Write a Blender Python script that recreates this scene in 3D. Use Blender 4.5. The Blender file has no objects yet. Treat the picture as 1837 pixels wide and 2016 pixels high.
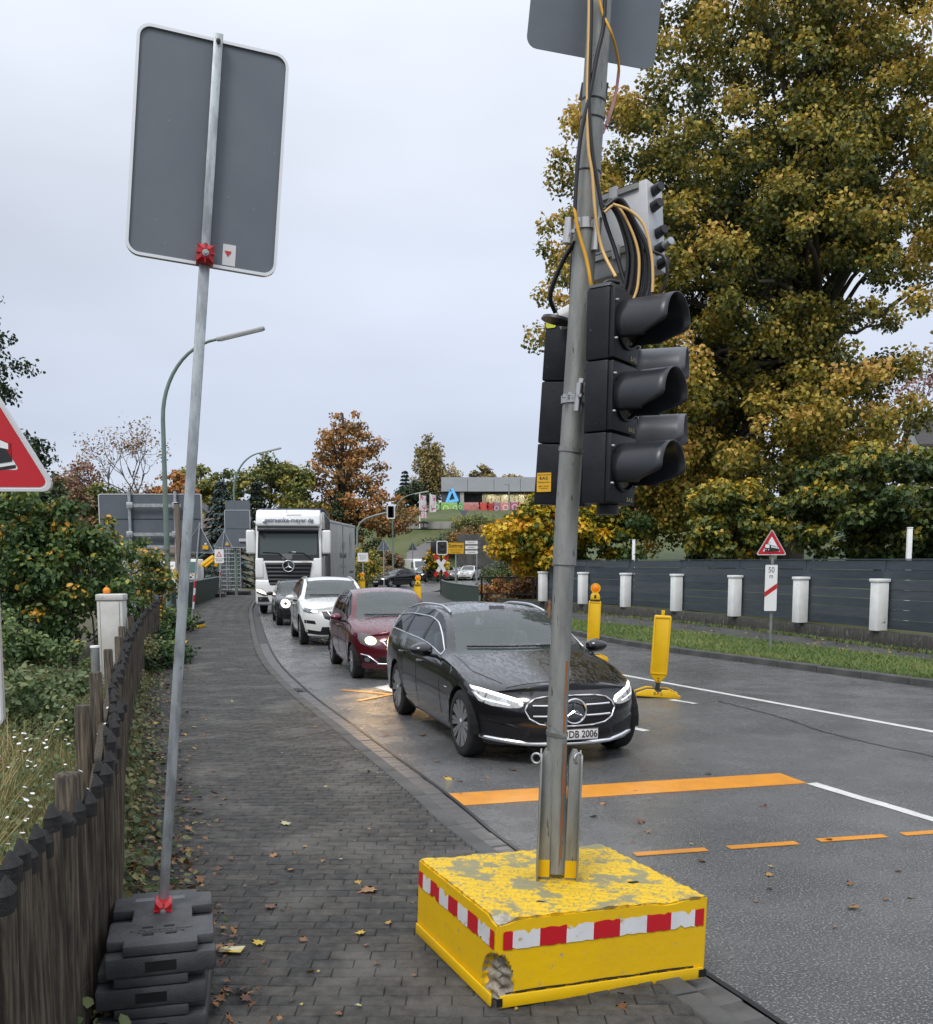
import bpy, bmesh, math, random
import numpy as np
from mathutils import Vector, Matrix
from mathutils.bvhtree import BVHTree
PI = math.pi
R = math.radians
scene = bpy.context.scene
col = scene.collection
rnd = random.Random(7)

# ------------------------------------------------------------------ camera
cam_d = bpy.data.cameras.new('camera')
cam = bpy.data.objects.new('camera', cam_d); col.objects.link(cam)
cam.location = (0, 0, 1.98)
cam.rotation_euler = (R(90 - 6.0), 0, 0)
cam_d.sensor_fit = 'HORIZONTAL'; cam_d.sensor_width = 36.0
cam_d.lens = 36.0 * 1950 / 1837
cam_d.shift_x = 0.0
cam_d.shift_y = 303.0 / 1837
cam_d.clip_start = 0.05; cam_d.clip_end = 3000
scene.camera = cam

# ------------------------------------------------------------------ sky: overcast
SUN_EL, SUN_AZ = R(52), R(205)          # azimuth clockwise from +Y
world = bpy.data.worlds.new('World'); scene.world = world; world.use_nodes = True
nt = world.node_tree; nt.nodes.clear()
out = nt.nodes.new('ShaderNodeOutputWorld')
bgA = nt.nodes.new('ShaderNodeBackground'); bgB = nt.nodes.new('ShaderNodeBackground')
sky = nt.nodes.new('ShaderNodeTexSky'); sky.sky_type = 'NISHITA'; sky.sun_disc = False
sky.sun_elevation = SUN_EL; sky.sun_rotation = SUN_AZ
nt.links.new(sky.outputs[0], bgA.inputs[0]); bgA.inputs[1].default_value = 0.05
tc = nt.nodes.new('ShaderNodeTexCoord')
sep = nt.nodes.new('ShaderNodeSeparateXYZ'); nt.links.new(tc.outputs['Generated'], sep.inputs[0])
rmp = nt.nodes.new('ShaderNodeValToRGB')
els = rmp.color_ramp.elements
els[0].position = 0.0; els[0].color = (.54, .595, .69, 1)
els[1].position = 1.0; els[1].color = (1.10, 1.16, 1.26, 1)
e = els.new(.12); e.color = (.445, .495, .595, 1)
e = els.new(.30); e.color = (.535, .58, .67, 1)
e = els.new(.52); e.color = (.80, .845, .935, 1)
nt.links.new(sep.outputs[2], rmp.inputs[0])
mp = nt.nodes.new('ShaderNodeMapping'); mp.inputs['Scale'].default_value = (1, 1, 2.6)
nt.links.new(tc.outputs['Generated'], mp.inputs[0])
nz = nt.nodes.new('ShaderNodeTexNoise'); nz.inputs['Scale'].default_value = 1.2; nz.inputs['Detail'].default_value = 4
nt.links.new(mp.outputs[0], nz.inputs['Vector'])
mr = nt.nodes.new('ShaderNodeMapRange'); mr.inputs[1].default_value = .3; mr.inputs[2].default_value = .7
mr.inputs[3].default_value = .80; mr.inputs[4].default_value = 1.20
nt.links.new(nz.outputs[0], mr.inputs[0])
mul = nt.nodes.new('ShaderNodeVectorMath'); mul.operation = 'SCALE'
nt.links.new(rmp.outputs[0], mul.inputs[0]); nt.links.new(mr.outputs[0], mul.inputs['Scale'])
nt.links.new(mul.outputs[0], bgB.inputs[0]); bgB.inputs[1].default_value = .97
mx = nt.nodes.new('ShaderNodeMixShader'); mx.inputs[0].default_value = .93
nt.links.new(bgA.outputs[0], mx.inputs[1]); nt.links.new(bgB.outputs[0], mx.inputs[2])
nt.links.new(mx.outputs[0], out.inputs[0])

sun_d = bpy.data.lights.new('sun', 'SUN'); sun_d.energy = 1.3; sun_d.angle = R(20); sun_d.color = (1, .97, .93)
sun = bpy.data.objects.new('sun', sun_d); col.objects.link(sun)
dvec = Vector((math.sin(SUN_AZ) * math.cos(SUN_EL), math.cos(SUN_AZ) * math.cos(SUN_EL), math.sin(SUN_EL)))
sun.rotation_euler = dvec.to_track_quat('Z', 'Y').to_euler()

vs = scene.view_settings
vs.view_transform = 'Standard'; vs.look = 'None'; vs.exposure = 0.47; vs.gamma = 1.0; vs.use_curve_mapping = False
scene.cycles.max_bounces = 8; scene.cycles.transparent_max_bounces = 12
scene.cycles.caustics_reflective = False; scene.cycles.caustics_refractive = False
scene.cycles.use_denoising = True; scene.cycles.sample_clamp_direct = 5.0; scene.cycles.blur_glossy = 0.6
scene.cycles.sample_clamp_indirect = 4.0

# ------------------------------------------------------------------ materials
MATS = {}
def nodes_of(m):
    m.use_nodes = True
    t = m.node_tree; t.nodes.clear()
    o = t.nodes.new('ShaderNodeOutputMaterial'); b = t.nodes.new('ShaderNodeBsdfPrincipled')
    t.links.new(b.outputs[0], o.inputs[0])
    return t, b, o
def c4(c): return (c[0], c[1], c[2], 1)
def M(name, c, rough=.5, metal=0., c2=None, scale=8., det=5., lo=.38, hi=.62, bump=0., bscale=60., stretch=None,
      coat=0., emit=None, es=0., spec=.5, r2=None, c3=None, scale3=40., lo3=.6, hi3=.66, trans=0., alpha=1., world_co=False):
    """colour c, mixed to c2 by soft noise, with specks of c3; rough .. r2 by another noise; bump by fine noise"""
    if name in MATS: return MATS[name]
    m = bpy.data.materials.new(name); MATS[name] = m
    t, b, o = nodes_of(m)
    L = t.links.new; N = t.nodes.new
    b.inputs['Base Color'].default_value = c4(c); b.inputs['Roughness'].default_value = rough
    b.inputs['Metallic'].default_value = metal; b.inputs['Specular IOR Level'].default_value = spec
    b.inputs['Coat Weight'].default_value = coat; b.inputs['Coat Roughness'].default_value = .04
    if trans: b.inputs['Transmission Weight'].default_value = trans
    if emit: b.inputs['Emission Color'].default_value = c4(emit); b.inputs['Emission Strength'].default_value = es
    if c2 or bump or r2 is not None or c3:
        g = N('ShaderNodeTexCoord'); mp = N('ShaderNodeMapping')
        if stretch: mp.inputs['Scale'].default_value = stretch
        if world_co:
            gg = N('ShaderNodeNewGeometry'); L(gg.outputs['Position'], mp.inputs[0])
        else: L(g.outputs['Object'], mp.inputs[0])
        def noise(sc, d=5., off=0.):
            n = N('ShaderNodeTexNoise'); n.inputs['Scale'].default_value = sc; n.inputs['Detail'].default_value = d
            n.inputs['Roughness'].default_value = .6
            L(mp.outputs[0], n.inputs['Vector']); return n
        cur = None
        if c2:
            n = noise(scale, det); r = N('ShaderNodeMapRange'); r.inputs[1].default_value = lo; r.inputs[2].default_value = hi
            L(n.outputs[0], r.inputs[0]); x = N('ShaderNodeMix'); x.data_type = 'RGBA'
            x.inputs[6].default_value = c4(c); x.inputs[7].default_value = c4(c2); L(r.outputs[0], x.inputs[0]); cur = x.outputs[2]
        if c3:
            n = noise(scale3, 4.); r = N('ShaderNodeMapRange'); r.inputs[1].default_value = lo3; r.inputs[2].default_value = hi3
            L(n.outputs[0], r.inputs[0]); x = N('ShaderNodeMix'); x.data_type = 'RGBA'
            if cur: L(cur, x.inputs[6])
            else: x.inputs[6].default_value = c4(c)
            x.inputs[7].default_value = c4(c3); L(r.outputs[0], x.inputs[0]); cur = x.outputs[2]
        if cur: L(cur, b.inputs['Base Color'])
        if r2 is not None:
            n = noise(scale * 1.3 + 1.7, 4.); r = N('ShaderNodeMapRange'); r.inputs[1].default_value = .35; r.inputs[2].default_value = .65
            r.inputs[3].default_value = rough; r.inputs[4].default_value = r2
            L(n.outputs[0], r.inputs[0]); L(r.outputs[0], b.inputs['Roughness'])
        if bump:
            n = noise(bscale, 6.); bp = N('ShaderNodeBump'); bp.inputs['Strength'].default_value = min(1., bump)
            bp.inputs['Distance'].default_value = .01 * max(1., bump); L(n.outputs[0], bp.inputs['Height']); L(bp.outputs[0], b.inputs['Normal'])
    return m

def leaf_mat(name, stops, trans=.25, rough=.55):
    """leaf colour from the per-leaf attribute 'tint' (0..1) through a colour ramp"""
    if name in MATS: return MATS[name]
    m = bpy.data.materials.new(name); MATS[name] = m
    t, b, o = nodes_of(m); L = t.links.new; N = t.nodes.new
    a = N('ShaderNodeAttribute'); a.attribute_name = 'tint'
    r = N('ShaderNodeValToRGB'); es = r.color_ramp.elements
    es[0].position = stops[0][0]; es[0].color = c4(stops[0][1]); es[1].position = stops[-1][0]; es[1].color = c4(stops[-1][1])
    for p, cc in stops[1:-1]:
        q = es.new(p); q.color = c4(cc)
    L(a.outputs['Fac'], r.inputs[0]); L(r.outputs[0], b.inputs['Base Color'])
    b.inputs['Roughness'].default_value = rough; b.inputs['Specular IOR Level'].default_value = .4
    if trans:
        tr = N('ShaderNodeBsdfTranslucent'); L(r.outputs[0], tr.inputs[0])
        x = N('ShaderNodeMixShader'); x.inputs[0].default_value = trans
        L(b.outputs[0], x.inputs[1]); L(tr.outputs[0], x.inputs[2]); L(x.outputs[0], o.inputs[0])
    return m

def glass_mat(name, tint, rough=.0, ior=1.5, body=None, bodyf=0.):
    if name in MATS: return MATS[name]
    m = bpy.data.materials.new(name); MATS[name] = m
    t, b, o = nodes_of(m); t.nodes.remove(b); L = t.links.new; N = t.nodes.new
    tr = N('ShaderNodeBsdfTransparent'); tr.inputs[0].default_value = c4(tint)
    gl = N('ShaderNodeBsdfGlossy'); gl.inputs['Roughness'].default_value = rough
    fr = N('ShaderNodeFresnel'); fr.inputs[0].default_value = ior
    x = N('ShaderNodeMixShader'); L(fr.outputs[0], x.inputs[0]); L(tr.outputs[0], x.inputs[1]); L(gl.outputs[0], x.inputs[2])
    res = x.outputs[0]
    if body:
        d = N('ShaderNodeBsdfDiffuse'); d.inputs[0].default_value = c4(body)
        y = N('ShaderNodeMixShader'); y.inputs[0].default_value = bodyf; L(res, y.inputs[1]); L(d.outputs[0], y.inputs[2]); res = y.outputs[0]
    L(res, o.inputs[0]); return m

# ------------------------------------------------------------------ mesh helpers
class MB:
    def __init__(s): s.v = []; s.f = []; s.mi = []; s.cur = 0
    def mat(s, i): s.cur = i; return s
    def add(s, vs, fs):
        k = len(s.v); s.v += [tuple(map(float, p)) for p in vs]; s.f += [tuple(i + k for i in q) for q in fs]; s.mi += [s.cur] * len(fs); return s
    def box(s, a, b, M4=None):
        x0, y0, z0 = a; x1, y1, z1 = b
        vs = [(x0,y0,z0),(x1,y0,z0),(x1,y1,z0),(x0,y1,z0),(x0,y0,z1),(x1,y0,z1),(x1,y1,z1),(x0,y1,z1)]
        if M4 is not None: vs = [tuple(M4 @ Vector(p)) for p in vs]
        return s.add(vs, [(3,2,1,0),(4,5,6,7),(0,1,5,4),(1,2,6,5),(2,3,7,6),(3,0,4,7)])
    def tube(s, pts, r, n=8, cap=True, rr=None):
        pts = [Vector(p) for p in pts]; N = len(pts); rs = rr or [r] * N
        vs = []; fs = []; up = None
        for i, p in enumerate(pts):
            d = (pts[min(i+1, N-1)] - pts[max(i-1, 0)])
            if d.length < 1e-9: d = Vector((0,0,1))
            d.normalize()
            if up is None:
                up = Vector((0,0,1)) if abs(d.z) < .9 else Vector((1,0,0))
            u = up - d * up.dot(d)
            if u.length < 1e-6: u = d.orthogonal()
            u.normalize(); up = u; w = d.cross(u)
            for k in range(n):
                a = 2*PI*k/n; vs.append(p + (u*math.cos(a) + w*math.sin(a)) * rs[i])
        for i in range(N-1):
            for k in range(n):
                fs.append((i*n+k, i*n+(k+1)%n, (i+1)*n+(k+1)%n, (i+1)*n+k))
        if cap:
            fs.append(tuple(range(n-1, -1, -1))); fs.append(tuple((N-1)*n+k for k in range(n)))
        return s.add(vs, fs)
    def prism(s, poly, h, M4=None, z0=0.):
        """polygon in xy, from z0 to z0+h, moved by M4"""
        n = len(poly); vs = [Vector((x, y, z0)) for x, y in poly] + [Vector((x, y, z0+h)) for x, y in poly]
        if M4 is not None: vs = [M4 @ p for p in vs]
        return s.add(vs, [tuple(range(n-1,-1,-1)), tuple(range(n, 2*n))] + [(i, (i+1)%n, n+(i+1)%n, n+i) for i in range(n)])
    def lathe(s, prof, n=24, M4=None, cap=False):
        """profile (r, z) spun about z"""
        vs = []; fs = []; k = len(prof)
        for i in range(n):
            a = 2*PI*i/n
            for r, z in prof: vs.append(Vector((r*math.cos(a), r*math.sin(a), z)))
        if M4 is not None: vs = [M4 @ p for p in vs]
        for i in range(n):
            j = (i+1) % n
            for q in range(k-1): fs.append((i*k+q, j*k+q, j*k+q+1, i*k+q+1))
        if cap:
            fs.append(tuple(i*k for i in range(n-1,-1,-1))); fs.append(tuple(i*k+k-1 for i in range(n)))
        return s.add(vs, fs)
    def sphere(s, c, r, nu=14, nv=9, sc=(1,1,1)):
        prof = [(math.sin(PI*i/nv)*r, -math.cos(PI*i/nv)*r) for i in range(nv+1)]
        prof[0] = (r*.02, -r); prof[-1] = (r*.02, r)
        return s.lathe(prof, nu, Matrix.Translation(Vector(c)) @ Matrix.Diagonal((sc[0], sc[1], sc[2], 1)), True)
    def mesh(s, name, mats, smooth=None, bevel=0., seg=2):
        me = bpy.data.meshes.new(name); me.from_pydata(s.v, [], s.f)
        if not isinstance(mats, (list, tuple)): mats = [mats]
        for m in mats: me.materials.append(m)
        if any(s.mi): me.polygons.foreach_set('material_index', s.mi)
        if bevel:
            bm = bmesh.new(); bm.from_mesh(me); bmesh.ops.remove_doubles(bm, verts=bm.verts, dist=1e-5)
            es = [e for e in bm.edges if len(e.link_faces) == 2 and e.calc_face_angle(0) > .5]
            bmesh.ops.bevel(bm, geom=es, offset=bevel, segments=seg, profile=.5, affect='EDGES', clamp_overlap=True)
            bm.to_mesh(me); bm.free()
            if smooth is None: smooth = 40
        if smooth: smooth_mesh(me, smooth)
        me.update(); return me
    def build(s, name, mats, parent=None, smooth=None, bevel=0., seg=2):
        return obj(name, s.mesh(name, mats, smooth, bevel, seg), parent)
def smooth_mesh(me, ang):
    me.polygons.foreach_set('use_smooth', [True] * len(me.polygons)); me.set_sharp_from_angle(angle=R(ang))
def obj(name, me, parent=None, loc=None, rot=None):
    o = bpy.data.objects.new(name, me); col.objects.link(o)
    if parent is not None: o.parent = parent
    if loc is not None: o.location = loc
    if rot is not None: o.rotation_euler = rot
    return o
def tag(o, label=None, cat=None, group=None, kind=None):
    if label: o['label'] = label
    if cat: o['category'] = cat
    if group: o['group'] = group
    if kind: o['kind'] = kind
    return o
def thing(name, label, cat, loc=(0,0,0), rz=0., group=None, rot=None):
    o = bpy.data.objects.new(name, None); col.objects.link(o); o.empty_display_size = .2
    o.location = loc; o.rotation_euler = rot or (0, 0, rz)
    return tag(o, label, cat, group)
KIDS = {}
def copy_tree(o, parent=None):
    c = o.copy(); col.objects.link(c)
    if parent is not None: c.parent = parent
    for ch in [x for x in col.objects if x.parent == o]: copy_tree(ch, c)
    return c
def np_mesh(name, V, F, mats, tint=None, smooth=False, mi=None):
    """V (n,3), F (m,k) with k corners per face"""
    me = bpy.data.meshes.new(name); V = np.asarray(V, np.float32); F = np.asarray(F, np.int32)
    m, k = F.shape
    me.vertices.add(len(V)); me.vertices.foreach_set('co', V.ravel())
    me.loops.add(m*k); me.loops.foreach_set('vertex_index', F.ravel())
    me.polygons.add(m); me.polygons.foreach_set('loop_start', np.arange(0, m*k, k, dtype=np.int32))
    if not isinstance(mats, (list, tuple)): mats = [mats]
    for q in mats: me.materials.append(q)
    if mi is not None: me.polygons.foreach_set('material_index', np.asarray(mi, np.int32))
    if smooth: me.polygons.foreach_set('use_smooth', np.ones(m, bool))
    me.update(calc_edges=True)
    if tint is not None:
        a = me.attributes.new('tint', 'FLOAT', 'POINT'); a.data.foreach_set('value', np.asarray(tint, np.float32))
    return me
def text(body, size, mat, parent, M4, name='lettering', ext=.001, align='CENTER', sx=1., spacing=1., bold=0.):
    cu = bpy.data.curves.new(name, 'FONT'); cu.body = body; cu.size = size; cu.extrude = ext; cu.align_x = align; cu.align_y = 'CENTER'
    cu.space_character = spacing; cu.offset = bold; cu.resolution_u = 3
    tmp = bpy.data.objects.new('tmp_text', cu); col.objects.link(tmp)
    me = bpy.data.meshes.new_from_object(tmp.evaluated_get(bpy.context.evaluated_depsgraph_get())) if False else tmp.to_mesh().copy()
    tmp.to_mesh_clear(); bpy.data.objects.remove(tmp); bpy.data.curves.remove(cu)
    me.materials.clear(); me.materials.append(mat); o = obj(name, me, parent)
    o.matrix_local = M4 @ Matrix.Diagonal((sx, 1, 1, 1)); return o
def frame(origin, xd, zd):
    """matrix: local x along xd, local y along zd (up), local z out (xd x zd)"""
    x = Vector(xd).normalized(); y = Vector(zd); y = (y - x * y.dot(x)).normalized(); z = x.cross(y)
    m = Matrix((x, y, z)).transposed().to_4x4(); m.translation = Vector(origin); return m
def rrect(w, h, r, n=5):
    p = []
    for cx, cy, a0 in ((w/2-r, h/2-r, 0), (-w/2+r, h/2-r, 90), (-w/2+r, -h/2+r, 180), (w/2-r, -h/2+r, 270)):
        for i in range(n+1):
            a = R(a0 + 90*i/n); p.append((cx + r*math.cos(a), cy + r*math.sin(a)))
    return p
def rpoly(pts, r, n=4):
    """polygon (ccw) with rounded corners"""
    o = []; N = len(pts)
    for i in range(N):
        p = Vector(pts[i]); a = (Vector(pts[i-1]) - p).normalized(); b = (Vector(pts[(i+1) % N]) - p).normalized()
        ang = a.angle(b); d = r / math.tan(ang/2); c = p + (a+b).normalized() * (r / math.sin(ang/2))
        s0 = p + a*d; s1 = p + b*d; a0 = math.atan2(s0.y-c.y, s0.x-c.x); a1 = math.atan2(s1.y-c.y, s1.x-c.x)
        da = (a1-a0+PI) % (2*PI) - PI
        for k in range(n+1): o.append((c.x + r*math.cos(a0+da*k/n), c.y + r*math.sin(a0+da*k/n)))
    return o
def ring_prism(mb, outer, inner, h, M4=None, z0=0.):
    n = len(outer); vs = []
    for z in (z0, z0+h):
        for P_ in (outer, inner): vs += [Vector((x, y, z)) for x, y in P_]
    if M4 is not None: vs = [M4 @ p for p in vs]
    fs = []
    for i in range(n):
        j = (i+1) % n
        fs += [(2*n+i, 2*n+j, 3*n+j, 3*n+i), (j, i, n+i, n+j), (i, j, 2*n+j, 2*n+i), (n+j, n+i, 3*n+i, 3*n+j)]
    mb.add(vs, fs)
def interp(xs, tab):
    return np.interp(xs, [t[0] for t in tab], [t[1] for t in tab])
def smooth_interp(x, tab):
    """monotone-ish cubic through the table"""
    xs = [t[0] for t in tab]; ys = [t[1] for t in tab]; n = len(xs)
    if x <= xs[0]: return ys[0]
    if x >= xs[-1]: return ys[-1]
    i = max(j for j in range(n-1) if xs[j] <= x)
    d = [(ys[j+1]-ys[j])/(xs[j+1]-xs[j]) for j in range(n-1)]
    def slope(j):
        if j == 0: return d[0]
        if j == n-1: return d[-1]
        if d[j-1]*d[j] <= 0: return 0.
        return 2*d[j-1]*d[j]/(d[j-1]+d[j])
    h = xs[i+1]-xs[i]; t = (x-xs[i])/h; m0 = slope(i)*h; m1 = slope(i+1)*h
    return (2*t**3-3*t**2+1)*ys[i] + (t**3-2*t**2+t)*m0 + (-2*t**3+3*t**2)*ys[i+1] + (t**3-t**2)*m1

galv = M('galvanised_steel', (.36,.38,.39), .38, .75, c2=(.52,.54,.55), scale=9, r2=.55, bump=.15, bscale=30)
dull_steel = M('weathered_steel', (.22,.225,.21), .5, .45, c2=(.32,.325,.31), scale=7, stretch=(3,3,.6), c3=(.10,.10,.10), scale3=14, lo3=.62, hi3=.7, bump=.2)
sign_back = M('sign_back_grey', (.115,.13,.15), .42, .1, c2=(.13,.146,.165), scale=3, c3=(.24,.25,.26), scale3=38, lo3=.705, hi3=.74)
alu = M('aluminium_edge', (.68,.68,.68), .35, .6)
black_plastic = M('black_plastic', (.018,.018,.021), .42, c2=(.026,.026,.03), scale=20, bump=.1)
rubber = M('tyre_rubber', (.013,.013,.014), .75, c2=(.022,.021,.02), scale=30)
recycled = M('recycled_rubber', (.036,.038,.040), .5, c2=(.07,.073,.076), scale=5, c3=(.35,.35,.34), scale3=60, lo3=.76, hi3=.79, bump=.35, bscale=140, r2=.7)
white_sign = M('white_sheeting', (.78,.78,.77), .35)
red_sign = M('red_sheeting', (.50,.012,.02), .35)
red_plastic = M('red_plastic', (.45,.015,.02), .4)
black_print = M('black_print', (.012,.012,.014), .5)
yellow_pl = M('yellow_plastic', (.78,.47,.0), .42, c2=(.72,.42,.002), scale=5, c3=(.45,.3,.03), scale3=30, lo3=.72, hi3=.8)
amber = M('amber_lens', (.75,.20,.0), .15, emit=(1,.25,0), es=.12)
chrome = M('chrome', (.82,.82,.83), .12, 1.)
dark_metal = M('dark_metal', (.03,.03,.032), .45, .5)
green_metal = M('green_painted_steel', (.075,.10,.085), .5, c2=(.055,.075,.065), scale=6)
label_yel = M('yellow_label', (.78,.42,.01), .4)

# ================================================================== GROUND, ROAD, PAVEMENTS
def poly_at(P, y):
    return float(np.interp(y, [p[1] for p in P], [p[0] for p in P]))
def resample(P, step):
    P = [Vector((p[0], p[1])) for p in P]; o = [P[0]]; acc = 0.
    # smooth first with Catmull-Rom
    S = []
    for i in range(len(P)-1):
        p0 = P[max(i-1,0)]; p1 = P[i]; p2 = P[i+1]; p3 = P[min(i+2,len(P)-1)]
        for k in range(10):
            t = k/10.; S.append(.5*((2*p1)+(p2-p0)*t+(2*p0-5*p1+4*p2-p3)*t*t+(3*p1-p0-3*p2+p3)*t**3))
    S.append(P[-1]); o = [S[0]]; need = step
    for i in range(len(S)-1):
        a, b = S[i], S[i+1]; d = (b-a).length; pos = 0.
        while d - pos >= need:
            pos += need; o.append(a.lerp(b, pos/d)); need = step
        need -= d - pos
    return o
def offset(P, d):
    """shift a polyline sideways (positive = to the right when walking along it)"""
    o = []
    for i, p in enumerate(P):
        t = P[min(i+1,len(P)-1)] - P[max(i-1,0)]; t.normalize(); o.append(Vector((p.x + t.y*d, p.y - t.x*d)))
    return o
def strip(A, B, zA, zB, mb=None):
    mb = mb or MB(); n = len(A); k = [(p.x, p.y, zA) for p in A] + [(p.x, p.y, zB) for p in B]
    return mb.add(k, [(i, n+i, n+i+1, i+1) for i in range(n-1)])

asphalt = M('wet_asphalt', (.055,.056,.057), .12, c2=(.125,.126,.126), scale=.42, lo=.36, hi=.64, c3=(.34,.34,.335), scale3=75, lo3=.54, hi3=.64,
            bump=1.1, bscale=85, r2=.36, spec=.5)
asphalt_path = M('path_asphalt', (.045,.046,.047), .6, c2=(.075,.075,.07), scale=1.2, c3=(.14,.14,.13), scale3=90, lo3=.6, hi3=.66, bump=.5, bscale=150)
soil = M('soil', (.055,.045,.028), .9, c2=(.06,.075,.03), scale=1.5, bump=.5, bscale=20)
turf = M('turf', (.050,.085,.022), .85, c2=(.085,.095,.035), scale=.8, bump=.6, bscale=40)
kerb_m = M('kerb_concrete', (.07,.07,.068), .75, c2=(.105,.105,.10), scale=3, c3=(.06,.075,.03), scale3=9, lo3=.62, hi3=.7, bump=.3, bscale=120, r2=.85, spec=.3)
gutter_m = M('gutter_stone', (.062,.059,.057), .32, c2=(.098,.092,.088), scale=4, bump=.3, bscale=90, r2=.55)
joint_m = M('tar_joint', (.008,.008,.009), .5)
sand_m = M('joint_sand', (.040,.039,.034), .85, c2=(.06,.08,.016), scale=1.6, lo=.5, hi=.66)
orange_tape = M('orange_marking', (.72,.28,.012), .42, c2=(.62,.24,.015), scale=6, c3=(.30,.16,.04), scale3=42, lo3=.62, hi3=.72, bump=.4, bscale=150)
white_paint = M('white_marking', (.70,.70,.67), .45, c2=(.58,.58,.55), scale=5, c3=(.12,.12,.12), scale3=60, lo3=.62, hi3=.68, bump=.3, bscale=150)

# left asphalt edge (walking away from the camera) and right kerb line
LEFT = [(4.6,-4),(3.0,-.2),(1.92,2.6),(1.31,4.23),(1.12,4.72),(.29,6.86),(-.17,8.35),(-1.34,11.84),(-2.54,15.47),(-4.09,21.),(-6.47,31.3),(-8.6,41),
        (-9.95,48),(-11.2,55),(-12.,62),(-12.2,70),(-10.8,80),(-7.5,90),(-2.5,101),(4,112),(14,125),(30,140)]
RIGHT = [(16.5,-4),(13.9,2),(9.75,10.5),(7.4,15.4),(5.75,18.9),(4.42,21.8),(3.4,24.8),(2.7,27.5),(1.3,32.5),(-.2,37.5),(-1.5,41.3),(-2.25,46),(-2.75,53),(-2.6,62),
         (-1.5,72),(1,83),(5,93),(11,103),(20,113),(36,127)]
FENCE = [(-.95,.6),(-1.2,1.8),(-1.39,2.88),(-1.44,3.16),(-1.51,3.49),(-1.57,4.),(-1.69,4.55),(-1.98,5.43),(-2.18,6.02),(-2.63,7.32),(-3.29,9.34),(-4.55,13.4),(-5.47,16.6),
         (-6.93,21.9),(-8.45,28),(-10.8,38),(-12.6,48),(-14.2,58),(-14.9,68)]
L1 = resample(LEFT, .5); R1 = resample(RIGHT, .5)

mb = MB(); mb.add([(-900,-60,-.09),(900,-60,-.09),(900,1500,-.09),(-900,1500,-.09)], [(0,1,2,3)])
tag(mb.build('ground', soil), 'damp soil and grass stretching to the hills', kind='structure')
n = min(len(L1), len(R1)); La = resample(LEFT, 2.0); Ra = resample(RIGHT, 2.0)
m_ = 70
def even(P, m):
    P = resample(P, .25); d = np.linspace(0, len(P)-1, m); return [P[int(round(i))] for i in d]
road_mb = strip(even(LEFT, m_), even(RIGHT, m_), 0., 0.)
road = tag(road_mb.build('road', asphalt), 'wet dark asphalt road', kind='structure')

# tar joint, gutter stones, kerb stones along the left edge
J1 = offset(L1, -.018); tag(strip(J1, offset(L1, .012), .004, .005).build('tar_joint', joint_m), kind='structure')
G_in = offset(L1, -.24); K_in = offset(L1, -.385)
gutter = tag(strip(G_in, J1, -.012, -.008).build('gutter', joint_m), 'row of dark gutter stones beside the road', kind='structure')
kerb = tag(strip(offset(L1,-.37), offset(L1,-.25), .03, .03).build('kerb', joint_m), 'low concrete kerb between gutter and pavement', kind='structure')
def chamfer_box(lx, ly, h, c=.004, top_mat=None):
    mb = MB(); x, y = lx/2, ly/2
    vs = [(-x,-y,-h),(x,-y,-h),(x,y,-h),(-x,y,-h),(-x,-y,-c),(x,-y,-c),(x,y,-c),(-x,y,-c),(-x+c,-y+c,0),(x-c,-y+c,0),(x-c,y-c,0),(-x+c,y-c,0)]
    return mb.add(vs, [(0,1,5,4),(1,2,6,5),(2,3,7,6),(3,0,4,7),(4,5,9,8),(5,6,10,9),(6,7,11,10),(7,4,8,11),(8,9,10,11)])
gm = [chamfer_box(.203, .155+.008*k, .05, .006).mesh('gutter_stone', gutter_m) for k in range(3)]
km = chamfer_box(.14, .985, .14, .012).mesh('kerb_stone', kerb_m)
def along(P, step, y0, y1):
    Q = resample([tuple(p) for p in P], step)
    for i in range(len(Q)-1):
        a, b = Q[i], Q[i+1]; c = (a+b)/2
        if y0 <= c.y <= y1: yield c, math.atan2(b.y-a.y, b.x-a.x) - PI/2
for c, a in along(offset(L1, -.13), .166, 3.6, 24.):
    obj('gutter_stone', rnd.choice(gm), gutter, (c.x, c.y, .002 + rnd.uniform(-.003,.004)), (rnd.uniform(-.015,.015), -.03+rnd.uniform(-.02,.02), a + rnd.uniform(-.03,.03)))
for c, a in along(offset(L1, -.312), 1.0, 2.5, 64.):
    obj('kerb_stone', km, kerb, (c.x, c.y, .076 + rnd.uniform(-.004,.004)), (rnd.uniform(-.004,.004), 0, a))

# left pavement: bed and pavers
def kin(y): return poly_at([tuple(p) for p in K_in[::2]], y)
sp_l = resample(FENCE, .5); ys = np.linspace(1.0, 66, 140)
Lp = [Vector((poly_at(FENCE, y) - .25, y)) for y in ys]; Rp = [Vector((kin(y) + .01, y)) for y in ys]
sidewalk = tag(strip(Lp, Rp, .064, .064).build('sidewalk', sand_m), 'dark clinker-paved footway between the picket fence and the road', kind='structure')
pav = [M('paver_%d' % i, c, .62, c2=c2, scale=14, lo=.38, hi=.62, c3=(.135,.13,.118), scale3=1.5, lo3=.50, hi3=.74, bump=1.2, bscale=70, r2=.8, spec=.3, world_co=True)
       for i, (c, c2) in enumerate((((.040,.040,.038),(.072,.069,.064)), ((.048,.046,.043),(.084,.079,.071)), ((.034,.034,.034),(.062,.062,.059)), ((.056,.054,.049),(.095,.09,.078))))]
V_, F_, mi_, big = [], [], [], []
pv_mesh = {}
row = 0; y = 1.2
BLK = (.6, 4.75)
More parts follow.
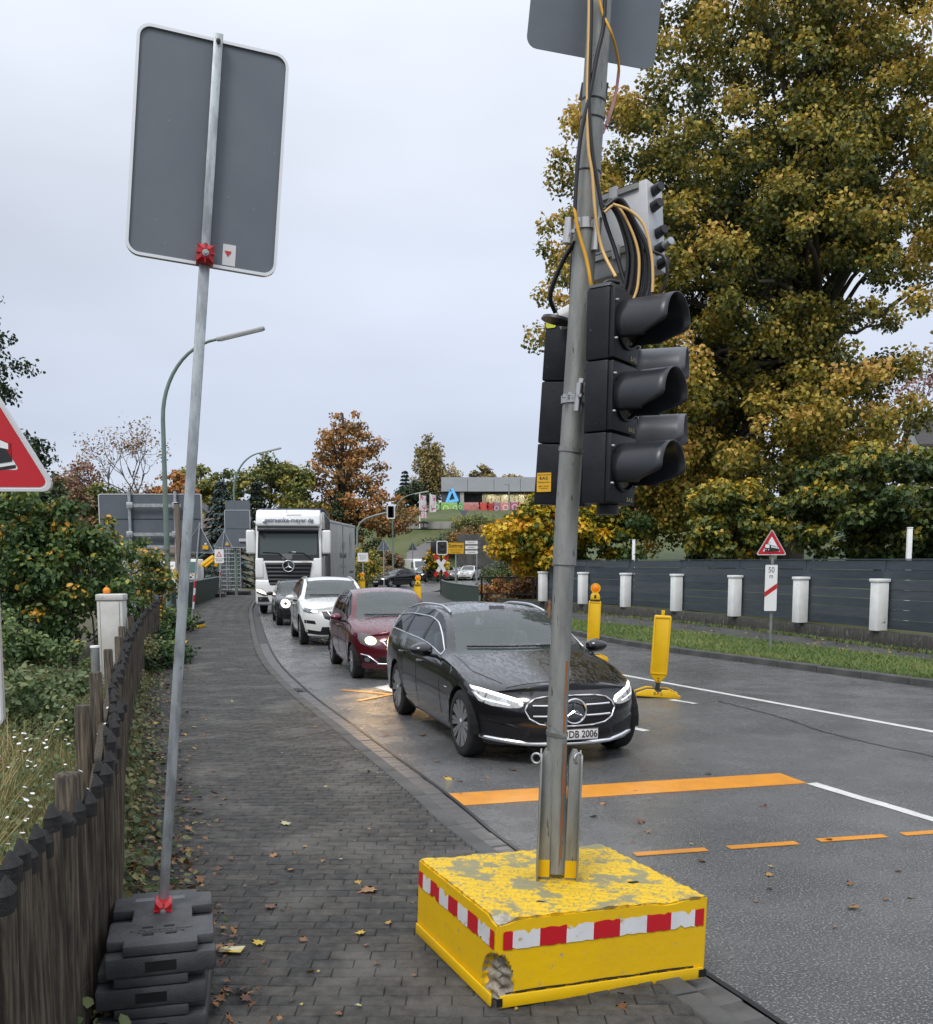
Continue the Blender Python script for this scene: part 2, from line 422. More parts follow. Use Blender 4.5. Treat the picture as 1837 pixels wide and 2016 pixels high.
while y < 64:
    ry = y + .05
    xl = poly_at(FENCE, ry) + .06; xr = kin(ry) - .004
    step = .2 if ry < 30 else .4
    x = xl - (.1 if row % 2 else 0.) - rnd.uniform(0, .02)
    while x < xr - .02:
        a, b = max(x, xl), min(x + step - .0025, xr); wd = b - a
        if wd > .03:
            cx = (a+b)/2; k = rnd.choices((0,1,2,3), (10,8,8,2))[0]
            z = .079 + rnd.uniform(-.0018,.0018) + .005*math.sin(cx*2.1+ry*1.3); tx, ty, tz = rnd.gauss(0,.007), rnd.gauss(0,.007), rnd.gauss(0,.012)
            hid = (abs(cx-.42) < .5 and 4.2 < ry < 5.1) or (cx < -.98 and ry < 4.5)
            if 3.75 < ry < 7.4 and not hid and len(big) < 300:
                key = (k, round(wd, 3))
                if key not in pv_mesh: pv_mesh[key] = chamfer_box(max(.03, key[1]), .0965, .03, .004).mesh('paver', pav[k])
                big.append(obj('paver', pv_mesh[key], sidewalk, (cx, ry, z), (tx, ty, tz)))
            else:
                s_ = chamfer_box(wd, .0965, .03, .004); k0 = len(V_)
                E = Matrix.Translation((cx, ry, z)) @ Matrix.Rotation(tz,4,'Z') @ Matrix.Rotation(tx,4,'X') @ Matrix.Rotation(ty,4,'Y')
                V_ += [tuple(E @ Vector(p)) for p in s_.v]; F_ += [tuple(i+k0 for i in q) for q in s_.f]; mi_ += [k]*len(s_.f)
        x += step
    y += .1; row += 1
tag(obj('paver_field', np_mesh('paver_field', V_, F_, pav, mi=mi_), sidewalk), kind='stuff')

# markings
def marking(name, pts, m, z=.004, label=None):
    mb = MB(); n = len(pts); mb.add([(p[0], p[1], z) for p in pts] + [(p[0], p[1], z-.003) for p in pts], [tuple(range(n))] + [(i, n+i, n+(i+1)%n, (i+1)%n) for i in range(n)])
    return tag(mb.build(name, m), label, kind='structure')
def band(name, a, b, w, m, z=.004, label=None, jag=0.):
    a, b = Vector(a), Vector(b); d = (b-a).normalized(); q = Vector((-d.y, d.x))*w/2
    L_ = (b-a).length; n = max(1, int(L_/.15)) if jag else 1
    up = [a + (b-a)*i/n + q*(1+rnd.uniform(-jag,jag)) for i in range(n+1)]; dn = [a + (b-a)*i/n - q*(1+rnd.uniform(-jag,jag)) for i in range(n+1)]
    mb = MB(); k = n+1; mb.add([(p.x,p.y,z) for p in dn+up], [(i, i+1, k+i+1, k+i) for i in range(n)])
    return tag(mb.build(name, m), label, kind='structure')
marking('stop_line', [(-.17,8.33),(-.02,7.92),(3.06,8.74),(2.95,9.16)], orange_tape, label='wide orange temporary stop line')
for a, b in (((1.14,6.56),(1.66,6.68)), ((1.82,6.72),(2.34,6.84)), ((2.51,6.90),(3.04,7.02)), ((3.18,7.06),(3.7,7.18)), ((3.86,7.22),(4.4,7.34))):
    band('guide_dash', a, b, .085, orange_tape)
band('lane_line', (3.10,8.74), (4.5,5.2), .11, white_paint, label='worn white lane line', jag=.12)
band('lane_line', (-2.2,30), (2.84,17.07), .11, white_paint, label='white lane line')
band('lane_line', (2.84,17.07), (8.1,5.8), .115, white_paint, label='white lane line')
band('lane_dash', (1.55,12.4), (2.12,11.5), .12, white_paint)
band('lane_dash', (2.95,14.15), (3.22,13.75), .10, white_paint, jag=.4)
marking('direction_arrow', [(-1.46,15.55),(-.9,14.6),(-.3,13.6),(-.75,15.0),(-.7,15.9),(-1.2,16.0)], white_paint)
band('cancel_cross', (-1.95,15.25), (-.85,14.55), .10, orange_tape, z=.007)
band('cancel_cross', (-1.55,14.0), (-.95,15.0), .10, orange_tape, z=.010)
# drain grate in the gutter
t = thing('drain_grate', 'dark iron drain grate set in the gutter', 'drain', (-2.72,15.15,.008), .33)
mb = MB(); mb.box((-.22,-.22,-.03),(.22,.22,0)); mb.build('frame', joint_m, t)
for i in range(7):
    mb = MB(); mb.box((-.18+i*.053,-.18,0),(-.155+i*.053,.18,.012)); mb.build('grate_bar', dark_metal, t)
# old repair seams in the asphalt
P_ = resample([(3.6,14.0),(4.0,12.6),(4.25,11.2),(5.1,9.2),(5.6,7.6),(6.6,5.5)], .12)
P_ = [Vector((p.x+rnd.uniform(-.02,.02), p.y+rnd.uniform(-.02,.02))) for p in P_]
tag(strip(offset(P_,-.012), offset(P_,.016), .003, .003).build('asphalt_seam', joint_m), kind='structure')

# right side: kerb stones, verge, path
rk = tag(strip(offset(R1,.02), offset(R1,.13), .06, .06).build('kerb', joint_m), 'concrete kerb along the far verge', kind='structure')
km2 = chamfer_box(.15, .985, .2, .015).mesh('kerb_stone', kerb_m)
for c, a in along(offset(R1, .075), 1.0, 9., 60.):
    obj('kerb_stone', km2, rk, (c.x, c.y, .12 + rnd.uniform(-.006,.006)), (rnd.uniform(-.006,.006), 0, a))
VERGE = [(18.,-4),(14.6,4),(12.4,10),(10.6,14.5),(8.77,18.6),(7.5,22),(6.28,25.4),(4.75,29),(3.3,32),(1.9,34.8),(.8,36.6)]
WALL = [(18.3,-2),(15.5,4),(13.0,10.5),(11.3,15.2),(9.75,20.3),(8.55,25.6),(7.35,29.2),(6.15,32.4),(5.05,35),(4.0,37.3),(2.9,39.6),(1.6,41.6),(.55,42.4),(-.2,46),(-.7,51),(-1.2,57.5)]
vy = np.linspace(-4, 36.4, 90)
tag(strip([Vector((poly_at([tuple(p) for p in offset(R1,.14)], y), y)) for y in vy], [Vector((poly_at(VERGE, y), y)) for y in vy], .105, .12).build('verge', turf), 'grass verge between kerb and path', kind='structure')
vy2 = np.linspace(-4, 62, 130)
def verge_or_kerb(y):
    k = poly_at([tuple(p) for p in offset(R1,.148)], y)
    return max(k, poly_at(VERGE, y)) if y < 36.4 else k
path = tag(strip([Vector((verge_or_kerb(y)-.0, y)) for y in vy2], [Vector((poly_at(WALL, y)+.15, y)) for y in vy2], .122, .122).build('footpath', asphalt_path), 'dark asphalt footpath beside the grey fence', kind='structure')

# ================================================================== NEAR STREET FURNITURE
CAMZ, TH, FPX = 1.98, R(6.0), 1950.
def at(px, py, Y):
    """the point of the place at depth Y that the photograph shows at (px, py) of a 1837 px wide copy"""
    x = (px-918.)/FPX; y = -(py-1311.)/FPX
    r = Vector((x, math.cos(TH)+y*math.sin(TH), -math.sin(TH)+y*math.cos(TH))); return Vector((0,0,CAMZ)) + r*(Y/r.y)
def gr(px, py, z=0.):
    x = (px-918.)/FPX; y = -(py-1311.)/FPX
    r = Vector((x, math.cos(TH)+y*math.sin(TH), -math.sin(TH)+y*math.cos(TH))); return Vector((0,0,CAMZ)) + r*((z-CAMZ)/r.z)
def wb(mb, name, mats, root, **k):
    """build a part whose vertices are given in the place's own coordinates"""
    l = root.location; mb.v = [(p[0]-l.x, p[1]-l.y, p[2]-l.z) for p in mb.v]; return mb.build(name, mats, root, **k)
def wtext(body, size, mat, root, M4, **k):
    return text(body, size, mat, root, Matrix.Translation(-root.location) @ M4, **k)
def rotm(rx, ry, rz): return (Matrix.Rotation(rz,4,'Z') @ Matrix.Rotation(ry,4,'Y') @ Matrix.Rotation(rx,4,'X'))

# ---- tall sign seen from behind, on a leaning square tube
sg = thing('road_sign', 'grey back of a tall rectangular sign on a leaning tube in rubber foot plates', 'road sign', (-1.34,4.22,.30))
SM = Matrix.Translation((-1.049,4.22,3.629)) @ rotm(-.038,.086,.289)
mb = MB(); mb.prism(rrect(.575,.882,.045), .004, SM @ Matrix.Rotation(R(90),4,'X')); wb(mb, 'panel', sign_back, sg)
mb = MB(); ring_prism(mb, rrect(.596,.903,.055,6), rrect(.572,.879,.043,6), .022, SM @ Matrix.Rotation(R(90),4,'X'), -.008); wb(mb, 'rim', alu, sg, smooth=35)
top = SM @ Vector((.012,-.038,.455)); mid = SM @ Vector((.010,-.040,-.42)); base = Vector((-1.342,4.20,.33))
def bar(mb, a, b, w, d, xd=Vector((1,0,0))):
    a, b = Vector(a), Vector(b); z = (b-a).normalized(); x = (xd - z*xd.dot(z)).normalized(); y = z.cross(x)
    m = Matrix((x, y, z)).transposed().to_4x4(); m.translation = a; return mb.box((-w/2,-d/2,0),(w/2,d/2,(b-a).length), m)
post_m = M('galvanised_tube', (.28,.30,.31), .48, .55, c2=(.43,.46,.475), scale=5, stretch=(4,4,1.1), lo=.42, hi=.58, c3=(.24,.25,.26), scale3=26, lo3=.62, hi3=.68, r2=.6)
xs = SM.to_3x3() @ Vector((1,0,0))
mb = MB(); bar(mb, base, mid + (mid-base).normalized()*.02, .042, .042, xs); wb(mb, 'pole', post_m, sg, bevel=.006)
mb = MB(); bar(mb, mid - (mid-base).normalized()*.10, top, .036, .030, xs); wb(mb, 'mounting_rail', post_m, sg, bevel=.003)
for u, v in ((.012,.42), (.010,-.385)):
    mb = MB(); mb.lathe([(.0,.0),(.009,.0),(.009,.008),(.0,.010)], 10, SM @ Matrix.Translation((u,-.055,v)) @ Matrix.Rotation(R(90),4,'X')); wb(mb, 'bolt', dark_metal, sg)
mb = MB(); mb.prism(rrect(.052,.085,.002,1), .001, SM @ Matrix.Translation((.105,-.005,-.39)) @ Matrix.Rotation(R(90),4,'X')); st = wb(mb, 'sticker', M('sticker_paper', (.6,.6,.6), .5), sg)
mb = MB(); mb.prism([(-.014,.010),(0,-.012),(.014,.010)], .001, SM @ Matrix.Translation((.100,-.0075,-.385)) @ Matrix.Rotation(R(90),4,'X')); wb(mb, 'emblem', red_sign, sg)
def red_clamp(p, axis, root, s=1.):
    """square red plastic clamp with ribs and a slotted nut"""
    q = Matrix.Translation(p) @ Matrix((xs, (axis.cross(xs)).normalized(), axis)).transposed().to_4x4()
    mb = MB(); mb.box((-.034*s,-.058,-.034*s),(.034*s,.03,.034*s), q); o = wb(mb, 'clamp', red_plastic, root, bevel=.004)
    mb = MB()
    mb.add([q @ Vector(v) for v in ((-.033*s,-.059,-.033*s),(.033*s,-.059,-.033*s),(.033*s,-.059,.033*s),(-.033*s,-.059,.033*s),(-.017,-.072,-.017),(.017,-.072,-.017),(.017,-.072,.017),(-.017,-.072,.017))],
           [(0,1,5,4),(1,2,6,5),(2,3,7,6),(3,0,4,7),(4,5,6,7)])
    for a in range(8):
        w = q @ Matrix.Rotation(a*PI/4,4,'Y'); mb.box((-.0022,-.072,.012),(.0022,-.0595,.036*s*(1.25 if a % 2 else 1)), w)
    c = wb(mb, 'clamp_face', red_plastic, root)
    mb = MB(); mb.lathe([(0,0),(.013,0),(.013,.006),(.007,.006),(.007,.015),(0,.015)], 14, q @ Matrix.Translation((0,-.070,0)) @ Matrix.Rotation(R(90),4,'X')); wb(mb, 'nut', galv, root)
ax = (mid-base).normalized()
red_clamp(mid - ax*.005, ax, sg); red_clamp(base + ax*(.155/ax.z), ax, sg, 1.05)
mb = MB(); bar(mb, at(365,1110,4.21)-xs*.01+Vector((0,-.024,0)), at(367,1068,4.21)-xs*.01+Vector((0,-.024,0)), .02, .003, xs); wb(mb, 'tape_patch', black_plastic, sg)

# ---- stacked rubber foot plates under it
def foot_plate(name, label, loc, rz, group, L=.66, Wd=.425, h=.13, lettering=False):
    t = thing(name, label, 'foot plate', loc, rz, group); x, y = Wd/2, L/2
    mb = MB()
    # outline with hand notches: (x,y) corners, two levels
    mb.box((-x,-y,.0),(x,y,h-.045)); mb.build('body', recycled, t, bevel=.012)
    mb = MB()
    P_ = [(-x+.07,-y),(x-.07,-y),(x-.07,-y+.07),(x-.005,-y+.07),(x-.005,-.04),(x-.09,-.04),(x-.09,.10),(x-.005,.10),(x-.005,y-.05),(x-.07,y-.05),(x-.07,y),(-x+.07,y),(-x+.07,y-.05),(-x+.005,y-.05),
          (-x+.005,.10),(-x+.09,.10),(-x+.09,-.04),(-x+.005,-.04),(-x+.005,-y+.07),(-x+.07,-y+.07)]
    mb.prism(P_, .042, None, h-.042); mb.build('top_deck', recycled, t, bevel=.006)
    return t
FP = []
for i in range(3):
    lab = ('topmost of three stacked black rubber foot plates, holding the leaning sign tube', 'middle black rubber foot plate of the stack of three under the leaning sign',
           'lowest black rubber foot plate of the stack of three, on the pavement by the fence')[2-i]
    p = foot_plate('foot_plate', lab, (-1.30+.012*(i-2)+(.0,.02,0)[i]*-1, 4.10, .085+.1305*i), .27-.03*(2-i), 'foot plates stacked under the leaning sign'); FP.append(p)
    mb = MB(); mb.box((-.06,-.331,.02),(.06,-.30,.062)); mb.build('grip_slot', M('slot_black', (.004,.004,.004), .9), p)
t = FP[2]
for sx, sy in ((-.055,-.13),(.03,-.13),(-.05,-.215),(.04,-.215)):
    mb = MB(); mb.box((sx-.022,sy-.01,.1302),(sx+.022,sy+.01,.1308)); mb.build('slot', M('slot_black', (.004,.004,.004), .9), t)
mb = MB(); mb.box((-.12,.20,.1302),(.09,.245,.1312)); mb.build('label_recess', M('grey_label', (.14,.14,.15), .6), t)
emb = M('embossed', (.012,.012,.013), .6)
text('K1-TL UNSINN GmbH', .026, emb, t, Matrix.Translation((0,-.168,.1305)), ext=.0006)
text('Aufstellvorrichtung', .024, emb, t, Matrix.Translation((.0,-.192,.1305)), ext=.0006)

# ---- yellow concrete foot block with the temporary signal mast
BL, BW, BH = 1.079, .984, .387
BM = Matrix.Translation((.118,4.047,.083)) @ rotm(-.010,.036,.392)
tl = thing('traffic_light', 'temporary traffic light mast with dark signal heads on a chipped yellow concrete block', 'traffic light', (.55,4.70,.083))
def block_mats():
    yel = (.80,.49,.0); con = (.30,.28,.22)
    top = M('worn_yellow_top', (.72,.46,.01), .6, c2=(.27,.245,.13), scale=7, det=14, lo=.515, hi=.57, c3=(.27,.24,.10), scale3=60, lo3=.54, hi3=.62, bump=.9, bscale=45)
    side = M('yellow_block_paint', yel, .42, c2=(.74,.45,.002), scale=3, c3=(.40,.34,.18), scale3=24, lo3=.655, hi3=.70, bump=.18, bscale=26, r2=.55)
    brk = M('broken_concrete', (.44,.41,.34), .9, c2=(.20,.18,.15), scale=18, bump=.8, bscale=60)
    return top, side, brk
bt, bs, bc = block_mats()
NX, NY, NZ = 116, 106, 48
rb = np.random.default_rng(5)
bm = bmesh.new(); grid = {}
def bvert(i, j, k):
    key = (i, j, k)
    if key in grid: return grid[key]
    x, y, z = BL*i/NX, BW*j/NY, BH*k/NZ
    # chipped and rounded edges, broken front corner
    n = math.sin(x*70+y*95)+math.sin(x*26-z*85+1)+math.sin(y*36+z*60+x*16)
    edge = sum((i in (0,NX), j in (0,NY), k in (0,NZ)))
    if edge >= 2 and k == NZ: z -= .010 + .006*n*(n > 0); x += (.010+.005*abs(n))*((i==0)-(i==NX)); y += (.010+.005*abs(n))*((j==0)-(j==NY))
    elif k == NZ and edge == 1: z += .0022*n
    elif edge >= 2: x += .008*((i==0)-(i==NX)); y += .008*((j==0)-(j==NY))
    d = (x/.085)**2 + (y/.14)**2 + ((z-.085)/.15)**2
    if d < 1.: s = (1-d)**.5*.050; x += s*(1+.16*math.sin(x*90+z*110)); y += s*(1+.16*math.sin(y*80+z*130))
    d = (x/.10)**2 + (y/.10)**2 + ((z-BH)/.05)**2
    if d < 1.: z -= .022*(1-d)
    d = ((x-.86)/.09)**2 + (y/.03)**2 + ((z-BH)/.03)**2
    if d < 1.: z -= .012*(1-d)
    if k <= 5 and edge and j == 0 and 2 < i < NX-2: y -= .004*(k < 2)
    grid[key] = bm.verts.new(BM @ Vector((x, y, z))); return grid[key]
def bface(ks, m):
    f = bm.faces.new([bvert(*k) for k in ks]); f.material_index = m; f.smooth = True
for i in range(NX):
    for j in range(NY):
        corner = (i < 8 and j < 8) or rb.random() < .004
        bface([(i,j,NZ),(i+1,j,NZ),(i+1,j+1,NZ),(i,j+1,NZ)], 2 if corner else 0)
        bface([(i,j+1,0),(i+1,j+1,0),(i+1,j,0),(i,j,0)], 1)
    for k in range(NZ):
        for j, fl in ((0,False),(NY,True)):
            z = BH*(k+.5)/NZ; x = BL*(i+.5)/NX
            bad = j == 0 and ((x/.074)**2 + ((z-.085)/.14)**2 < 1 + .30*math.sin(x*140+z*60) + .2*math.sin(z*170))
            q = [(i,j,k),(i+1,j,k),(i+1,j,k+1),(i,j,k+1)]; bface(q[::-1] if fl else q, 2 if bad else 1)
for j in range(NY):
    for k in range(NZ):
        for i, fl in ((0,True),(NX,False)):
            z = BH*(k+.5)/NZ; y = BW*(j+.5)/NY
            bad = i == 0 and ((y/.12)**2 + ((z-.085)/.14)**2 < 1 + .30*math.sin(y*110+z*50) + .2*math.sin(z*170))
            q = [(i,j,k),(i,j+1,k),(i,j+1,k+1),(i,j,k+1)]; bface(q[::-1] if fl else q, 2 if bad else 1)
me = bpy.data.meshes.new('concrete_base'); bm.to_mesh(me); bm.free()
for m in (bt, bs, bc): me.materials.append(m)
me.transform(Matrix.Translation(-tl.location)); me.set_sharp_from_angle(angle=R(50))
cbase = obj('concrete_base', me, tl)
# steel rails along the foot, crack line, open rail ends
slot = M('slot_black', (.004,.004,.004), .9)
mb = MB(); mb.box((.02,-.014,.004),(BL-.02,-.003,.058), BM); mb.box((-.014,.02,.004),(-.003,BW-.02,.058), BM); wb(mb, 'foot_rail', bs, tl, bevel=.004)
mb = MB()
for i in range(40):
    x = .05 + i*(BL-.12)/40; mb.box((x,-.0055,.060+.003*math.sin(i*1.7)),(x+(BL-.12)/40,-.001,.0655+.004*abs(math.sin(i*2.9))), BM)
wb(mb, 'crack_line', M('crack_dark', (.02,.018,.01), .9), tl)
for x0, x1, y0, y1 in ((BL-.045,BL-.005,-.017,-.013),(.004,.030,-.017,-.013)):
    mb = MB(); mb.box((x0,y0,.012),(x1,y1,.048), BM); wb(mb, 'rail_opening', slot, tl)
# torn reflective tape, alternately red and white, on the two sides in view
tape_w = M('worn_white_tape', (.74,.74,.73), .4, c3=(.46,.36,.12), scale3=16, lo3=.60, hi3=.66, c2=(.64,.64,.64), scale=4)
tape_r = M('worn_red_tape', (.52,.010,.018), .38, c3=(.25,.01,.012), scale3=30, lo3=.70, hi3=.74)
def tape(bounds, side, z0, z1, first_red):
    for q in range(len(bounds)-1):
        a, b = bounds[q], bounds[q+1]; n = max(4, int((b-a)/.018)); m = tape_r if (q % 2 == 0) == first_red else tape_w
        up = [(a+(b-a)*i/n, z1 - abs(rnd.gauss(0,.004)) - (.018 if rnd.random() < .06 else 0)) for i in range(n+1)]
        dn = [(a+(b-a)*i/n, z0 + abs(rnd.gauss(0,.0035)) + (.014 if rnd.random() < .07 else 0)) for i in range(n+1)]
        vs = []
        for (u, zt), (_, zb) in zip(up, dn):
            cz = .0 if zt < BH-.015 else .0
            for z in (zb, zt):
                off = -.0042
                vs.append(BM @ (Vector((u, off, z)) if side == 'x' else Vector((off, u, z))))
        fs = [(2*i,2*i+2,2*i+3,2*i+1) if side == 'x' else (2*i,2*i+1,2*i+3,2*i+2) for i in range(n)]
        mb = MB(); mb.add(vs, fs); wb(mb, 'reflective_tape', m, tl)
tape([.03,.075,.205,.335,.47,.605,.745,.875,1.005,1.055], 'x', BH-.135, BH-.050, True)
tape([.02,.06,.19,.31,.43,.55,.67,.79,.90,.965], 'y', BH-.135, BH-.050, True)
for x, y in ((.30,.17),(.86,.30),(.56,.90)):
    mb = MB(); mb.box((x-.026,y-.012,BH+.0008),(x+.026,y+.012,BH+.0022), BM); wb(mb, 'lifting_hole', slot, tl)

# mast: lower tube, wider upper tube
PY = 4.72
mast_m = M('mast_zinc', (.20,.205,.19), .55, .35, c2=(.30,.305,.285), scale=6, stretch=(2.5,2.5,.5), c3=(.075,.07,.065), scale3=24, lo3=.64, hi3=.70, bump=.25, bscale=40)
rust = M('rust_streak', (.30,.10,.03), .8, c2=(.22,.13,.07), scale=20)
p0, p1, p2 = at(1095,1716,PY), at(1096,1440,PY), at(1111,1106,PY)
mb = MB(); mb.tube([p0, p1, p2 + Vector((0,0,.05))], .049, 24); wb(mb, 'mast_tube', mast_m, tl, smooth=50)
q = [at(1110.5,1112,PY), at(1116,1010,PY), at(1144.5,579,PY), at(1162,290,PY), at(1172,145,PY), at(1186,-90,PY), at(1190,-150,PY)]
mb = MB(); mb.tube(q, .055, 28, rr=[.0565,.055,.054,.053,.053,.053,.053]); wb(mb, 'mast_tube', mast_m, tl, smooth=50)
mb = MB()
for px, y0, y1, w in ((1105,1450,1300,.010),(1106,1300,1180,.007),(1100,1700,1460,.006),(1079,1215,1180,.006)):
    n = 12; a = at(px, y0, PY); b = at(px+(y0-y1)*.045, y1, PY)
    for i in range(n):
        c0 = a.lerp(b, i/n); c1 = a.lerp(b, (i+1)/n); cc = (px-1096)/1950*4.8; yy = -math.sqrt(max(0, .0502**2-cc**2)); ww = w*(.6+.8*rnd.random())
        mb.add([c0+Vector((-ww,yy-.0008,0)), c0+Vector((ww,yy-.0008+.006*(cc>0),0)), c1+Vector((ww,yy-.0008+.006*(cc>0),0)), c1+Vector((-ww,yy-.0008,0))], [(0,1,2,3)])
o_ = wb(mb, 'rust_streak', rust, tl); o_['kind'] = 'stuff'
# four angle irons clasping the foot of the mast
IM = Matrix.Translation((p0.x, p0.y, p0.z-.035)) @ Matrix.Rotation(.030,4,'Y') @ Matrix.Rotation(-.06,4,'Z')
iron_o = [(-.028,0),(.028,0),(.028,.60),(.010,.640),(-.010,.640),(-.028,.60)]
FR_ = Matrix(((1,0,0,0),(0,0,-1,0),(0,1,0,0),(0,0,0,1))); SD_ = Matrix(((0,0,1,0),(1,0,0,0),(0,1,0,0),(0,0,0,1)))
for sx in (-1,1):
    for sy in (-1,1):
        mb = MB(); mb.prism(iron_o, .008, IM @ Matrix.Translation((sx*.066, sy*.040, 0)) @ FR_, -.004)
        mb.prism([(y*1.1, z*.985) for y, z in iron_o], .008, IM @ Matrix.Translation((sx*.096, sy*.062, 0)) @ SD_, -.004)
        wb(mb, 'angle_iron', dull_steel, tl, bevel=.0015)
for px, a in ((1056,.4),(1138,2.5)):
    c = at(px,1493,4.68); mb = MB(); mb.tube([c+Vector((.024*math.cos(t)*math.cos(a), -.024*math.cos(t)*math.sin(a), .024*math.sin(t))) for t in np.linspace(0,2*PI,17)], .006, 8, False)
    wb(mb, 'lifting_ring', galv, tl, smooth=60)
for sx in (-1,1):
    mb = MB(); mb.box((sx*.066-.029,-.0455,.02),(sx*.066+.029,-.0435,.105), IM); wb(mb, 'paint_patch', yellow_pl, tl)
def mast_band(py, r, h, m, name='band', tilt=0.):
    c = at(float(np.interp(py,[0,145,290,579,1010,1110,1440,1700],[1180,1172,1162,1144.5,1116,1111,1096,1095])), py, PY)
    mb = MB(); ring_prism(mb, [(r*math.cos(t),r*math.sin(t)) for t in np.linspace(0,2*PI,28)[:-1]], [((r-.004)*math.cos(t),(r-.004)*math.sin(t)) for t in np.linspace(0,2*PI,28)[:-1]], h,
                           Matrix.Translation(c) @ Matrix.Rotation(tilt,4,'Y') @ Matrix.Rotation(tilt*.6,4,'X'))
    return wb(mb, name, m, tl, smooth=40), c
steel_band = M('stainless_band', (.50,.49,.47), .3, .9)
mast_band(1447,.054,.018,steel_band,'band_clamp',.10); mast_band(890,.060,.02,dull_steel,'band_clamp',.12)
mast_band(455,.061,.045,steel_band,'band_clamp'); mast_band(795,.062,.035,steel_band,'band_clamp')
mb = MB(); P_ = [at(1072,1424,4.62), at(1085,1430,4.60), at(1100,1443,4.63), at(1116,1449,4.65)]
for i in range(3):
    u = Vector((0,0,.012)); mb.add([P_[i]-u*.5, P_[i+1]-u*.5, P_[i+1]+u*.5, P_[i]+u*.5], [(0,1,2,3)])
wb(mb, 'strap_tail', steel_band, tl)
def socket(px, py, l, r, Y=PY, m=None):
    c = at(px, py, Y); mb = MB(); mb.tube([c-Vector((.006,0,l/2)), c+Vector((.006,0,l/2))], r, 16); return wb(mb, 'bracket_socket', m or steel_band, tl, smooth=50)
socket(1119,455,.11,.022,4.66); socket(1175,462,.14,.022,4.66); socket(1139,782,.125,.017,4.60); socket(1145,760,.06,.022,4.66)
socket(1146,180,.07,.010,4.74,dark_metal); socket(1191,180,.07,.010,4.74,dark_metal)
for px, py, Y in ((1127,457,4.62),(1121,776,4.62),(1140,779,4.575),(1110,780,4.66)):
    mb = MB(); c = at(px,py,Y); mb.tube([c, c-Vector((0,.02,0))], .009, 8); wb(mb, 'bolt', galv, tl)
mb = MB(); mb.box(tuple(at(1146,800,4.70)), tuple(at(1178,752,4.62))); wb(mb, 'bracket_arm', steel_band, tl)

# signal heads
head_m = M('signal_black', (.010,.011,.014), .45, c2=(.016,.017,.021), scale=9, bump=.12, bscale=90, spec=.28, c3=(.07,.07,.075), scale3=40, lo3=.69, hi3=.74)
visor_m = M('visor_black', (.020,.022,.027), .30, c2=(.028,.03,.035), scale=7, r2=.4)
visor_g = M('visor_grey', (.10,.105,.115), .38, c2=(.13,.135,.145), scale=6)
lens_m = M('dark_lens', (.016,.013,.011), .12, c2=(.03,.022,.016), scale=6, coat=.6)
yl = M('yellow_print', (.60,.50,.20), .5)
def signal_head(o_, nrm, up, n, w, d, uh, vm, visor=True, letters=True):
    z = Vector(nrm).normalized(); y = Vector(up); y = (y - z*y.dot(z)).normalized(); x = y.cross(z)
    m = Matrix((x, y, z)).transposed().to_4x4(); m.translation = Vector(o_)
    hd = None
    for u in range(n):
        mb = MB(); y0 = (u-n/2)*uh; mb.box((-w/2,y0+.002,-d),(w/2,y0+uh-.002,-.02), m)
        if hd is None: hd = wb(mb, 'signal_head', head_m, tl, bevel=.008)
        else: s_ = mb; s_.v = [(p[0]-tl.location.x,p[1]-tl.location.y,p[2]-tl.location.z) for p in s_.v]; s_.build('housing', head_m, hd, bevel=.008)
        def sub(mb, name, mt, **k):
            mb.v = [(p[0]-tl.location.x,p[1]-tl.location.y,p[2]-tl.location.z) for p in mb.v]; return mb.build(name, mt, hd, **k)
        mb = MB(); mb.box((-w/2+.006,y0+.006,-.022),(w/2-.006,y0+uh-.006,.004), m); sub(mb, 'door', head_m, bevel=.006)
        c = m @ Matrix.Translation((0, y0+uh*.52, .004)); r = w*.405
        mb = MB(); mb.lathe([(r*1.06,0),(r*1.06,.014),(r*.95,.016),(r*.95,.004)], 32, c); sub(mb, 'lens_ring', head_m, smooth=40)
        mb = MB(); mb.lathe([(.002,.026),(r*.35,.022),(r*.65,.014),(r*.94,.004)], 32, c); sub(mb, 'lens', lens_m, smooth=40)
        if visor:
            L_ = w*.97; vs = []; A = np.linspace(R(-130), R(130), 41); K = 7
            for a in A:
                t = abs(math.degrees(a)); f = min(1, max(0, (t-92)/38)); f = f*f*(3-2*f); l = L_*(1.0-.50*f)
                for k in range(K):
                    q = k/(K-1); rr_ = r*(1.05+.07*q)
                    vs.append(c @ Vector((rr_*math.sin(a), rr_*math.cos(a) - .06*q*l + .006*q, .004+q*l)))
            fs = [(i*K+k, (i+1)*K+k, (i+1)*K+k+1, i*K+k+1) for i in range(40) for k in range(K-1)]
            mb = MB(); mb.add(vs, fs); v = sub(mb, 'visor', vm, smooth=60)
            sol = v.modifiers.new('thickness', 'SOLIDIFY'); sol.thickness = .0035
        for sx, sy in ((-.43,.80),(-.43,.28),(.43,.28)):
            mb = MB(); mb.lathe([(0,0),(.006,0),(.005,.012),(0,.014)], 8, m @ Matrix.Translation((sx*w, y0+uh*sy, .004))); sub(mb, 'bolt', galv)
        if letters:
            text('B.A.S.', .026, yl, hd, Matrix.Translation(-tl.location) @ m @ Matrix.Translation((w*.27, y0+.026, .0052)), ext=.0004)
    return hd, m
upA = Vector((.045,0,1))
nA = Vector((.80,-.60,0)); xA = Vector((.60,.80,0))
hA, mA = signal_head((at(1215,558,4.42)+at(1190,993,4.42))/2 + xA*.125, nA, upA, 3, .25, .135, .312, visor_m)
mb = MB(); mb.prism([(-.125,0),(.125,0),(.115,.018),(-.115,.018)], .11, mA @ Matrix.Translation((0,.468,-.13))); wb(mb, 'head_cap', M('cap_grey', (.05,.052,.056), .45), tl, bevel=.004)
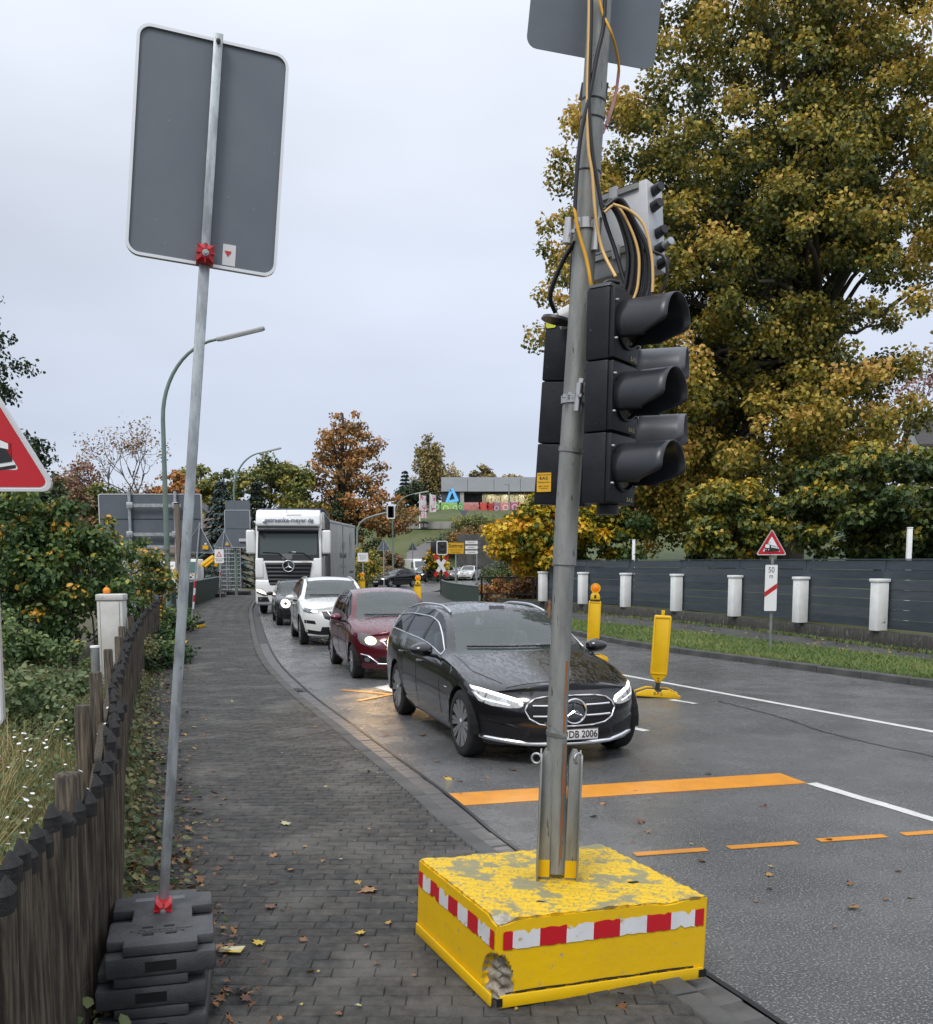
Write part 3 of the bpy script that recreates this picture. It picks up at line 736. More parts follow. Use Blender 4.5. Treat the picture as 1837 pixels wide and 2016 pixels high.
mb = MB(); mb.tube([mA @ Vector((0,-.47,-.07)), mA @ Vector((0,-.51,-.07))], .05, 18); wb(mb, 'cable_gland', head_m, tl, smooth=40)
hB, mB = signal_head(at(1110,812,5.02)+Vector((.06,.13,0)), (.38,.92,0), (.07,0,1), 3, .27, .14, .305, visor_m, letters=False)
nb = Vector((-.38,-.92,0)); bx = Vector((.92,-.38,0))
LBM = frame(mB @ Vector((.085,-.345,-.143)), bx, Vector((.07,0,1)))
mb = MB(); mb.prism(rrect(.075,.095,.002,1), .0015, LBM); lb = wb(mb, 'service_label', label_yel, tl)
wtext('Signalbau gesichert', .009, black_print, tl, LBM @ Matrix.Translation((0,.038,.002)), ext=.0002)
wtext('B.A.S.', .02, black_print, tl, LBM @ Matrix.Translation((0,.02,.002)), ext=.0002, bold=.0006)
wtext('Mietservice', .013, black_print, tl, LBM @ Matrix.Translation((0,.0,.002)), ext=.0002)
wtext('0800 / 24 Std.\nNotdienst', .010, black_print, tl, LBM @ Matrix.Translation((0,-.025,.002)), ext=.0002)
mb = MB(); mb.prism(rrect(.05,.05,.01), .0015, frame(mB @ Vector((.105,.432,-.143)), bx, Vector((.07,0,1)))); wb(mb, 'sticker', M('sticker_yellow', (.62,.66,.05), .5), tl)
hC, mC = signal_head(at(1275,800,5.12)+Vector((-.06,0,-.0)), (.95,-.30,0), (.06,0,1), 2, .25, .12, .325, visor_g, letters=False)
# radar detector under B's top: small white cone and black disc
mb = MB(); c = at(1100,630,4.95); mb.tube([c, c+Vector((.07,.0,.02))], .05, 18, rr=[.045,.06]); wb(mb, 'detector', M('detector_white', (.6,.6,.58), .4), tl, smooth=40)
mb = MB(); mb.lathe([(.0,0),(.075,0),(.07,.014),(.0,.016)], 24, Matrix.Translation(at(1095,633,4.86)) @ Matrix.Rotation(R(12),4,'Y')); wb(mb, 'detector_plate', black_plastic, tl, smooth=40)

# control box with connectors
CB = frame(at(1235,465,4.86), Vector((.80,-.60,.10)), Vector((.10,0,1)))
boxm = M('box_grey', (.48,.49,.50), .4, c2=(.42,.43,.44), scale=5)
mb = MB(); mb.box((-.15,-.195,-.08),(.15,.195,.08), CB); wb(mb, 'control_box', boxm, tl, bevel=.006)
for yy in (.172,-.10):
    mb = MB(); mb.box((-.15,yy-.012,.0805),(.11,yy+.012,.095), CB); wb(mb, 'rail', M('rail_alu', (.36,.35,.33), .4, .6), tl)
    mb = MB(); mb.box((-.15,yy+.014,.0807),(.11,yy+.022,.083), CB); wb(mb, 'rail_slot', slot, tl)
    mb = MB(); mb.box((-.035,yy-.03,.0808),(.005,yy+.03,.100), CB); wb(mb, 'rail_clip', boxm, tl)
for k, (yy, zz) in enumerate(((.155,.02),(.075,.035),(-.035,.0),(-.115,.01),(-.175,-.01))):
    mb = MB(); q = CB @ Matrix.Translation((.15,yy,zz)); mb.tube([q @ Vector((0,0,0)), q @ Vector((.038,0,.02)), q @ Vector((.055,0,.028))], .022, 14, rr=[.024,.022,.019]); cn = wb(mb, 'connector', black_plastic, tl, smooth=45)
mb = MB(); q = CB @ Matrix.Translation((.15,-.115,.01)); mb.tube([q @ Vector((.055,0,.03)), q @ Vector((.10,0,.055))], .017, 12); wb(mb, 'plug', galv, tl, smooth=45)

# cables
cab_b = M('cable_black', (.012,.012,.014), .4); cab_y = M('cable_yellow', (.78,.40,.03), .45); cab_p = M('cable_pink', (.62,.30,.30), .5); cab_t = M('cable_tan', (.75,.47,.17), .5)
def cable(pts, Y, r, m, name='cable'):
    P = [at(p[0], p[1], p[2] if len(p) > 2 else Y) for p in pts]; S = []
    for i in range(len(P)-1):
        a, b, c, d = P[max(i-1,0)], P[i], P[i+1], P[min(i+2,len(P)-1)]
        for k in range(7):
            t = k/7.; S.append(.5*((2*b)+(c-a)*t+(2*a-5*b+4*c-d)*t*t+(3*b-a-3*c+d)*t**3))
    S.append(P[-1]); mb = MB(); mb.tube(S, r, 8); return wb(mb, name, m, tl, smooth=60)
F_Y = 4.625
cable([(1160,-30),(1159,60),(1156,200),(1158,290),(1166,345),(1172,420),(1185,490),(1212,545,4.55)], F_Y, .0075, cab_t)
cable([(1164,-30),(1163,60),(1159,200),(1165,290),(1176,360),(1190,430),(1210,490),(1230,560,4.6)], F_Y, .0095, cab_b)
cable([(1192,-30),(1188,50),(1175,110),(1162,180),(1148,240),(1140,290),(1134,360),(1131,430)], F_Y, .0095, cab_b)
cable([(1176,-20),(1186,25),(1203,65),(1214,105,4.7),(1218,140,4.75),(1212,180,4.78),(1200,225,4.78),(1186,262,4.78)], F_Y, .0065, cab_y)
cable([(1218,138,4.752),(1212.5,180,4.775),(1200.5,225,4.775),(1186,262,4.775)], F_Y, .0072, cab_p)
cable([(1136,375,4.66),(1131,410),(1138,455),(1154,510),(1163,560),(1166,600,4.68),(1175,650,4.72)], F_Y, .0085, cab_y)
cable([(1132,475,4.7),(1105,520,4.75),(1083,580,4.8),(1093,615,4.85)], 4.8, .011, cab_b)
cable([(1128,490,4.76),(1124,560,4.78),(1128,620,4.8)], 4.8, .010, cab_b)
for k in range(15):
    x = k*3.6 - 6 + rnd.uniform(-3,3); z = rnd.uniform(-.04,.05); m = (cab_b, cab_b, cab_t, cab_b, cab_y, cab_b, cab_b, cab_t, cab_b, cab_b, cab_t, cab_b, cab_y, cab_b, cab_b)[k]; r = .0095 if m is cab_b else .0065
    cable([(1188+x*.1,412+rnd.uniform(-9,9)), (1205+x*.45,400+rnd.uniform(-8,6)), (1226+x*.75,440+x*.3), (1242+x*.85,500), (1238+x*1.0,560), (1228+x*1.05,590)], 4.60+z, r, m)
cable([(1206,402),(1240,415),(1268,445),(1282,500),(1285,545),(1284,575)], 4.53, .0065, cab_t)
cable([(1262,490,4.6),(1290,497,4.55),(1310,510,4.5),(1312,545,4.5),(1298,580,4.52),(1275,598,4.55)], 4.5, .006, cab_b)
cable([(1196,250),(1204,240,4.66),(1214,243,4.68),(1211,250,4.7),(1192,248)], 4.66, .003, cab_b, 'cable_tie')
for py in (200, 236, 340): mast_band(py, .0565, .006, cab_b, 'cable_tie', .10)
cable([(1185,575,4.5),(1188,560,4.5),(1200,553,4.5),(1220,556,4.5)], 4.5, .010, cab_b)

# sign plate at the top of the mast
TS = frame(at(1172,20,4.86), Vector((1,.16,-.10)), Vector((.085,0,1)))
mb = MB(); mb.prism(rrect(.615,.92,.05), .004, TS @ Matrix.Translation((0,.245,0))); wb(mb, 'sign_plate', sign_back, tl)

# ---- cut-off warning sign at the far left (faces us)
def train_symbol(root, M4, s, use_w=True):
    """tram front and carriages, drawn as flat print on the sign"""
    blk = black_print; w_ = white_sign
    T = lambda dz: Matrix.Translation(-root.location) @ M4 @ Matrix.Translation((0,0,dz))
    def pr(pts, m, dz, nm='print'):
        mb = MB(); mb.add([T(dz) @ Vector((x*s, y*s, 0)) for x, y in pts], [tuple(range(len(pts)))]); mb.build(nm, m, root)
    pr([(-.20,-.12),(-.02,-.16),(-.02,.10),(-.06,.14),(-.16,.14),(-.20,.10)], blk, .001)
    pr([(-.02,-.16),(.30,-.11),(.30,.0),(.12,.07),(-.02,.10)], blk, .001)
    pr([(-.18,.00),(-.04,-.01),(-.04,.10),(-.07,.12),(-.15,.12),(-.18,.10)], w_, .002)
    for k in range(4): pr([(.02+.07*k,.01-.012*k),(.07+.07*k,.0-.012*k),(.07+.07*k,.065-.022*k),(.02+.07*k,.075-.018*k)], w_, .002)
    pr([(-.22,-.16),(-.02,-.21),(.32,-.15),(.32,-.13),(-.02,-.185),(-.22,-.14)], blk, .001)
    pr([(-.14,-.045),(-.17,-.045),(-.17,-.075),(-.14,-.075)], w_, .002); pr([(-.05,-.055),(-.08,-.055),(-.08,-.085),(-.05,-.085)], w_, .002)
    pr([(-.16,.19),(.0,.17),(.0,.178),(-.16,.198)], blk, .001); pr([(-.11,.14),(-.10,.14),(-.06,.18),(-.07,.185)], blk, .001)
def warn_triangle(root, M4, side, face=True):
    h = side*math.sqrt(3)/2; tri = lambda k: [(-side/2*k,-h/3*k),(side/2*k,-h/3*k),(0,2*h/3*k)]
    loc = Matrix.Translation(-root.location)
    mb = MB(); mb.prism(rpoly(tri(1.0), side*.045), .006, loc @ M4, -.003); mb.build('sign_plate', white_sign if face else sign_back, root)
    mb = MB(); ring_prism(mb, rpoly(tri(1.015), side*.046), rpoly(tri(.965), side*.042), .022, loc @ M4, -.011); mb.build('rim', alu, root)
    if face:
        mb = MB(); ring_prism(mb, rpoly(tri(.925), side*.035), rpoly(tri(.58), side*.012), .0015, loc @ M4, .0035); mb.build('red_border', red_sign, root)
ws = thing('warning_sign', 'large tram warning triangle cut off by the left picture edge, above a white board', 'road sign', (-2.02,3.9,.1))
side = .66; crn = at(106,966,3.9); WM = frame(Vector((crn.x-.5*side*.985, 3.9, crn.z+side*.2887)), Vector((1,.05,0)), Vector((0,0,1)))
warn_triangle(ws, WM, side); train_symbol(ws, WM @ Matrix.Translation((-.02,-.01,.004)), .62)
DB = frame(Vector((-1.995,3.9,1.83)), Vector((1,.05,0)), Vector((0,0,1)))
mb = MB(); mb.prism(rrect(.30,1.0,.035), .006, DB, -.003); wb(mb, 'distance_board', white_sign, ws)
mb = MB(); ring_prism(mb, rrect(.306,1.006,.037), rrect(.288,.988,.03), .022, DB, -.011); wb(mb, 'rim', alu, ws)
mb = MB(); mb.tube([(-2.0,3.94,.1),(-2.0,3.94,2.8)], .03, 14); wb(mb, 'pole', galv, ws, smooth=50)

# ================================================================== CARS
def paint(name, c, rough=.16, metal=.3, wet=0., coat=1., c2=None):
    if name in MATS: return MATS[name]
    m = bpy.data.materials.new(name); MATS[name] = m
    t, b, o = nodes_of(m); L = t.links.new; N = t.nodes.new
    b.inputs['Base Color'].default_value = c4(c); b.inputs['Metallic'].default_value = metal
    b.inputs['Coat Weight'].default_value = coat; b.inputs['Coat Roughness'].default_value = .03; b.inputs['Roughness'].default_value = rough
    if wet:   # beads and runs of rain water: rougher film in streaks
        g = N('ShaderNodeTexCoord'); mp = N('ShaderNodeMapping'); mp.inputs['Scale'].default_value = (2.2, 7., 3.); L(g.outputs['Object'], mp.inputs[0])
        n = N('ShaderNodeTexNoise'); n.inputs['Scale'].default_value = 2.6; n.inputs['Detail'].default_value = 8; n.inputs['Distortion'].default_value = 1.6; L(mp.outputs[0], n.inputs[0])
        r = N('ShaderNodeMapRange'); r.inputs[1].default_value = .44; r.inputs[2].default_value = .54; r.inputs[3].default_value = .02; r.inputs[4].default_value = .02+.34*wet; L(n.outputs[0], r.inputs[0])
        ge = N('ShaderNodeNewGeometry'); sx = N('ShaderNodeSeparateXYZ'); L(ge.outputs['Normal'], sx.inputs[0]); up = N('ShaderNodeMapRange'); up.inputs[1].default_value = .45; up.inputs[2].default_value = .85; L(sx.outputs[2], up.inputs[0])
        mu = N('ShaderNodeMath'); mu.operation = 'MULTIPLY'; L(r.outputs[0], mu.inputs[0]); L(up.outputs[0], mu.inputs[1])
        ad = N('ShaderNodeMath'); ad.operation = 'ADD'; L(mu.outputs[0], ad.inputs[0]); ad.inputs[1].default_value = .025
        L(ad.outputs[0], b.inputs['Coat Roughness'])
        n2 = N('ShaderNodeTexNoise'); n2.inputs['Scale'].default_value = 60; n2.inputs['Detail'].default_value = 4; L(g.outputs['Object'], n2.inputs[0])
        bp = N('ShaderNodeBump'); bp.inputs['Strength'].default_value = .10*wet; bp.inputs['Distance'].default_value = .004; L(n2.outputs[0], bp.inputs['Height'])
        L(bp.outputs[0], b.inputs['Coat Normal']); 
        m2 = N('ShaderNodeMapRange'); m2.inputs[1].default_value = .46; m2.inputs[2].default_value = .56; m2.inputs[3].default_value = rough; m2.inputs[4].default_value = .42; L(n.outputs[0], m2.inputs[0]); mq = N('ShaderNodeMix'); mq.inputs[2].default_value = rough; L(up.outputs[0], mq.inputs[0]); L(m2.outputs[0], mq.inputs[3]); L(mq.outputs[0], b.inputs['Roughness'])
    return m
car_glass = glass_mat('car_glass', (.92,.98,.96), 0., 1.95, (.50,.62,.60), .07)
dark_glass = glass_mat('tinted_glass', (.20,.25,.24), 0., 1.6); side_gl = glass_mat('side_glass', (.66,.76,.73), 0., 1.6)
lamp_glass = glass_mat('lamp_glass', (.85,.88,.9), .0, 1.5, (.35,.37,.40), .35)
lamp_in = M('lamp_inside', (.35,.36,.38), .25, .7, c2=(.10,.10,.11), scale=30)
drl = M('daytime_light', (1,1,.95), .3, emit=(1.,.98,.88), es=2.6)
head_on = M('headlight_on', (1,.95,.8), .3, emit=(1.,.70,.28), es=1.7)
head_dim = M('headlight_glow', (1,.9,.7), .3, emit=(1.,.86,.60), es=3.)
trim = M('black_trim', (.010,.010,.011), .35); seat_m = M('seat_fabric', (.26,.26,.265), .8); dash_m = M('dashboard', (.12,.124,.13), .7)
grille_m = M('grille_black', (.008,.008,.009), .45); rim_silver = M('rim_silver', (.55,.56,.57), .3, .85); rim_dark = M('rim_dark', (.035,.035,.038), .35, .6)
plate_w = M('plate_white', (.75,.75,.74), .4); plate_b = M('plate_blue', (.01,.05,.30), .4)
NS, NG, NT = 9, 5, 8

class Car:
    def __init__(s, sp, name, label, cat, loc, rz, group=None):
        s.sp = sp; s.root = thing(name, label, cat, loc, rz, group); s.x0 = sp['foh'] + sp['wb']/2; s.body()
    def body(s):
        sp = s.sp; sf, sr = sp['sf'], sp['sr']; wheels = [sp['foh'], sp['foh']+sp['wb']]; Ra = sp['R']*sp.get('arch', 1.12)
        keys = [sf, sr, sp['cowl'], sp['roof0']] + [v for w in sp['win'] for v in w] + list(sp.get('rear', ()))
        for w in wheels: keys += [w + Ra*math.cos(a) for a in np.linspace(0, PI, 13)]
        S = list(np.linspace(sf, sr, 46)); S = [q for q in S if min(abs(q-k) for k in keys) > .03] + keys; S = sorted(set(round(q, 4) for q in S if sf <= q <= sr)); s.S = S
        G = []
        for q in S:
            zt = smooth_interp(q, sp['top']); be = smooth_interp(q, sp['belt']); w = smooth_interp(q, sp['wide']); zl = smooth_interp(q, sp['low'])
            for wc in wheels:
                if abs(q-wc) < Ra: zl = max(zl, sp['R'] + math.sqrt(max(0, Ra**2-(q-wc)**2)))
            cr = smooth_interp(q, sp['crown']); ze = max(be+.018, zt-cr); pts = []
            fl = max([0]+[.006*max(0, 1-((abs(q-wc)-Ra*.2)/(Ra*1.1))**2) for wc in wheels if abs(q-wc) < Ra*1.25])
            for j in range(NS):
                t = j/(NS-1.); z = zl + (be-zl)*t; zr = (z-.18)/(be-.18)
                y = w*float(np.interp(zr, [0,.12,.30,.55,.72,.86,.94,1.], sp.get('side', [.90,.955,.985,1.,.995,.985,.972,.950]))) + fl*(1-t)
                pts.append((q, y, z))
            ws = w*.950; ye = ws - sp.get('inset', .045) - sp['tumble']*max(0, ze-be-.018)
            for j in range(1, NG+1):
                t = j/float(NG); pts.append((q, ws+(ye-ws)*t**(1.0 if ze-be > .1 else .8) + .018*math.sin(PI*t)*min(1, (ze-be)/.3), be+(ze-be)*t))
            for j in range(1, NT+1):
                t = j/float(NT); pts.append((q, ye*(1-t), zt-(zt-ze)*(1-t)**2.2))
            b = smooth_interp(q, sp['bulge']); P = []
            for k, (qq, y, z) in enumerate(pts):
                if k >= NS: qq = qq - b*(1-min(1, abs(y)/ws)**2.3)
                P.append((qq, y, z))
            G.append(P)
        nr = NS+NG+NT; mb = {'b': MB(), 'w': MB(), 's': [MB() for _ in range(2*len(sp['win']))], 'r': MB()}
        X = lambda p, sg=1: (s.x0-p[0], sg*p[1], p[2])
        for i in range(len(S)-1):
            q0, q1 = S[i], S[i+1]; qm = (q0+q1)/2; hgt = smooth_interp(qm, sp['top'])-smooth_interp(qm, sp['belt'])
            for r in range(nr-1):
                tgt = mb['b']
                if r >= NS+NG-1 and sp['cowl'] <= qm <= sp['roof0'] and r >= NS+NG: tgt = mb['w']
                elif r >= NS+NG and sp.get('rear') and sp['rear'][0] <= qm <= sp['rear'][1]: tgt = mb['r']
                elif NS <= r < NS+NG-1 and hgt > .16:
                    for k, (a, b_) in enumerate(sp['win']):
                        if a <= qm <= b_: tgt = (mb['s'][2*k], mb['s'][2*k+1])
                quad = [G[i][r], G[i+1][r], G[i+1][r+1], G[i][r+1]]
                for sg in (1, -1):
                    q = [X(p, sg) for p in quad]; (tgt[sg > 0] if isinstance(tgt, tuple) else tgt).add(q[::-1] if sg > 0 else q, [(0,1,2,3)])
        # front and rear caps
        for end in (0, -1):
            st = G[end]; cap = []; q = S[end]; b0 = smooth_interp(q, sp['bulge']); ws = smooth_interp(q, sp['wide'])*.950; tab = sp['nose'] if end == 0 else sp['tail']; sgn = -1 if end == 0 else 1
            topr = st[NS+NG-1:]                       # edge .. centre
            zc = [p[2] for p in topr]; z_e = topr[0][2]
            for i in range(NS+NG):
                _, yi, zi = st[i]; rowp = []; bot = sp['low'][0][1] if i == 0 else zi
                for j in range(NT+1):
                    f = 1 - j/float(NT); y = yi*f; zz = zi + (zc[j]-z_e)*(i/(NS+NG-1.))**2
                    a = float(np.interp(zi, [t[0] for t in tab], [t[1] for t in tab])) if i < NS else (b0 if end == 0 else float(np.interp(zi, [t[0] for t in tab], [t[1] for t in tab])))
                    kap = 1. if i < NS else min(1, yi/ws)
                    dx = a*(1-min(1, f*kap)**sp.get('pw', 2.6)); 
                    if end == -1 and i >= NS: dx = dx*(1 - (i-NS+1)/float(NG)) + 0
                    rowp.append((q + sgn*dx, y, zz))
                cap.append(rowp)
            if end == 0:
                cap[-1] = [(p[0], p[1], p[2]) for p in topr]
            for i in range(NS+NG-1):
                for j in range(NT):
                    quad = [cap[i][j], cap[i][j+1], cap[i+1][j+1], cap[i+1][j]]
                    for sg in (1, -1):
                        qd = [X(p, sg) for p in quad]; flip = (sg > 0) == (end == 0); mb['b'].add(qd[::-1] if flip else qd, [(0,1,2,3)])
            # underside lip
            lo = cap[0]
            for j in range(NT):
                for sg in (1, -1):
                    a, b_ = X(lo[j], sg), X(lo[j+1], sg); mb['b'].add([a, b_, (b_[0]-.25*(1 if end == 0 else -1), b_[1], b_[2]+.0), (a[0]-.25*(1 if end == 0 else -1), a[1], a[2])], [(0,1,2,3)])
        def make(m, name, mat, smooth=38):
            if not m.f: return None
            me = bpy.data.meshes.new(name); me.from_pydata(m.v, [], m.f); bm = bmesh.new(); bm.from_mesh(me)
            bmesh.ops.remove_doubles(bm, verts=bm.verts, dist=4e-4); bmesh.ops.dissolve_degenerate(bm, edges=bm.edges, dist=1e-5)
            bmesh.ops.recalc_face_normals(bm, faces=bm.faces) if name == 'body' else None
            if name != 'body':
                bm.faces.ensure_lookup_table(); ctr = Vector((-.2, 0, .75))
                bad = [f for f in bm.faces if f.normal.dot(f.calc_center_median()-ctr) < 0]
                if bad: bmesh.ops.reverse_faces(bm, faces=bad)
            bm.to_mesh(me); bm.free(); me.materials.append(mat); smooth_mesh(me, smooth); return obj(name, me, s.root)
        s.G = G; bodyo = make(mb['b'], 'body', sp['paint']); s.bodyo = bodyo
        make(mb['w'], 'windscreen', sp.get('glass', car_glass)); make(mb['r'], 'rear_window', sp.get('glass', car_glass))
        for m in mb['s']: make(m, 'side_window', sp.get('side_glass', side_gl))
        s.bvh = BVHTree.FromPolygons([Vector(v) for v in mb['b'].v] + [], mb['b'].f)
        allv, allf = [], []
        for m in [mb['b'], mb['w'], mb['r']] + mb['s']:
            k = len(allv); allv += m.v; allf += [tuple(i+k for i in f) for f in m.f]
        s.bvh_all = BVHTree.FromPolygons([Vector(v) for v in allv], allf)
        # window surrounds
        tm = sp.get('wintrim', trim)
        for sg in (1, -1):
            a, b_ = sp['win'][0][0], sp['win'][-1][1]; idx = [i for i, q in enumerate(S) if a <= q <= b_ and smooth_interp(q, sp['top'])-smooth_interp(q, sp['belt']) > .10]
            lowl = [Vector(X(G[i][NS], sg)) + Vector((0, sg*.002, 0)) for i in idx]; upl = [Vector(X(G[i][NS+NG-2], sg)) + Vector((0, sg*.002, 0)) for i in idx]
            m = MB(); m.tube(lowl + upl[::-1] + [lowl[0]], sp.get('trim_r', .010), 6, False); m.build('window_trim', tm, s.root, smooth=60)
            for k in range(len(sp['win'])-1):
                c = (sp['win'][k][1]+sp['win'][k+1][0])/2; i = min(range(len(S)), key=lambda i: abs(S[i]-c))
                pl = [Vector(X(G[i][r], sg)) for r in range(NS, NS+NG-1)]; wd = (sp['win'][k+1][0]-sp['win'][k][1])/2+.006; m = MB()
                for r in range(len(pl)-1):
                    p, q = pl[r], pl[r+1]; m.add([p+Vector((-wd,sg*.003,0)), p+Vector((wd,sg*.003,0)), q+Vector((wd,sg*.003,0)), q+Vector((-wd,sg*.003,0))], [(0,1,2,3)])
                m.build('pillar_trim', trim, s.root)
        # floor, wheel wells, cabin
        xf, xr = s.x0-sf-.05, s.x0-sr+.05; w = sp['W']/2
        m = MB(); m.box((xr,-w+.22,sp['low'][0][1]+.02),(xf,w-.22,sp['low'][0][1]+.08))
        for wc in wheels:
            for sg in (1,-1):
                c = s.x0-wc; vs = []; A = np.linspace(-.15, PI+.15, 14)
                for a in A:
                    for yy in (w-.012, w-.32): vs.append((c+Ra*1.0*math.cos(a), sg*yy, sp['R']+Ra*1.0*math.sin(a)))
                m.add(vs, [(2*i,2*i+2,2*i+3,2*i+1) for i in range(13)]); vs2 = [(c+Ra*math.cos(a), sg*(w-.32), sp['R']+Ra*math.sin(a)) for a in A]
                m.add(vs2, [tuple(range(14))])
        m.build('underbody', M('underbody_black', (.006,.006,.006), .9), s.root)
        cw = s.x0-sp['cowl']; bz = smooth_interp(sp['cowl']+.3, sp['belt'])
        m = MB(); m.box((cw-.62,-w+.14,bz-.32),(cw-.06,w-.14,bz-.02)); m.build('dashboard', dash_m, s.root, bevel=.05)
        for sg in (1,-1):
            sx = cw-1.42; m = MB(); m.box((sx,sg*.36-.25,.38),(sx+.52,sg*.36+.25,bz-.36)); m.box((sx-.16,sg*.36-.24,.40),(sx+.0,sg*.36+.24,bz+.17)); m.build('seat', seat_m, s.root, bevel=.05)
            m = MB(); m.box((sx-.16,sg*.36-.13,bz+.20),(sx-.05,sg*.36+.13,bz+.38)); m.build('headrest', seat_m, s.root, bevel=.04)
        if sp['roof1'] - sp['cowl'] > 2.0:
            m = MB(); m.box((cw-2.5,-w+.2,.45),(cw-2.35,w-.2,bz+.12)); m.build('rear_seat', dash_m, s.root, bevel=.05)
        y = .36*sp.get('drive', 1); m = MB(); q = Matrix.Translation((cw-.72, y, bz-.10)) @ Matrix.Rotation(R(68),4,'Y')
        m.tube([q @ Vector((.18*math.cos(a), .18*math.sin(a), 0)) for a in np.linspace(0,2*PI,21)], .016, 8, False); m.tube([q @ Vector((-.18,0,0)), q @ Vector((.18,0,0))], .02, 6); m.build('steering_wheel', trim, s.root, smooth=60)
        # wheels
        for k, wc in enumerate(wheels):
            for sg in (1,-1): s.wheel(s.x0-wc, sg, sp.get('steer', 0.) if k == 0 else 0.)
    def wheel(s, x, sg, steer):
        sp = s.sp; r = sp['R']; rr = sp['rim']; wd = sp.get('tw', .21); T = Matrix.Rotation(-sg*R(90),4,'X')   # z axis -> outwards
        key = ('wheelmesh', id(sp))
        if key not in MATS:
            m = MB(); m.lathe([(rr*.96,-.02),(rr,-.002),(rr+.012,.0),(r*.93,-.004),(r*.985,-.018),(r,-.035),(r,-wd+.03),(r*.98,-wd+.012),(rr,-wd)], 44)
            tyre = m.mesh('tyre', rubber, 45)
            m = MB(); m.lathe([(rr*1.0,-.004),(rr*.985,.001),(rr*.95,-.006),(rr*.93,-.06),(.02,-.075)], 44); m.cur = 1; n = sp['spokes']; sw = sp.get('sw', .03)
            for i in range(n):
                a = 2*PI*i/n; q = Matrix.Rotation(a,4,'Z')
                da = sp.get('pair', 0.)
                for d in ((-da, da) if da else (0.,)):
                    m.add([q @ Vector(v) for v in ((rr*.16,-sw*.55+d*.3,-.012),(rr*.16,sw*.55+d*.3,-.012),(rr*.955,sw+d,-.002),(rr*.955,-sw+d,-.002),(rr*.16,-sw*.55+d*.3,-.05),(rr*.16,sw*.55+d*.3,-.05),(rr*.955,sw+d,-.05),(rr*.955,-sw+d,-.05))],
                          [(0,1,2,3),(1,5,6,2),(4,0,3,7)])
            m.lathe([(.0,.002),(.030,.001),(.036,-.006),(rr*.24,-.014),(rr*.26,-.04)], 24)
            MATS[key] = (tyre, m.mesh('rim', [rim_dark, sp.get('rimm', rim_silver)], 40))
        tyre, rim = MATS[key]
        wo = obj('wheel', tyre, s.root); wo.matrix_local = Matrix.Translation((x, sg*(sp['W']/2-.022), r)) @ Matrix.Rotation(steer,4,'Z') @ T
        obj('rim', rim, wo)
    # ---- features projected onto the body
    def hit(s, y, z, b=None):
        h = (b or s.bvh).ray_cast(Vector((8, y, z)), Vector((-1,0,0)))
        return h[0].x if h[0] is not None else None
    def front(s, name, outline, off, mat, mirror=False, parent=None, rim=.02, res=.05, glassy=False):
        o = None
        for sg in ((1,-1) if mirror else (1,)):
            bm = bmesh.new(); pts = [(sg*y, z) for y, z in outline]
            f = bm.faces.new([bm.verts.new((0, y, z)) for y, z in pts]); bmesh.ops.triangulate(bm, faces=[f])
            for _ in range(4):
                es = [e for e in bm.edges if e.calc_length() > res]
                if not es: break
                bmesh.ops.subdivide_edges(bm, edges=es, cuts=1); bmesh.ops.triangulate(bm, faces=bm.faces[:])
            last = None
            for v in bm.verts:
                x = s.hit(v.co.y, v.co.z)
                if x is None: x = s.hit(v.co.y*.97, v.co.z)
                if x is None: x = s.x0-s.sp['sf']-.25
                v.co.x = x + off
            bmesh.ops.recalc_face_normals(bm, faces=bm.faces[:])
            if sum(f.normal.x for f in bm.faces) < 0: bmesh.ops.reverse_faces(bm, faces=bm.faces[:])
            if rim:
                be = [e for e in bm.edges if e.is_boundary]; r = bmesh.ops.extrude_edge_only(bm, edges=be)
                for v in [g for g in r['geom'] if isinstance(g, bmesh.types.BMVert)]: v.co.x -= rim
            me = bpy.data.meshes.new(name); bm.to_mesh(me); bm.free(); me.materials.append(mat); smooth_mesh(me, 35); o = obj(name, me, parent or s.root)
        return o
    def ftube(s, name, pts, r, mat, off=.006, mirror=False, closed=False):
        for sg in ((1,-1) if mirror else (1,)):
            P = []
            n = len(pts); seq = list(range(n)) + ([0] if closed else [])
            for a, b in zip(seq[:-1], seq[1:]):
                for k in range(5):
                    t = k/5.; y = pts[a][0]*(1-t)+pts[b][0]*t; z = pts[a][1]*(1-t)+pts[b][1]*t; x = s.hit(sg*y, z)
                    if x is not None: P.append(Vector((x+off, sg*y, z)))
            y, z = pts[seq[-1]]; x = s.hit(sg*y, z)
            if x is not None: P.append(Vector((x+off, sg*y, z)))
            if len(P) > 1: m = MB(); m.tube(P, r, 6); m.build(name, mat, s.root, smooth=60)
    def side_line(s, name, pts, r, mat, off=.0, sides=(1,-1)):
        """pts (s, z) on the flank"""
        for sg in sides:
            P = []
            for a, b in zip(pts[:-1], pts[1:]):
                for k in range(6):
                    t = k/6.; q = a[0]*(1-t)+b[0]*t; z = a[1]*(1-t)+b[1]*t
                    h = s.bvh_all.ray_cast(Vector((s.x0-q, sg*3, z)), Vector((0,-sg,0)))
                    if h[0] is not None: P.append(h[0] + Vector((0, sg*off, 0)))
            if len(P) > 1: m = MB(); m.tube(P, r, 5, False); m.build(name, mat, s.root, smooth=60)
    def handle(s, q, z, mat):
        for sg in (1,-1):
            h = s.bvh_all.ray_cast(Vector((s.x0-q, sg*3, z)), Vector((0,-sg,0)))
            if h[0] is None: continue
            m = MB(); m.tube([h[0]+Vector((-.10,sg*.0,0)), h[0]+Vector((-.07,sg*.03,0)), h[0]+Vector((.07,sg*.03,0)), h[0]+Vector((.10,0,0))], .014, 8); m.build('door_handle', mat, s.root, smooth=60)
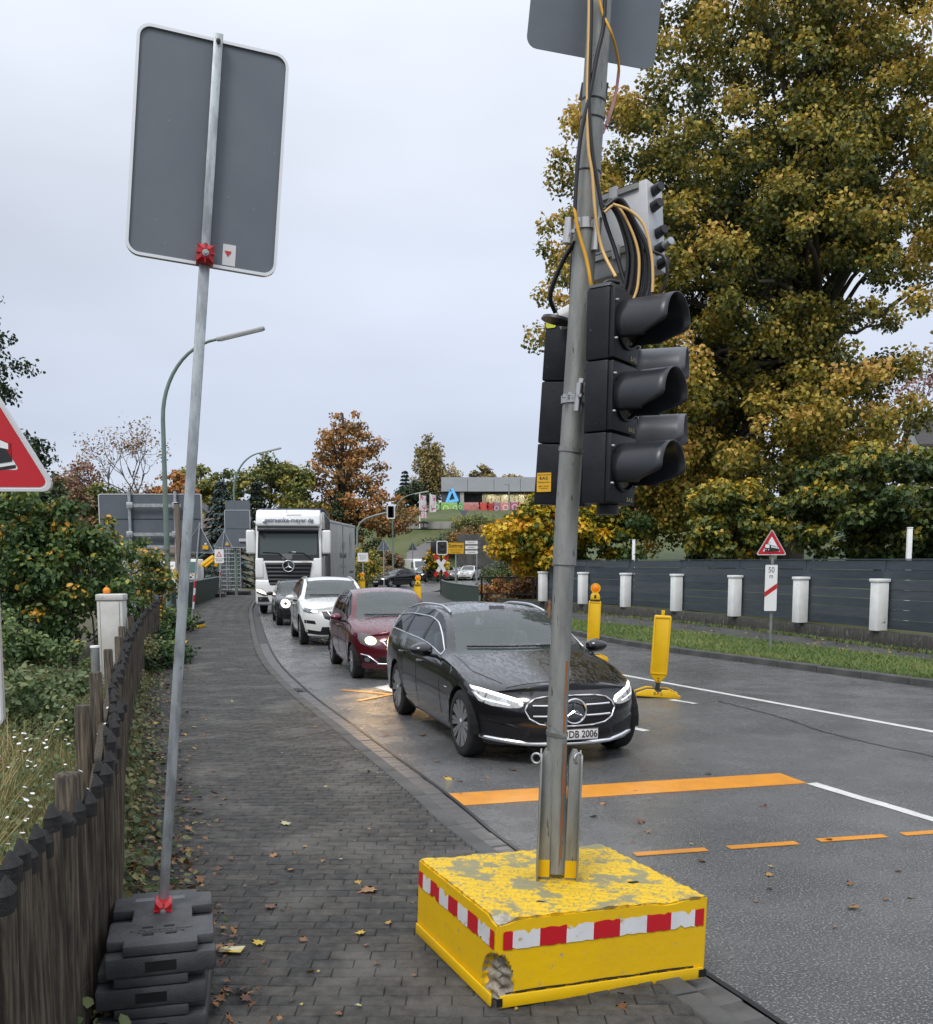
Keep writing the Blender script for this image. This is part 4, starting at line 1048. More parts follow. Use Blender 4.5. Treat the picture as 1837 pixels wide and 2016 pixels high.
    def mirrors(s, q, z, mat, sc=1.):
        for sg in (1,-1):
            h = s.bvh_all.ray_cast(Vector((s.x0-q, sg*3, z-.10)), Vector((0,-sg,0))); y = abs(h[0].y) if h[0] is not None else s.sp['W']/2-.05
            m = MB(); m.tube([(s.x0-q, sg*(y-.03), z-.06),(s.x0-q+.01, sg*(y+.10), z-.03)], .022, 8); st = m.build('mirror_arm', trim, s.root, smooth=50)
            m = MB(); m.sphere((0,0,0), 1, 18, 12)
            vs = []
            for v in m.v:
                x_, y_, z_ = v; x_ = max(-.15, x_); vs.append((s.x0-q+.0+x_*.10*sc, sg*(y+.155+y_*.125*sc), z+.02+z_*.075*sc*(1-.12*y_)))
            m.v = vs; m.build('mirror', mat, s.root, smooth=50)
            m = MB(); m.box((s.x0-q-.02, sg*(y+.155)-.10*sc, z-.03),(s.x0-q-.016, sg*(y+.155)+.10*sc, z+.07)); m.build('mirror_glass', chrome, s.root)
    def plate(s, txt, z, tilt=0., y=0., eu=True):
        x = s.hit(y, z, s.bvh); x = (x or s.x0) + .022; q = frame((x, y, z), (0,1,0), (-tilt,0,1)); 
        m = MB(); m.box((-.26,-.055,-.008),(.26,.055,0), q); p = m.build('number_plate', plate_w, s.root, bevel=.004)
        m = MB(); ring_prism(m, rrect(.518,.109,.008), rrect(.508,.099,.006), .0015, q, .0002); m.build('plate_border', trim, p)
        if eu: m = MB(); m.box((-.258,-.053,.0004),(-.218,.053,.0012), q); m.build('euro_band', plate_b, p)
        text(txt, .098, black_print, p, q @ Matrix.Translation((.02,-.002,.0018)), sx=.86, ext=.0006, bold=.0015)
        for zz, mt in ((.012, M('seal', (.45,.45,.42), .4)),):
            m = MB(); m.lathe([(0,.0025),(.017,.0025),(.017,.001)], 16, q @ Matrix.Translation((-.085,0,0))); m.build('seal', mt, p)
    def star(s, y, z, r, off, name='star_emblem', m1=None):
        x = s.hit(y, z) + off; q = frame((x, y, z), (0,1,0), (0,0,1)); m = MB()
        m.tube([q @ Vector((r*math.cos(a), r*math.sin(a), 0)) for a in np.linspace(0,2*PI,33)], r*.085, 8, False)
        for k in range(3):
            a = PI/2 + k*2*PI/3; b = a+PI/2; d = Vector((math.cos(a), math.sin(a), 0)); e = Vector((math.cos(b), math.sin(b), 0))
            m.add([q @ (e*r*.16), q @ (d*r*.97), q @ (-e*r*.16), q @ Vector((0,0,r*.16))], [(0,1,3),(1,2,3)])
        m.build(name, m1 or chrome, s.root, smooth=35)

def mir(P): return P
BLACK = paint('black_car_paint', (.007,.007,.009), .22, .25, wet=.8)
WHITE = paint('white_car_paint', (.72,.72,.70), .25, 0., wet=.35)
WINE = paint('wine_red_paint', (.115,.008,.018), .22, .45, wet=.6)
DGREY = paint('dark_grey_paint', (.022,.023,.026), .22, .4, wet=.5)
NAVY = paint('dark_blue_grey_paint', (.03,.035,.045), .22, .4)
SILVER = paint('silver_paint', (.42,.43,.45), .25, .6)

# ---- black estate at the stop line
E_ = dict(L=4.95, W=1.86, H=1.475, wb=2.94, foh=.86, sf=.40, sr=4.82, R=.342, rim=.252, arch=1.13, spokes=10, sw=.020, pair=.026, rimm=rim_silver, paint=BLACK, steer=.05,
    top=[(.40,.80),(.7,.87),(1.1,.94),(1.50,1.005),(1.62,1.04),(2.1,1.30),(2.45,1.43),(2.9,1.475),(3.5,1.47),(4.2,1.40),(4.55,1.33),(4.82,1.0)],
    belt=[(.40,.70),(.8,.80),(1.2,.885),(1.6,.935),(2.4,.965),(3.4,1.0),(4.2,1.04),(4.82,.95)],
    wide=[(.40,.80),(.62,.895),(1.0,.925),(2.0,.928),(3.6,.93),(4.4,.905),(4.82,.82)], low=[(.40,.20),(.8,.19),(2.5,.19),(4.4,.22),(4.82,.30)],
    crown=[(.40,.10),(1.4,.10),(1.7,.075),(2.4,.06),(3.5,.065),(4.82,.05)], bulge=[(.40,.26),(.8,.14),(1.5,.12),(2.4,.06),(3.2,0.),(4.82,.08)],
    nose=[(.18,.30),(.30,.36),(.45,.38),(.60,.36),(.70,.26)], tail=[(.2,.10),(.6,.14),(1.,.10)], tumble=.46, cowl=1.52, roof0=2.38, roof1=4.4,
    win=[(1.75,2.62),(2.72,3.50),(3.58,4.32)], rear=(4.45,4.74), wintrim=chrome, trim_r=.011)
def heading(dx, dy): return math.atan2(dy, dx)
def car_at(front, rear):
    """place by the ground points under the front and rear axle centres"""
    f, r = Vector(front), Vector(rear); d = (f-r).normalized(); return d
merc_dir = Vector((.285,-.958)); fa = Vector((.80,10.28))       # centre of the front axle
def place(sp, fa, d): c = Vector(fa) - Vector(d).normalized()*sp['wb']/2; return (c.x, c.y, 0.), math.atan2(d[1], d[0])
loc, rz = place(E_, fa, merc_dir)
merc = Car(E_, 'estate_car', 'shiny black rain-streaked estate car waiting first behind the orange stop line', 'car', loc, rz)
c = merc
gr_o = [(.47,.555),(.44,.615),(.37,.665),(.25,.685),(0,.69),(-.25,.685),(-.37,.665),(-.44,.615),(-.47,.555),(-.43,.475),(-.34,.425),(-.2,.405),(0,.40),(.2,.405),(.34,.425),(.43,.475)]
c.front('grille', gr_o, .004, grille_m, rim=.03)
c.ftube('grille_frame', gr_o, .0095, chrome, .012, closed=True)
for z in (.600,.500):
    for sg in (1,-1): c.ftube('grille_bar', [(sg*.125,z),(sg*.40,z)], .010, chrome, .016)
for k in range(-17, 18):
    y = k*.0258
    if abs(y) < .12: continue
    hh = .135*math.sqrt(max(.05, 1-(abs(y)/.5)**3)); c.ftube('grille_rib', [(y,.545-hh),(y,.545+hh)], .0035, rim_dark, .008)
for z in (.645,.55,.45): c.ftube('grille_rib', [(-.40,z),(.40,z)], .003, rim_dark, .009)
disc = [(.118*math.cos(a), .545+.118*math.sin(a)) for a in np.linspace(0,2*PI,28)[:-1]]
c.front('emblem_disc', disc, .020, M('emblem_black', (.006,.006,.007), .1, coat=1.), rim=.02); c.star(0,.545,.118,.030)
hl = [(.475,.60),(.50,.655),(.66,.705),(.80,.745),(.865,.755),(.868,.70),(.83,.62),(.74,.585),(.60,.572),(.51,.578)]
c.front('headlight', hl, .006, lamp_glass, True); 
c.front('headlight_housing', [(y*.985+.008, z*.985+.009) for y, z in hl], .003, M('lamp_lit', (.6,.6,.6), .3, .3, c2=(.2,.2,.21), scale=30, emit=(1,.97,.88), es=.32), True, rim=0)
c.front('light_strip', [(.478,.622),(.50,.658),(.66,.706),(.80,.745),(.862,.756),(.858,.732),(.80,.716),(.67,.676),(.52,.628),(.51,.605),(.49,.598)], .010, drl, True)
c.front('light_signature', [(.585,.605),(.60,.612),(.80,.655),(.845,.70),(.850,.69),(.81,.64),(.60,.596)], .009, M('lamp_white', (.8,.8,.8), .3, emit=(1,1,1), es=.5), True, rim=.005)
for yy in (.64,.73): c.front('lamp_projector', [(yy+.032*math.cos(a), .632+.026*math.sin(a)) for a in np.linspace(0,2*PI,14)[:-1]], .0085, chrome, True, rim=.004)
it = [(.46,.345),(.60,.395),(.74,.425),(.85,.425),(.86,.38),(.84,.30),(.60,.285),(.48,.29)]
c.front('side_intake', it, .004, grille_m, True); c.front('lower_intake', [(.44,.285),(-.44,.285),(-.42,.345),(.42,.345)], .004, grille_m)
c.front('bumper_crease', [(.45,.36),(.60,.412),(.74,.445),(.86,.445),(.86,.43),(.74,.43),(.60,.398)], .010, BLACK, True)
c.ftube('chrome_strip', [(-.868,.282),(-.80,.268),(-.54,.236),(-.42,.222),(.42,.222),(.54,.236),(.80,.268),(.868,.282)], .023, chrome, .010)
c.ftube('lower_chrome_line', [(-.42,.178),(.42,.178)], .006, chrome, .012)
c.plate('SO  DB 2006', .315)
c.star(0,.858-.0,.045,-.02,'bonnet_star')
x = c.hit(0,.80)
m = MB(); m.tube([(x-.10,0,.815),(x-.10,0,.85)], .006, 8); m.lathe([(0,.006),(.02,.004),(.022,0)], 14, Matrix.Translation((x-.10,0,.825))); m.build('star_stem', chrome, c.root, smooth=50)
bs_ = [o for o in col.objects if o.parent == c.root and o.name.startswith('bonnet_star')][0]
hx = c.bvh.ray_cast(Vector((x-.10,0,2)), Vector((0,0,-1)))[0]
off = Vector((x-.10,0,hx.z+.075)) - Vector((c.hit(0,.858)-.02,0,.858)); bs_.location = off
st_ = [o for o in col.objects if o.parent == c.root and o.name.startswith('star_stem')][0]; st_.location = (0,0,hx.z-.818)
# bonnet shut line, roof rails, doors, handles, mirrors, tags
bl = []
for y in np.linspace(-.60,.60,25):
    h = c.bvh.ray_cast(Vector((c.x0-.40+.17*(1-(y/.85)**2), y, 2)), Vector((0,0,-1)))[0]; bl.append(h+Vector((0,0,.001)))
m = MB(); m.tube(bl, .0035, 5); m.build('bonnet_gap', grille_m, c.root)
for sg in (1,-1):
    bl = []
    for q in np.linspace(.42,1.55,20):
        h = c.bvh.ray_cast(Vector((c.x0-q, sg*(.60+.16*min(1,(q-.42)/.5)), 2)), Vector((0,0,-1)))[0]; bl.append(h+Vector((0,0,.001)))
    m = MB(); m.tube(bl, .0035, 5); m.build('bonnet_gap', grille_m, c.root)
    rl = []
    for q in np.linspace(2.36,4.35,24):
        i = min(range(len(c.S)), key=lambda i: abs(c.S[i]-q)); p = c.G[i][NS+NG]; rl.append(Vector((c.x0-p[0], sg*p[1], p[2]+.020+.012*math.sin(PI*(q-2.36)/2))))
    m = MB(); m.tube(rl, .016, 8); m.build('roof_rail', chrome, c.root, smooth=60)
c.side_line('door_gap', [(1.66,.93),(1.62,.60),(1.58,.28)], .0035, grille_m); c.side_line('door_gap', [(2.69,.97),(2.69,.60),(2.66,.26)], .0035, grille_m)
c.side_line('door_gap', [(3.60,1.0),(3.66,.75),(3.48,.52),(3.40,.40)], .0035, grille_m); c.side_line('sill_trim', [(1.25,.215),(3.42,.215)], .012, trim, -.004)
c.handle(2.48,.83,BLACK); c.handle(3.42,.86,BLACK); c.mirrors(1.88,.99,BLACK,1.05)
c.side_line('badge', [(1.30,.655),(1.42,.655)], .006, chrome)
m = MB(); m.box((-.16,-.09,0),(.16,.09,.012), Matrix.Translation((c.x0-2.30,0,1.375)) @ Matrix.Rotation(R(28),4,'Y')); m.build('sensor_panel', trim, c.root)
m = MB(); m.box((c.x0-2.32,-.12,1.25),(c.x0-2.30,.12,1.31)); m.build('inner_mirror', trim, c.root, bevel=.01)

# ---- small wine-red hatchback
H_ = dict(L=3.80, W=1.66, H=1.51, wb=2.45, foh=.76, sf=.38, sr=3.68, R=.29, rim=.195, arch=1.16, spokes=9, sw=.035, paint=WINE, steer=.0, drive=1,
    top=[(.38,.84),(.6,.92),(.9,.985),(1.12,1.03),(1.22,1.07),(1.6,1.31),(1.95,1.46),(2.3,1.505),(2.9,1.47),(3.35,1.38),(3.6,1.1),(3.68,.95)],
    belt=[(.38,.72),(.7,.84),(1.0,.915),(1.3,.95),(2.2,.98),(3.2,1.03),(3.68,.93)],
    wide=[(.38,.70),(.58,.79),(.9,.822),(1.8,.83),(2.9,.83),(3.4,.80),(3.68,.72)], low=[(.38,.20),(.7,.18),(2.2,.18),(3.3,.22),(3.68,.32)],
    crown=[(.38,.10),(1.1,.09),(1.3,.07),(2.,.05),(3.68,.05)], bulge=[(.38,.24),(.7,.15),(1.1,.12),(1.9,.06),(2.5,0.),(3.68,.06)],
    nose=[(.18,.28),(.30,.34),(.45,.36),(.60,.34),(.72,.24)], tail=[(.2,.08),(.6,.12),(1.,.06)], tumble=.36, cowl=1.14, roof0=1.88, roof1=3.3,
    win=[(1.35,2.12),(2.20,2.92)], rear=(3.36,3.6))
rd = Vector((.27,-.963)); loc, rz = place(H_, (-1.20,17.1), rd)
red = Car(H_, 'hatchback', 'wine red hatchback with its headlights on, second in the waiting queue', 'car', loc, rz); c = red
hl = [(.40,.60),(.43,.68),(.56,.775),(.66,.80),(.72,.78),(.74,.70),(.70,.615),(.58,.575)]
c.front('headlight', hl, .006, lamp_glass, True); c.front('headlight_beam', [(.555+.085*math.cos(a),.672+.07*math.sin(a)) for a in np.linspace(0,2*PI,18)[:-1]], .011, head_on, True)
c.front('grille', [(.37,.66),(.30,.70),(-.30,.70),(-.37,.66),(-.33,.60),(-.2,.585),(.2,.585),(.33,.60)], .004, grille_m)
c.ftube('grille_frame', [(.37,.66),(.30,.70),(-.30,.70),(-.37,.66),(-.33,.60),(-.2,.585),(.2,.585),(.33,.60)], .011, chrome, .01, closed=True)
c.front('lower_intake', [(.42,.30),(-.42,.30),(-.46,.40),(.46,.40)], .004, grille_m); c.ftube('chrome_line', [(.45,.30),(.60,.42),(.70,.44)], .012, chrome, .01, True)
c.ftube('chrome_line', [(-.46,.29),(.46,.29)], .012, chrome, .01); c.front('fog_lamp_bay', [(.50,.30),(.70,.30),(.71,.41),(.58,.41)], .004, grille_m, True)
c.front('fog_lamp', [(.61+.04*math.cos(a),.355+.04*math.sin(a)) for a in np.linspace(0,2*PI,14)[:-1]], .01, lamp_glass, True)
c.plate('SO  KM 418', .47); c.mirrors(1.42,.99,WINE,.85); c.handle(2.02,.84,WINE); c.handle(2.85,.87,WINE)
for sgn, q in ((1,1.26),(1,2.16)): c.side_line('door_gap', [(q,.94),(q-.03,.60),(q-.05,.28)], .004, grille_m)
def wipers(c, z, spans):
    for y0, y1 in spans:
        P_ = []
        for t in np.linspace(0,1,9):
            y = y0+(y1-y0)*t; h = c.bvh_all.ray_cast(Vector((6,y,z)), Vector((-1,0,0)))[0]
            if h is not None: P_.append(h+Vector((.015,0,.012)))
        m = MB(); m.tube(P_, .009, 6); m.build('wiper', trim, c.root)
wipers(red, 1.055, ((.55,-.05),(.02,-.50))); wipers(merc, 1.045, ((.62,-.02),(.08,-.60)))

# ---- white crossover
Q_ = dict(L=4.39, W=1.81, H=1.60, wb=2.65, foh=.88, sf=.42, sr=4.27, R=.345, rim=.235, arch=1.15, spokes=5, sw=.035, pair=.05, paint=WHITE, rimm=rim_silver,
    top=[(.42,.94),(.7,1.01),(1.1,1.07),(1.35,1.11),(1.46,1.15),(1.9,1.42),(2.2,1.55),(2.6,1.60),(3.3,1.57),(3.9,1.47),(4.15,1.2),(4.27,1.05)],
    belt=[(.42,.82),(.8,.95),(1.2,1.02),(1.6,1.05),(2.6,1.08),(3.6,1.15),(4.27,1.05)],
    wide=[(.42,.76),(.64,.86),(1.,.90),(2.,.905),(3.4,.905),(4.,.87),(4.27,.78)], low=[(.42,.25),(.8,.23),(2.2,.23),(3.8,.27),(4.27,.36)],
    crown=[(.42,.11),(1.3,.10),(1.6,.07),(2.2,.05),(4.27,.05)], bulge=[(.42,.26),(.8,.15),(1.3,.12),(2.1,.06),(2.8,0.),(4.27,.06)],
    nose=[(.2,.28),(.40,.36),(.55,.38),(.70,.36),(.82,.26)], tail=[(.2,.08),(.6,.14),(1.1,.06)], tumble=.40, cowl=1.36, roof0=2.12, roof1=3.8,
    win=[(1.62,2.45),(2.54,3.35),(3.42,3.75)], rear=(3.92,4.15))
qd = Vector((.245,-.97)); loc, rz = place(Q_, (-3.16,24.0), qd)
suv = Car(Q_, 'crossover_car', 'white crossover with silver roof rails, third in the waiting queue', 'car', loc, rz); c = suv
hl = [(.48,.79),(.50,.83),(.68,.875),(.80,.90),(.84,.86),(.80,.80),(.70,.775)]
c.front('headlight', hl, .006, lamp_in, True); c.front('headlight_beam', [(.57,.79),(.50,.81),(.52,.835),(.62,.845),(.66,.82)], .012, drl, True)
c.front('grille', [(.42,.82),(-.42,.82),(-.36,.66),(-.2,.60),(.2,.60),(.36,.66)], .004, grille_m); c.ftube('grille_frame', [(.30,.84),(.17,.62),(-.17,.62),(-.30,.84)], .018, chrome, .012)
c.front('lower_intake', [(.45,.36),(-.45,.36),(-.42,.46),(.42,.46)], .004, grille_m); c.front('fog_lamp_bay', [(.55,.52),(.80,.54),(.80,.62),(.58,.60)], .004, grille_m, True)
c.front('bumper_skirt', [(.80,.30),(.80,.40),(.5,.36),(-.5,.36),(-.80,.40),(-.80,.30),(-.5,.27),(.5,.27)], .004, trim); c.plate('SO  N 702', .55); c.mirrors(1.70,1.08,WHITE,.95)
c.handle(2.38,.93,WHITE); c.handle(3.25,.96,WHITE); c.side_line('door_gap', [(1.55,1.0),(1.52,.7),(1.50,.35)], .004, grille_m); c.side_line('door_gap', [(2.50,1.05),(2.50,.7),(2.48,.35)], .004, grille_m)
c.side_line('sill_trim', [(1.3,.29),(3.1,.29)], .03, trim, -.01)
for sg in (1,-1):
    rl = []
    for q in np.linspace(2.05,3.9,16):
        i = min(range(len(c.S)), key=lambda i: abs(c.S[i]-q)); p = c.G[i][NS+NG]; rl.append(Vector((c.x0-p[0], sg*p[1], p[2]+.03)))
    m = MB(); m.tube(rl, .018, 8); m.build('roof_rail', rim_silver, c.root, smooth=60)

wipers(suv, 1.165, ((.60,-.02),(.08,-.58)))

# ---- dark grey small car
N_ = dict(L=3.83, W=1.73, H=1.41, wb=2.50, foh=.74, sf=.36, sr=3.72, R=.30, rim=.205, arch=1.18, spokes=8, sw=.02, paint=DGREY,
    top=[(.36,.83),(.6,.90),(.9,.945),(1.15,.975),(1.26,1.01),(1.55,1.24),(1.78,1.37),(2.1,1.405),(3.,1.39),(3.4,1.32),(3.6,1.05),(3.72,.9)],
    belt=[(.36,.72),(.7,.83),(1.1,.89),(1.5,.90),(3.2,.93),(3.72,.85)], wide=[(.36,.70),(.56,.81),(.9,.86),(2.8,.865),(3.4,.82),(3.72,.72)],
    low=[(.36,.19),(.7,.17),(2.2,.17),(3.3,.2),(3.72,.3)], crown=[(.36,.11),(1.1,.10),(1.3,.06),(2.,.045),(3.72,.05)], bulge=[(.36,.24),(.7,.16),(1.15,.12),(1.8,.07),(2.4,0.),(3.72,.06)],
    nose=[(.17,.26),(.30,.32),(.5,.34),(.62,.32),(.72,.24)], tail=[(.2,.08),(.6,.12),(1.,.06)], tumble=.30, cowl=1.16, roof0=1.74, roof1=3.3, win=[(1.42,2.15),(2.22,3.1)], rear=(3.38,3.6))
nd = Vector((.235,-.972)); loc, rz = place(N_, (-5.18,31.4), nd)
mini = Car(N_, 'small_car', 'dark grey small car with round headlights right in front of the white lorry', 'car', loc, rz); c = mini
ring = lambda y, z, a, b, n=20: [(y+a*math.cos(t), z+b*math.sin(t)) for t in np.linspace(0,2*PI,n+1)[:-1]]
c.front('headlight', ring(.57,.69,.15,.145), .006, lamp_in, True)
c.front('light_ring', ring(.57,.69,.135,.13), .012, drl, True); c.front('headlight_beam', ring(.57,.69,.055,.055), .020, lamp_in, True)
c.front('grille', [(.33,.62),(-.33,.62),(-.30,.40),(.30,.40)], .004, grille_m); c.front('lower_intake', [(.62,.24),(-.62,.24),(-.5,.34),(.5,.34)], .004, grille_m)
c.front('side_intake', [(.52,.42),(.72,.42),(.72,.50),(.55,.50)], .004, grille_m, True); c.plate('SO  MC 77', .42); c.mirrors(1.48,.95,trim,.85); c.handle(2.02,.82,chrome)

# ---- cars further back
def far_car(sp, name, label, fa, d, pl=None, lamps=True, group=None, hl=None):
    loc, rz = place(sp, fa, d); c = Car(sp, name, label, 'car', loc, rz, group)
    w = sp['wide'][0][1]; zb = sp['belt'][0][1]
    h_ = hl or [(w*.60,zb-.10),(w*.62,zb-.03),(w*.98,zb+.05),(w*1.06,zb+.03),(w*1.04,zb-.06),(w*.85,zb-.12)]
    c.front('headlight', h_, .006, lamp_in, True)
    if lamps: c.front('headlight_beam', ring(w*.83,zb-.045,.06,.045,12), .012, head_dim, True)
    c.front('grille', [(w*.55,zb-.06),(-w*.55,zb-.06),(-w*.5,zb-.13),(w*.5,zb-.13)], .004, grille_m)
    c.front('lower_intake', [(w*.85,.28),(-w*.85,.28),(-w*.8,.40),(w*.8,.40)], .004, grille_m); c.plate(pl or 'SO  TR 53', zb-.26); c.mirrors(sp['cowl']+.3, smooth_interp(sp['cowl']+.3, sp['belt'])+.06, sp['paint'], .9)
    q = sp['win'][0][1]+.03; zb2 = smooth_interp(q, sp['belt']); c.side_line('door_gap', [(q,zb2),(q-.02,.6),(q-.03,.3)], .005, grille_m); c.handle(q-.14, zb2-.13, sp['paint'])
    return c
V_G = dict(H_, L=4.26, W=1.79, wb=2.63, foh=.86, sf=.42, sr=4.14, R=.315, rim=.22, spokes=5, sw=.03, pair=.04, paint=paint('black_golf_paint', (.008,.008,.010), .2, .3),
    top=[(.42,.80),(.7,.88),(1.1,.95),(1.36,.99),(1.46,1.03),(1.9,1.28),(2.2,1.41),(2.6,1.455),(3.3,1.44),(3.75,1.35),(4.0,1.08),(4.14,.92)],
    belt=[(.42,.70),(.8,.82),(1.2,.89),(1.6,.93),(2.6,.96),(3.6,.99),(4.14,.9)], wide=[(.42,.76),(.64,.85),(1.,.89),(2.,.895),(3.3,.895),(3.9,.86),(4.14,.76)],
    low=[(.42,.19),(.8,.18),(2.2,.18),(3.7,.22),(4.14,.32)], crown=[(.42,.10),(1.3,.09),(1.6,.07),(2.2,.05),(4.14,.05)], bulge=[(.42,.26),(.8,.15),(1.4,.12),(2.1,.06),(2.8,0.),(4.14,.06)],
    cowl=1.38, roof0=2.12, roof1=3.7, win=[(1.6,2.45),(2.53,3.3)], rear=(3.78,4.0))
golf = far_car(V_G, 'hatchback', 'black hatchback turning out of the junction beside the lorry trailer', (-6.55,77.6), Vector((-.62,-.78)), 'SO  HS 910')
golf.front('badge_disc', ring(0,.655,.055,.055,16), .016, chrome)
V_B = dict(Q_, L=4.08, W=1.75, H=1.60, wb=2.49, foh=.82, sf=.40, sr=3.95, R=.31, rim=.215, spokes=7, sw=.03, pair=0., paint=NAVY,
    top=[(.40,.92),(.7,1.0),(1.,1.05),(1.15,1.09),(1.6,1.37),(1.95,1.54),(2.3,1.60),(3.1,1.58),(3.6,1.48),(3.85,1.15),(3.95,1.0)], belt=[(.40,.80),(.8,.94),(1.2,1.0),(2.4,1.04),(3.4,1.1),(3.95,1.0)],
    wide=[(.40,.73),(.62,.83),(1.,.87),(3.2,.875),(3.7,.84),(3.95,.75)], low=[(.40,.21),(3.95,.3)], crown=[(.40,.1),(1.,.09),(1.3,.07),(2.,.05),(3.95,.05)], bulge=[(.40,.25),(.8,.15),(1.2,.12),(2.,.06),(2.6,0.),(3.95,.06)], cowl=1.08, roof0=1.88, roof1=3.5, win=[(1.35,2.15),(2.23,3.0)], rear=(3.62,3.85))
far_car(V_B, 'compact_van', 'dark blue-grey compact people carrier behind the black turning hatchback', (-4.6,97.5), Vector((-.45,-.89)), 'SO  VM 24')
V_W = dict(V_G, paint=paint('white_plain_paint', (.70,.70,.69), .25, 0.)); V_S = dict(V_G, paint=SILVER); V_C = dict(Q_, paint=V_W['paint'], H=1.68)
far_car(V_W, 'hatchback', 'white hatchback half hidden behind the level crossing cross', (-3.2,108.5), Vector((-.42,-.9)), 'SO  BE 31')
far_car(V_S, 'hatchback', 'silver hatchback between the yellow town sign post and the crossing cross', (-.9,108.), Vector((-.38,-.92)), 'SO  PK 86')
far_car(V_C, 'crossover_car', 'white crossover below the yellow town sign, at the right of the distant queue', (-.05,106.), Vector((-.25,-.97)), 'SO  AF 19')
far_car(V_S, 'hatchback', 'silver car roof seen behind the white crossover in the distance', (-.9,121.), Vector((-.3,-.95)), 'SO  LT 60', lamps=False)

# ================================================================== LORRY AND TRAILER
wh_l = paint('white_lorry_paint', (.74,.74,.72), .3, 0., wet=.1); curtain = M('grey_curtain', (.40,.40,.39), .55, c2=(.50,.50,.49), scale=2, stretch=(3,3,.4), c3=(.10,.10,.10), scale3=9, lo3=.62, hi3=.7)
lt = thing('lorry', 'white lorry with a black grille and grey curtain-sided body, last in the waiting queue', 'lorry')
TX, TY = -6.72, 37.6; td = Vector((.105,-.995)); tang = math.atan2(td.y, td.x); lt.location = (TX, TY, 0); lt.rotation_euler = (0,0,tang)
def lp(mb, name, mat, parent=None, **k): return mb.build(name, mat, parent or lt, **k)
def xprism(mb, poly_yz, x0, x1):   # front-view outline (y,z) pushed along x
    M4 = Matrix(((0,0,1,0),(1,0,0,0),(0,1,0,0),(0,0,0,1))); return mb.prism(poly_yz, x1-x0, M4, x0)
def yprism(mb, poly_xz, y0, y1):
    M4 = Matrix(((1,0,0,0),(0,0,-1,0),(0,1,0,0),(0,0,0,1))); return mb.prism(poly_xz, y1-y0, M4, -y1)
# cab shell: side profile pushed across, front at x=0
mb = MB(); yprism(mb, [(-2.2,.95),(-.08,.95),(.0,1.2),(-.02,1.95),(-.06,2.05),(-.30,3.25),(-.42,3.55),(-.9,3.88),(-2.2,3.95)], -1.24, 1.24); lp(mb, 'cab', wh_l, bevel=.10, seg=4)
mb = MB(); yprism(mb, [(-1.2,.34),(-.02,.34),(.06,.45),(.06,1.02),(.0,1.32),(-1.2,1.32)], -1.25, 1.25); lp(mb, 'bumper', wh_l, bevel=.08, seg=3)
q_ws = frame((-.19,0,2.62), (0,1,0), (-.24,0,1.20))
mb = MB(); mb.prism(rpoly([(-1.16,-.62),(1.16,-.62),(1.12,.68),(-1.12,.68)], .06), .02, q_ws, .005); lp(mb, 'windscreen_surround', trim)
mb = MB(); mb.prism(rpoly([(-1.07,-.40),(1.07,-.40),(1.05,.64),(-1.05,.64)], .06), .012, q_ws, .024); lp(mb, 'windscreen', glass_mat('lorry_glass', (.25,.30,.30), .0, 1.7, (.13,.16,.16), .5))
mb = MB(); yprism(mb, [(-.38,3.18),(-.02,3.12),(.02,3.20),(-.30,3.36)], -1.15, 1.15); lp(mb, 'sun_visor', M('smoked_visor', (.06,.06,.065), .2), bevel=.02)
mb = MB(); yprism(mb, [(-.9,3.30),(-.10,3.30),(-.06,3.40),(-.16,3.72),(-.40,3.92),(-.9,3.98)], -1.20, 1.20); lp(mb, 'roof_hood', wh_l, bevel=.09, seg=4)
q_t = frame((-.105,0,3.52), (0,1,0), (-.10,0,.32)); txt = M('slate_lettering', (.07,.09,.13), .5)
text('getraenke-meyer.de', .225, txt, lt, q_t @ Matrix.Translation((.05,.0,.055)), ext=.004, bold=.006)
for y in (-.9,.9): mb = MB(); mb.lathe([(0,.06),(.04,.055),(.05,0)], 12, q_t @ Matrix.Translation((y,-.05,0))); lp(mb, 'marker_lamp', lamp_in)
mb = MB(); mb.tube([(-.28,-.05,3.80),(-.22,-.05,4.02)], .008, 6); lp(mb, 'aerial', trim)
mb = MB(); mb.tube([(-.16,-.05,3.74),(-.16,.5,3.76)], .012, 6); lp(mb, 'horn_rail', chrome)
# grille: dark panel with slats
go = [(-.88,1.95),(.88,1.95),(.72,1.06),(-.72,1.06)]
mb = MB(); xprism(mb, go, .0, .03); lp(mb, 'grille', grille_m)
for k in range(6):
    z = 1.88-.145*k; w = .86-.028*k*1.05; mb = MB(); yprism(mb, [(.02,z-.05),(.075,z-.035),(.055,z+.045),(.02,z+.05)], -w, w); lp(mb, 'grille_slat', trim, bevel=.008)
mb = MB(); mb.lathe([(0,.012),(.21,.012),(.235,0),(.235,-.03)], 32, frame((.085,0,1.82), (0,1,0), (0,0,1))); lp(mb, 'emblem_disc', M('emblem_black', (.006,.006,.007), .1), smooth=40)
def star_mesh(q, r):
    m = MB(); m.tube([q @ Vector((r*math.cos(a), r*math.sin(a), 0)) for a in np.linspace(0,2*PI,33)], r*.085, 8, False)
    for k in range(3):
        a = PI/2 + k*2*PI/3; b = a+PI/2; d = Vector((math.cos(a), math.sin(a), 0)); e = Vector((math.cos(b), math.sin(b), 0))
        m.add([q @ (e*r*.16), q @ (d*r*.97), q @ (-e*r*.16), q @ Vector((0,0,r*.16))], [(0,1,3),(1,2,3)])
    return m
lp(star_mesh(frame((.105,0,1.82), (0,1,0), (0,0,1)), .21), 'star_emblem', chrome, smooth=40)
text('Actros L', .085, M('chrome_script', (.5,.4,.2), .3, .6), lt, frame((.015,.62,2.02), (0,1,0), (0,0,1)), ext=.004)
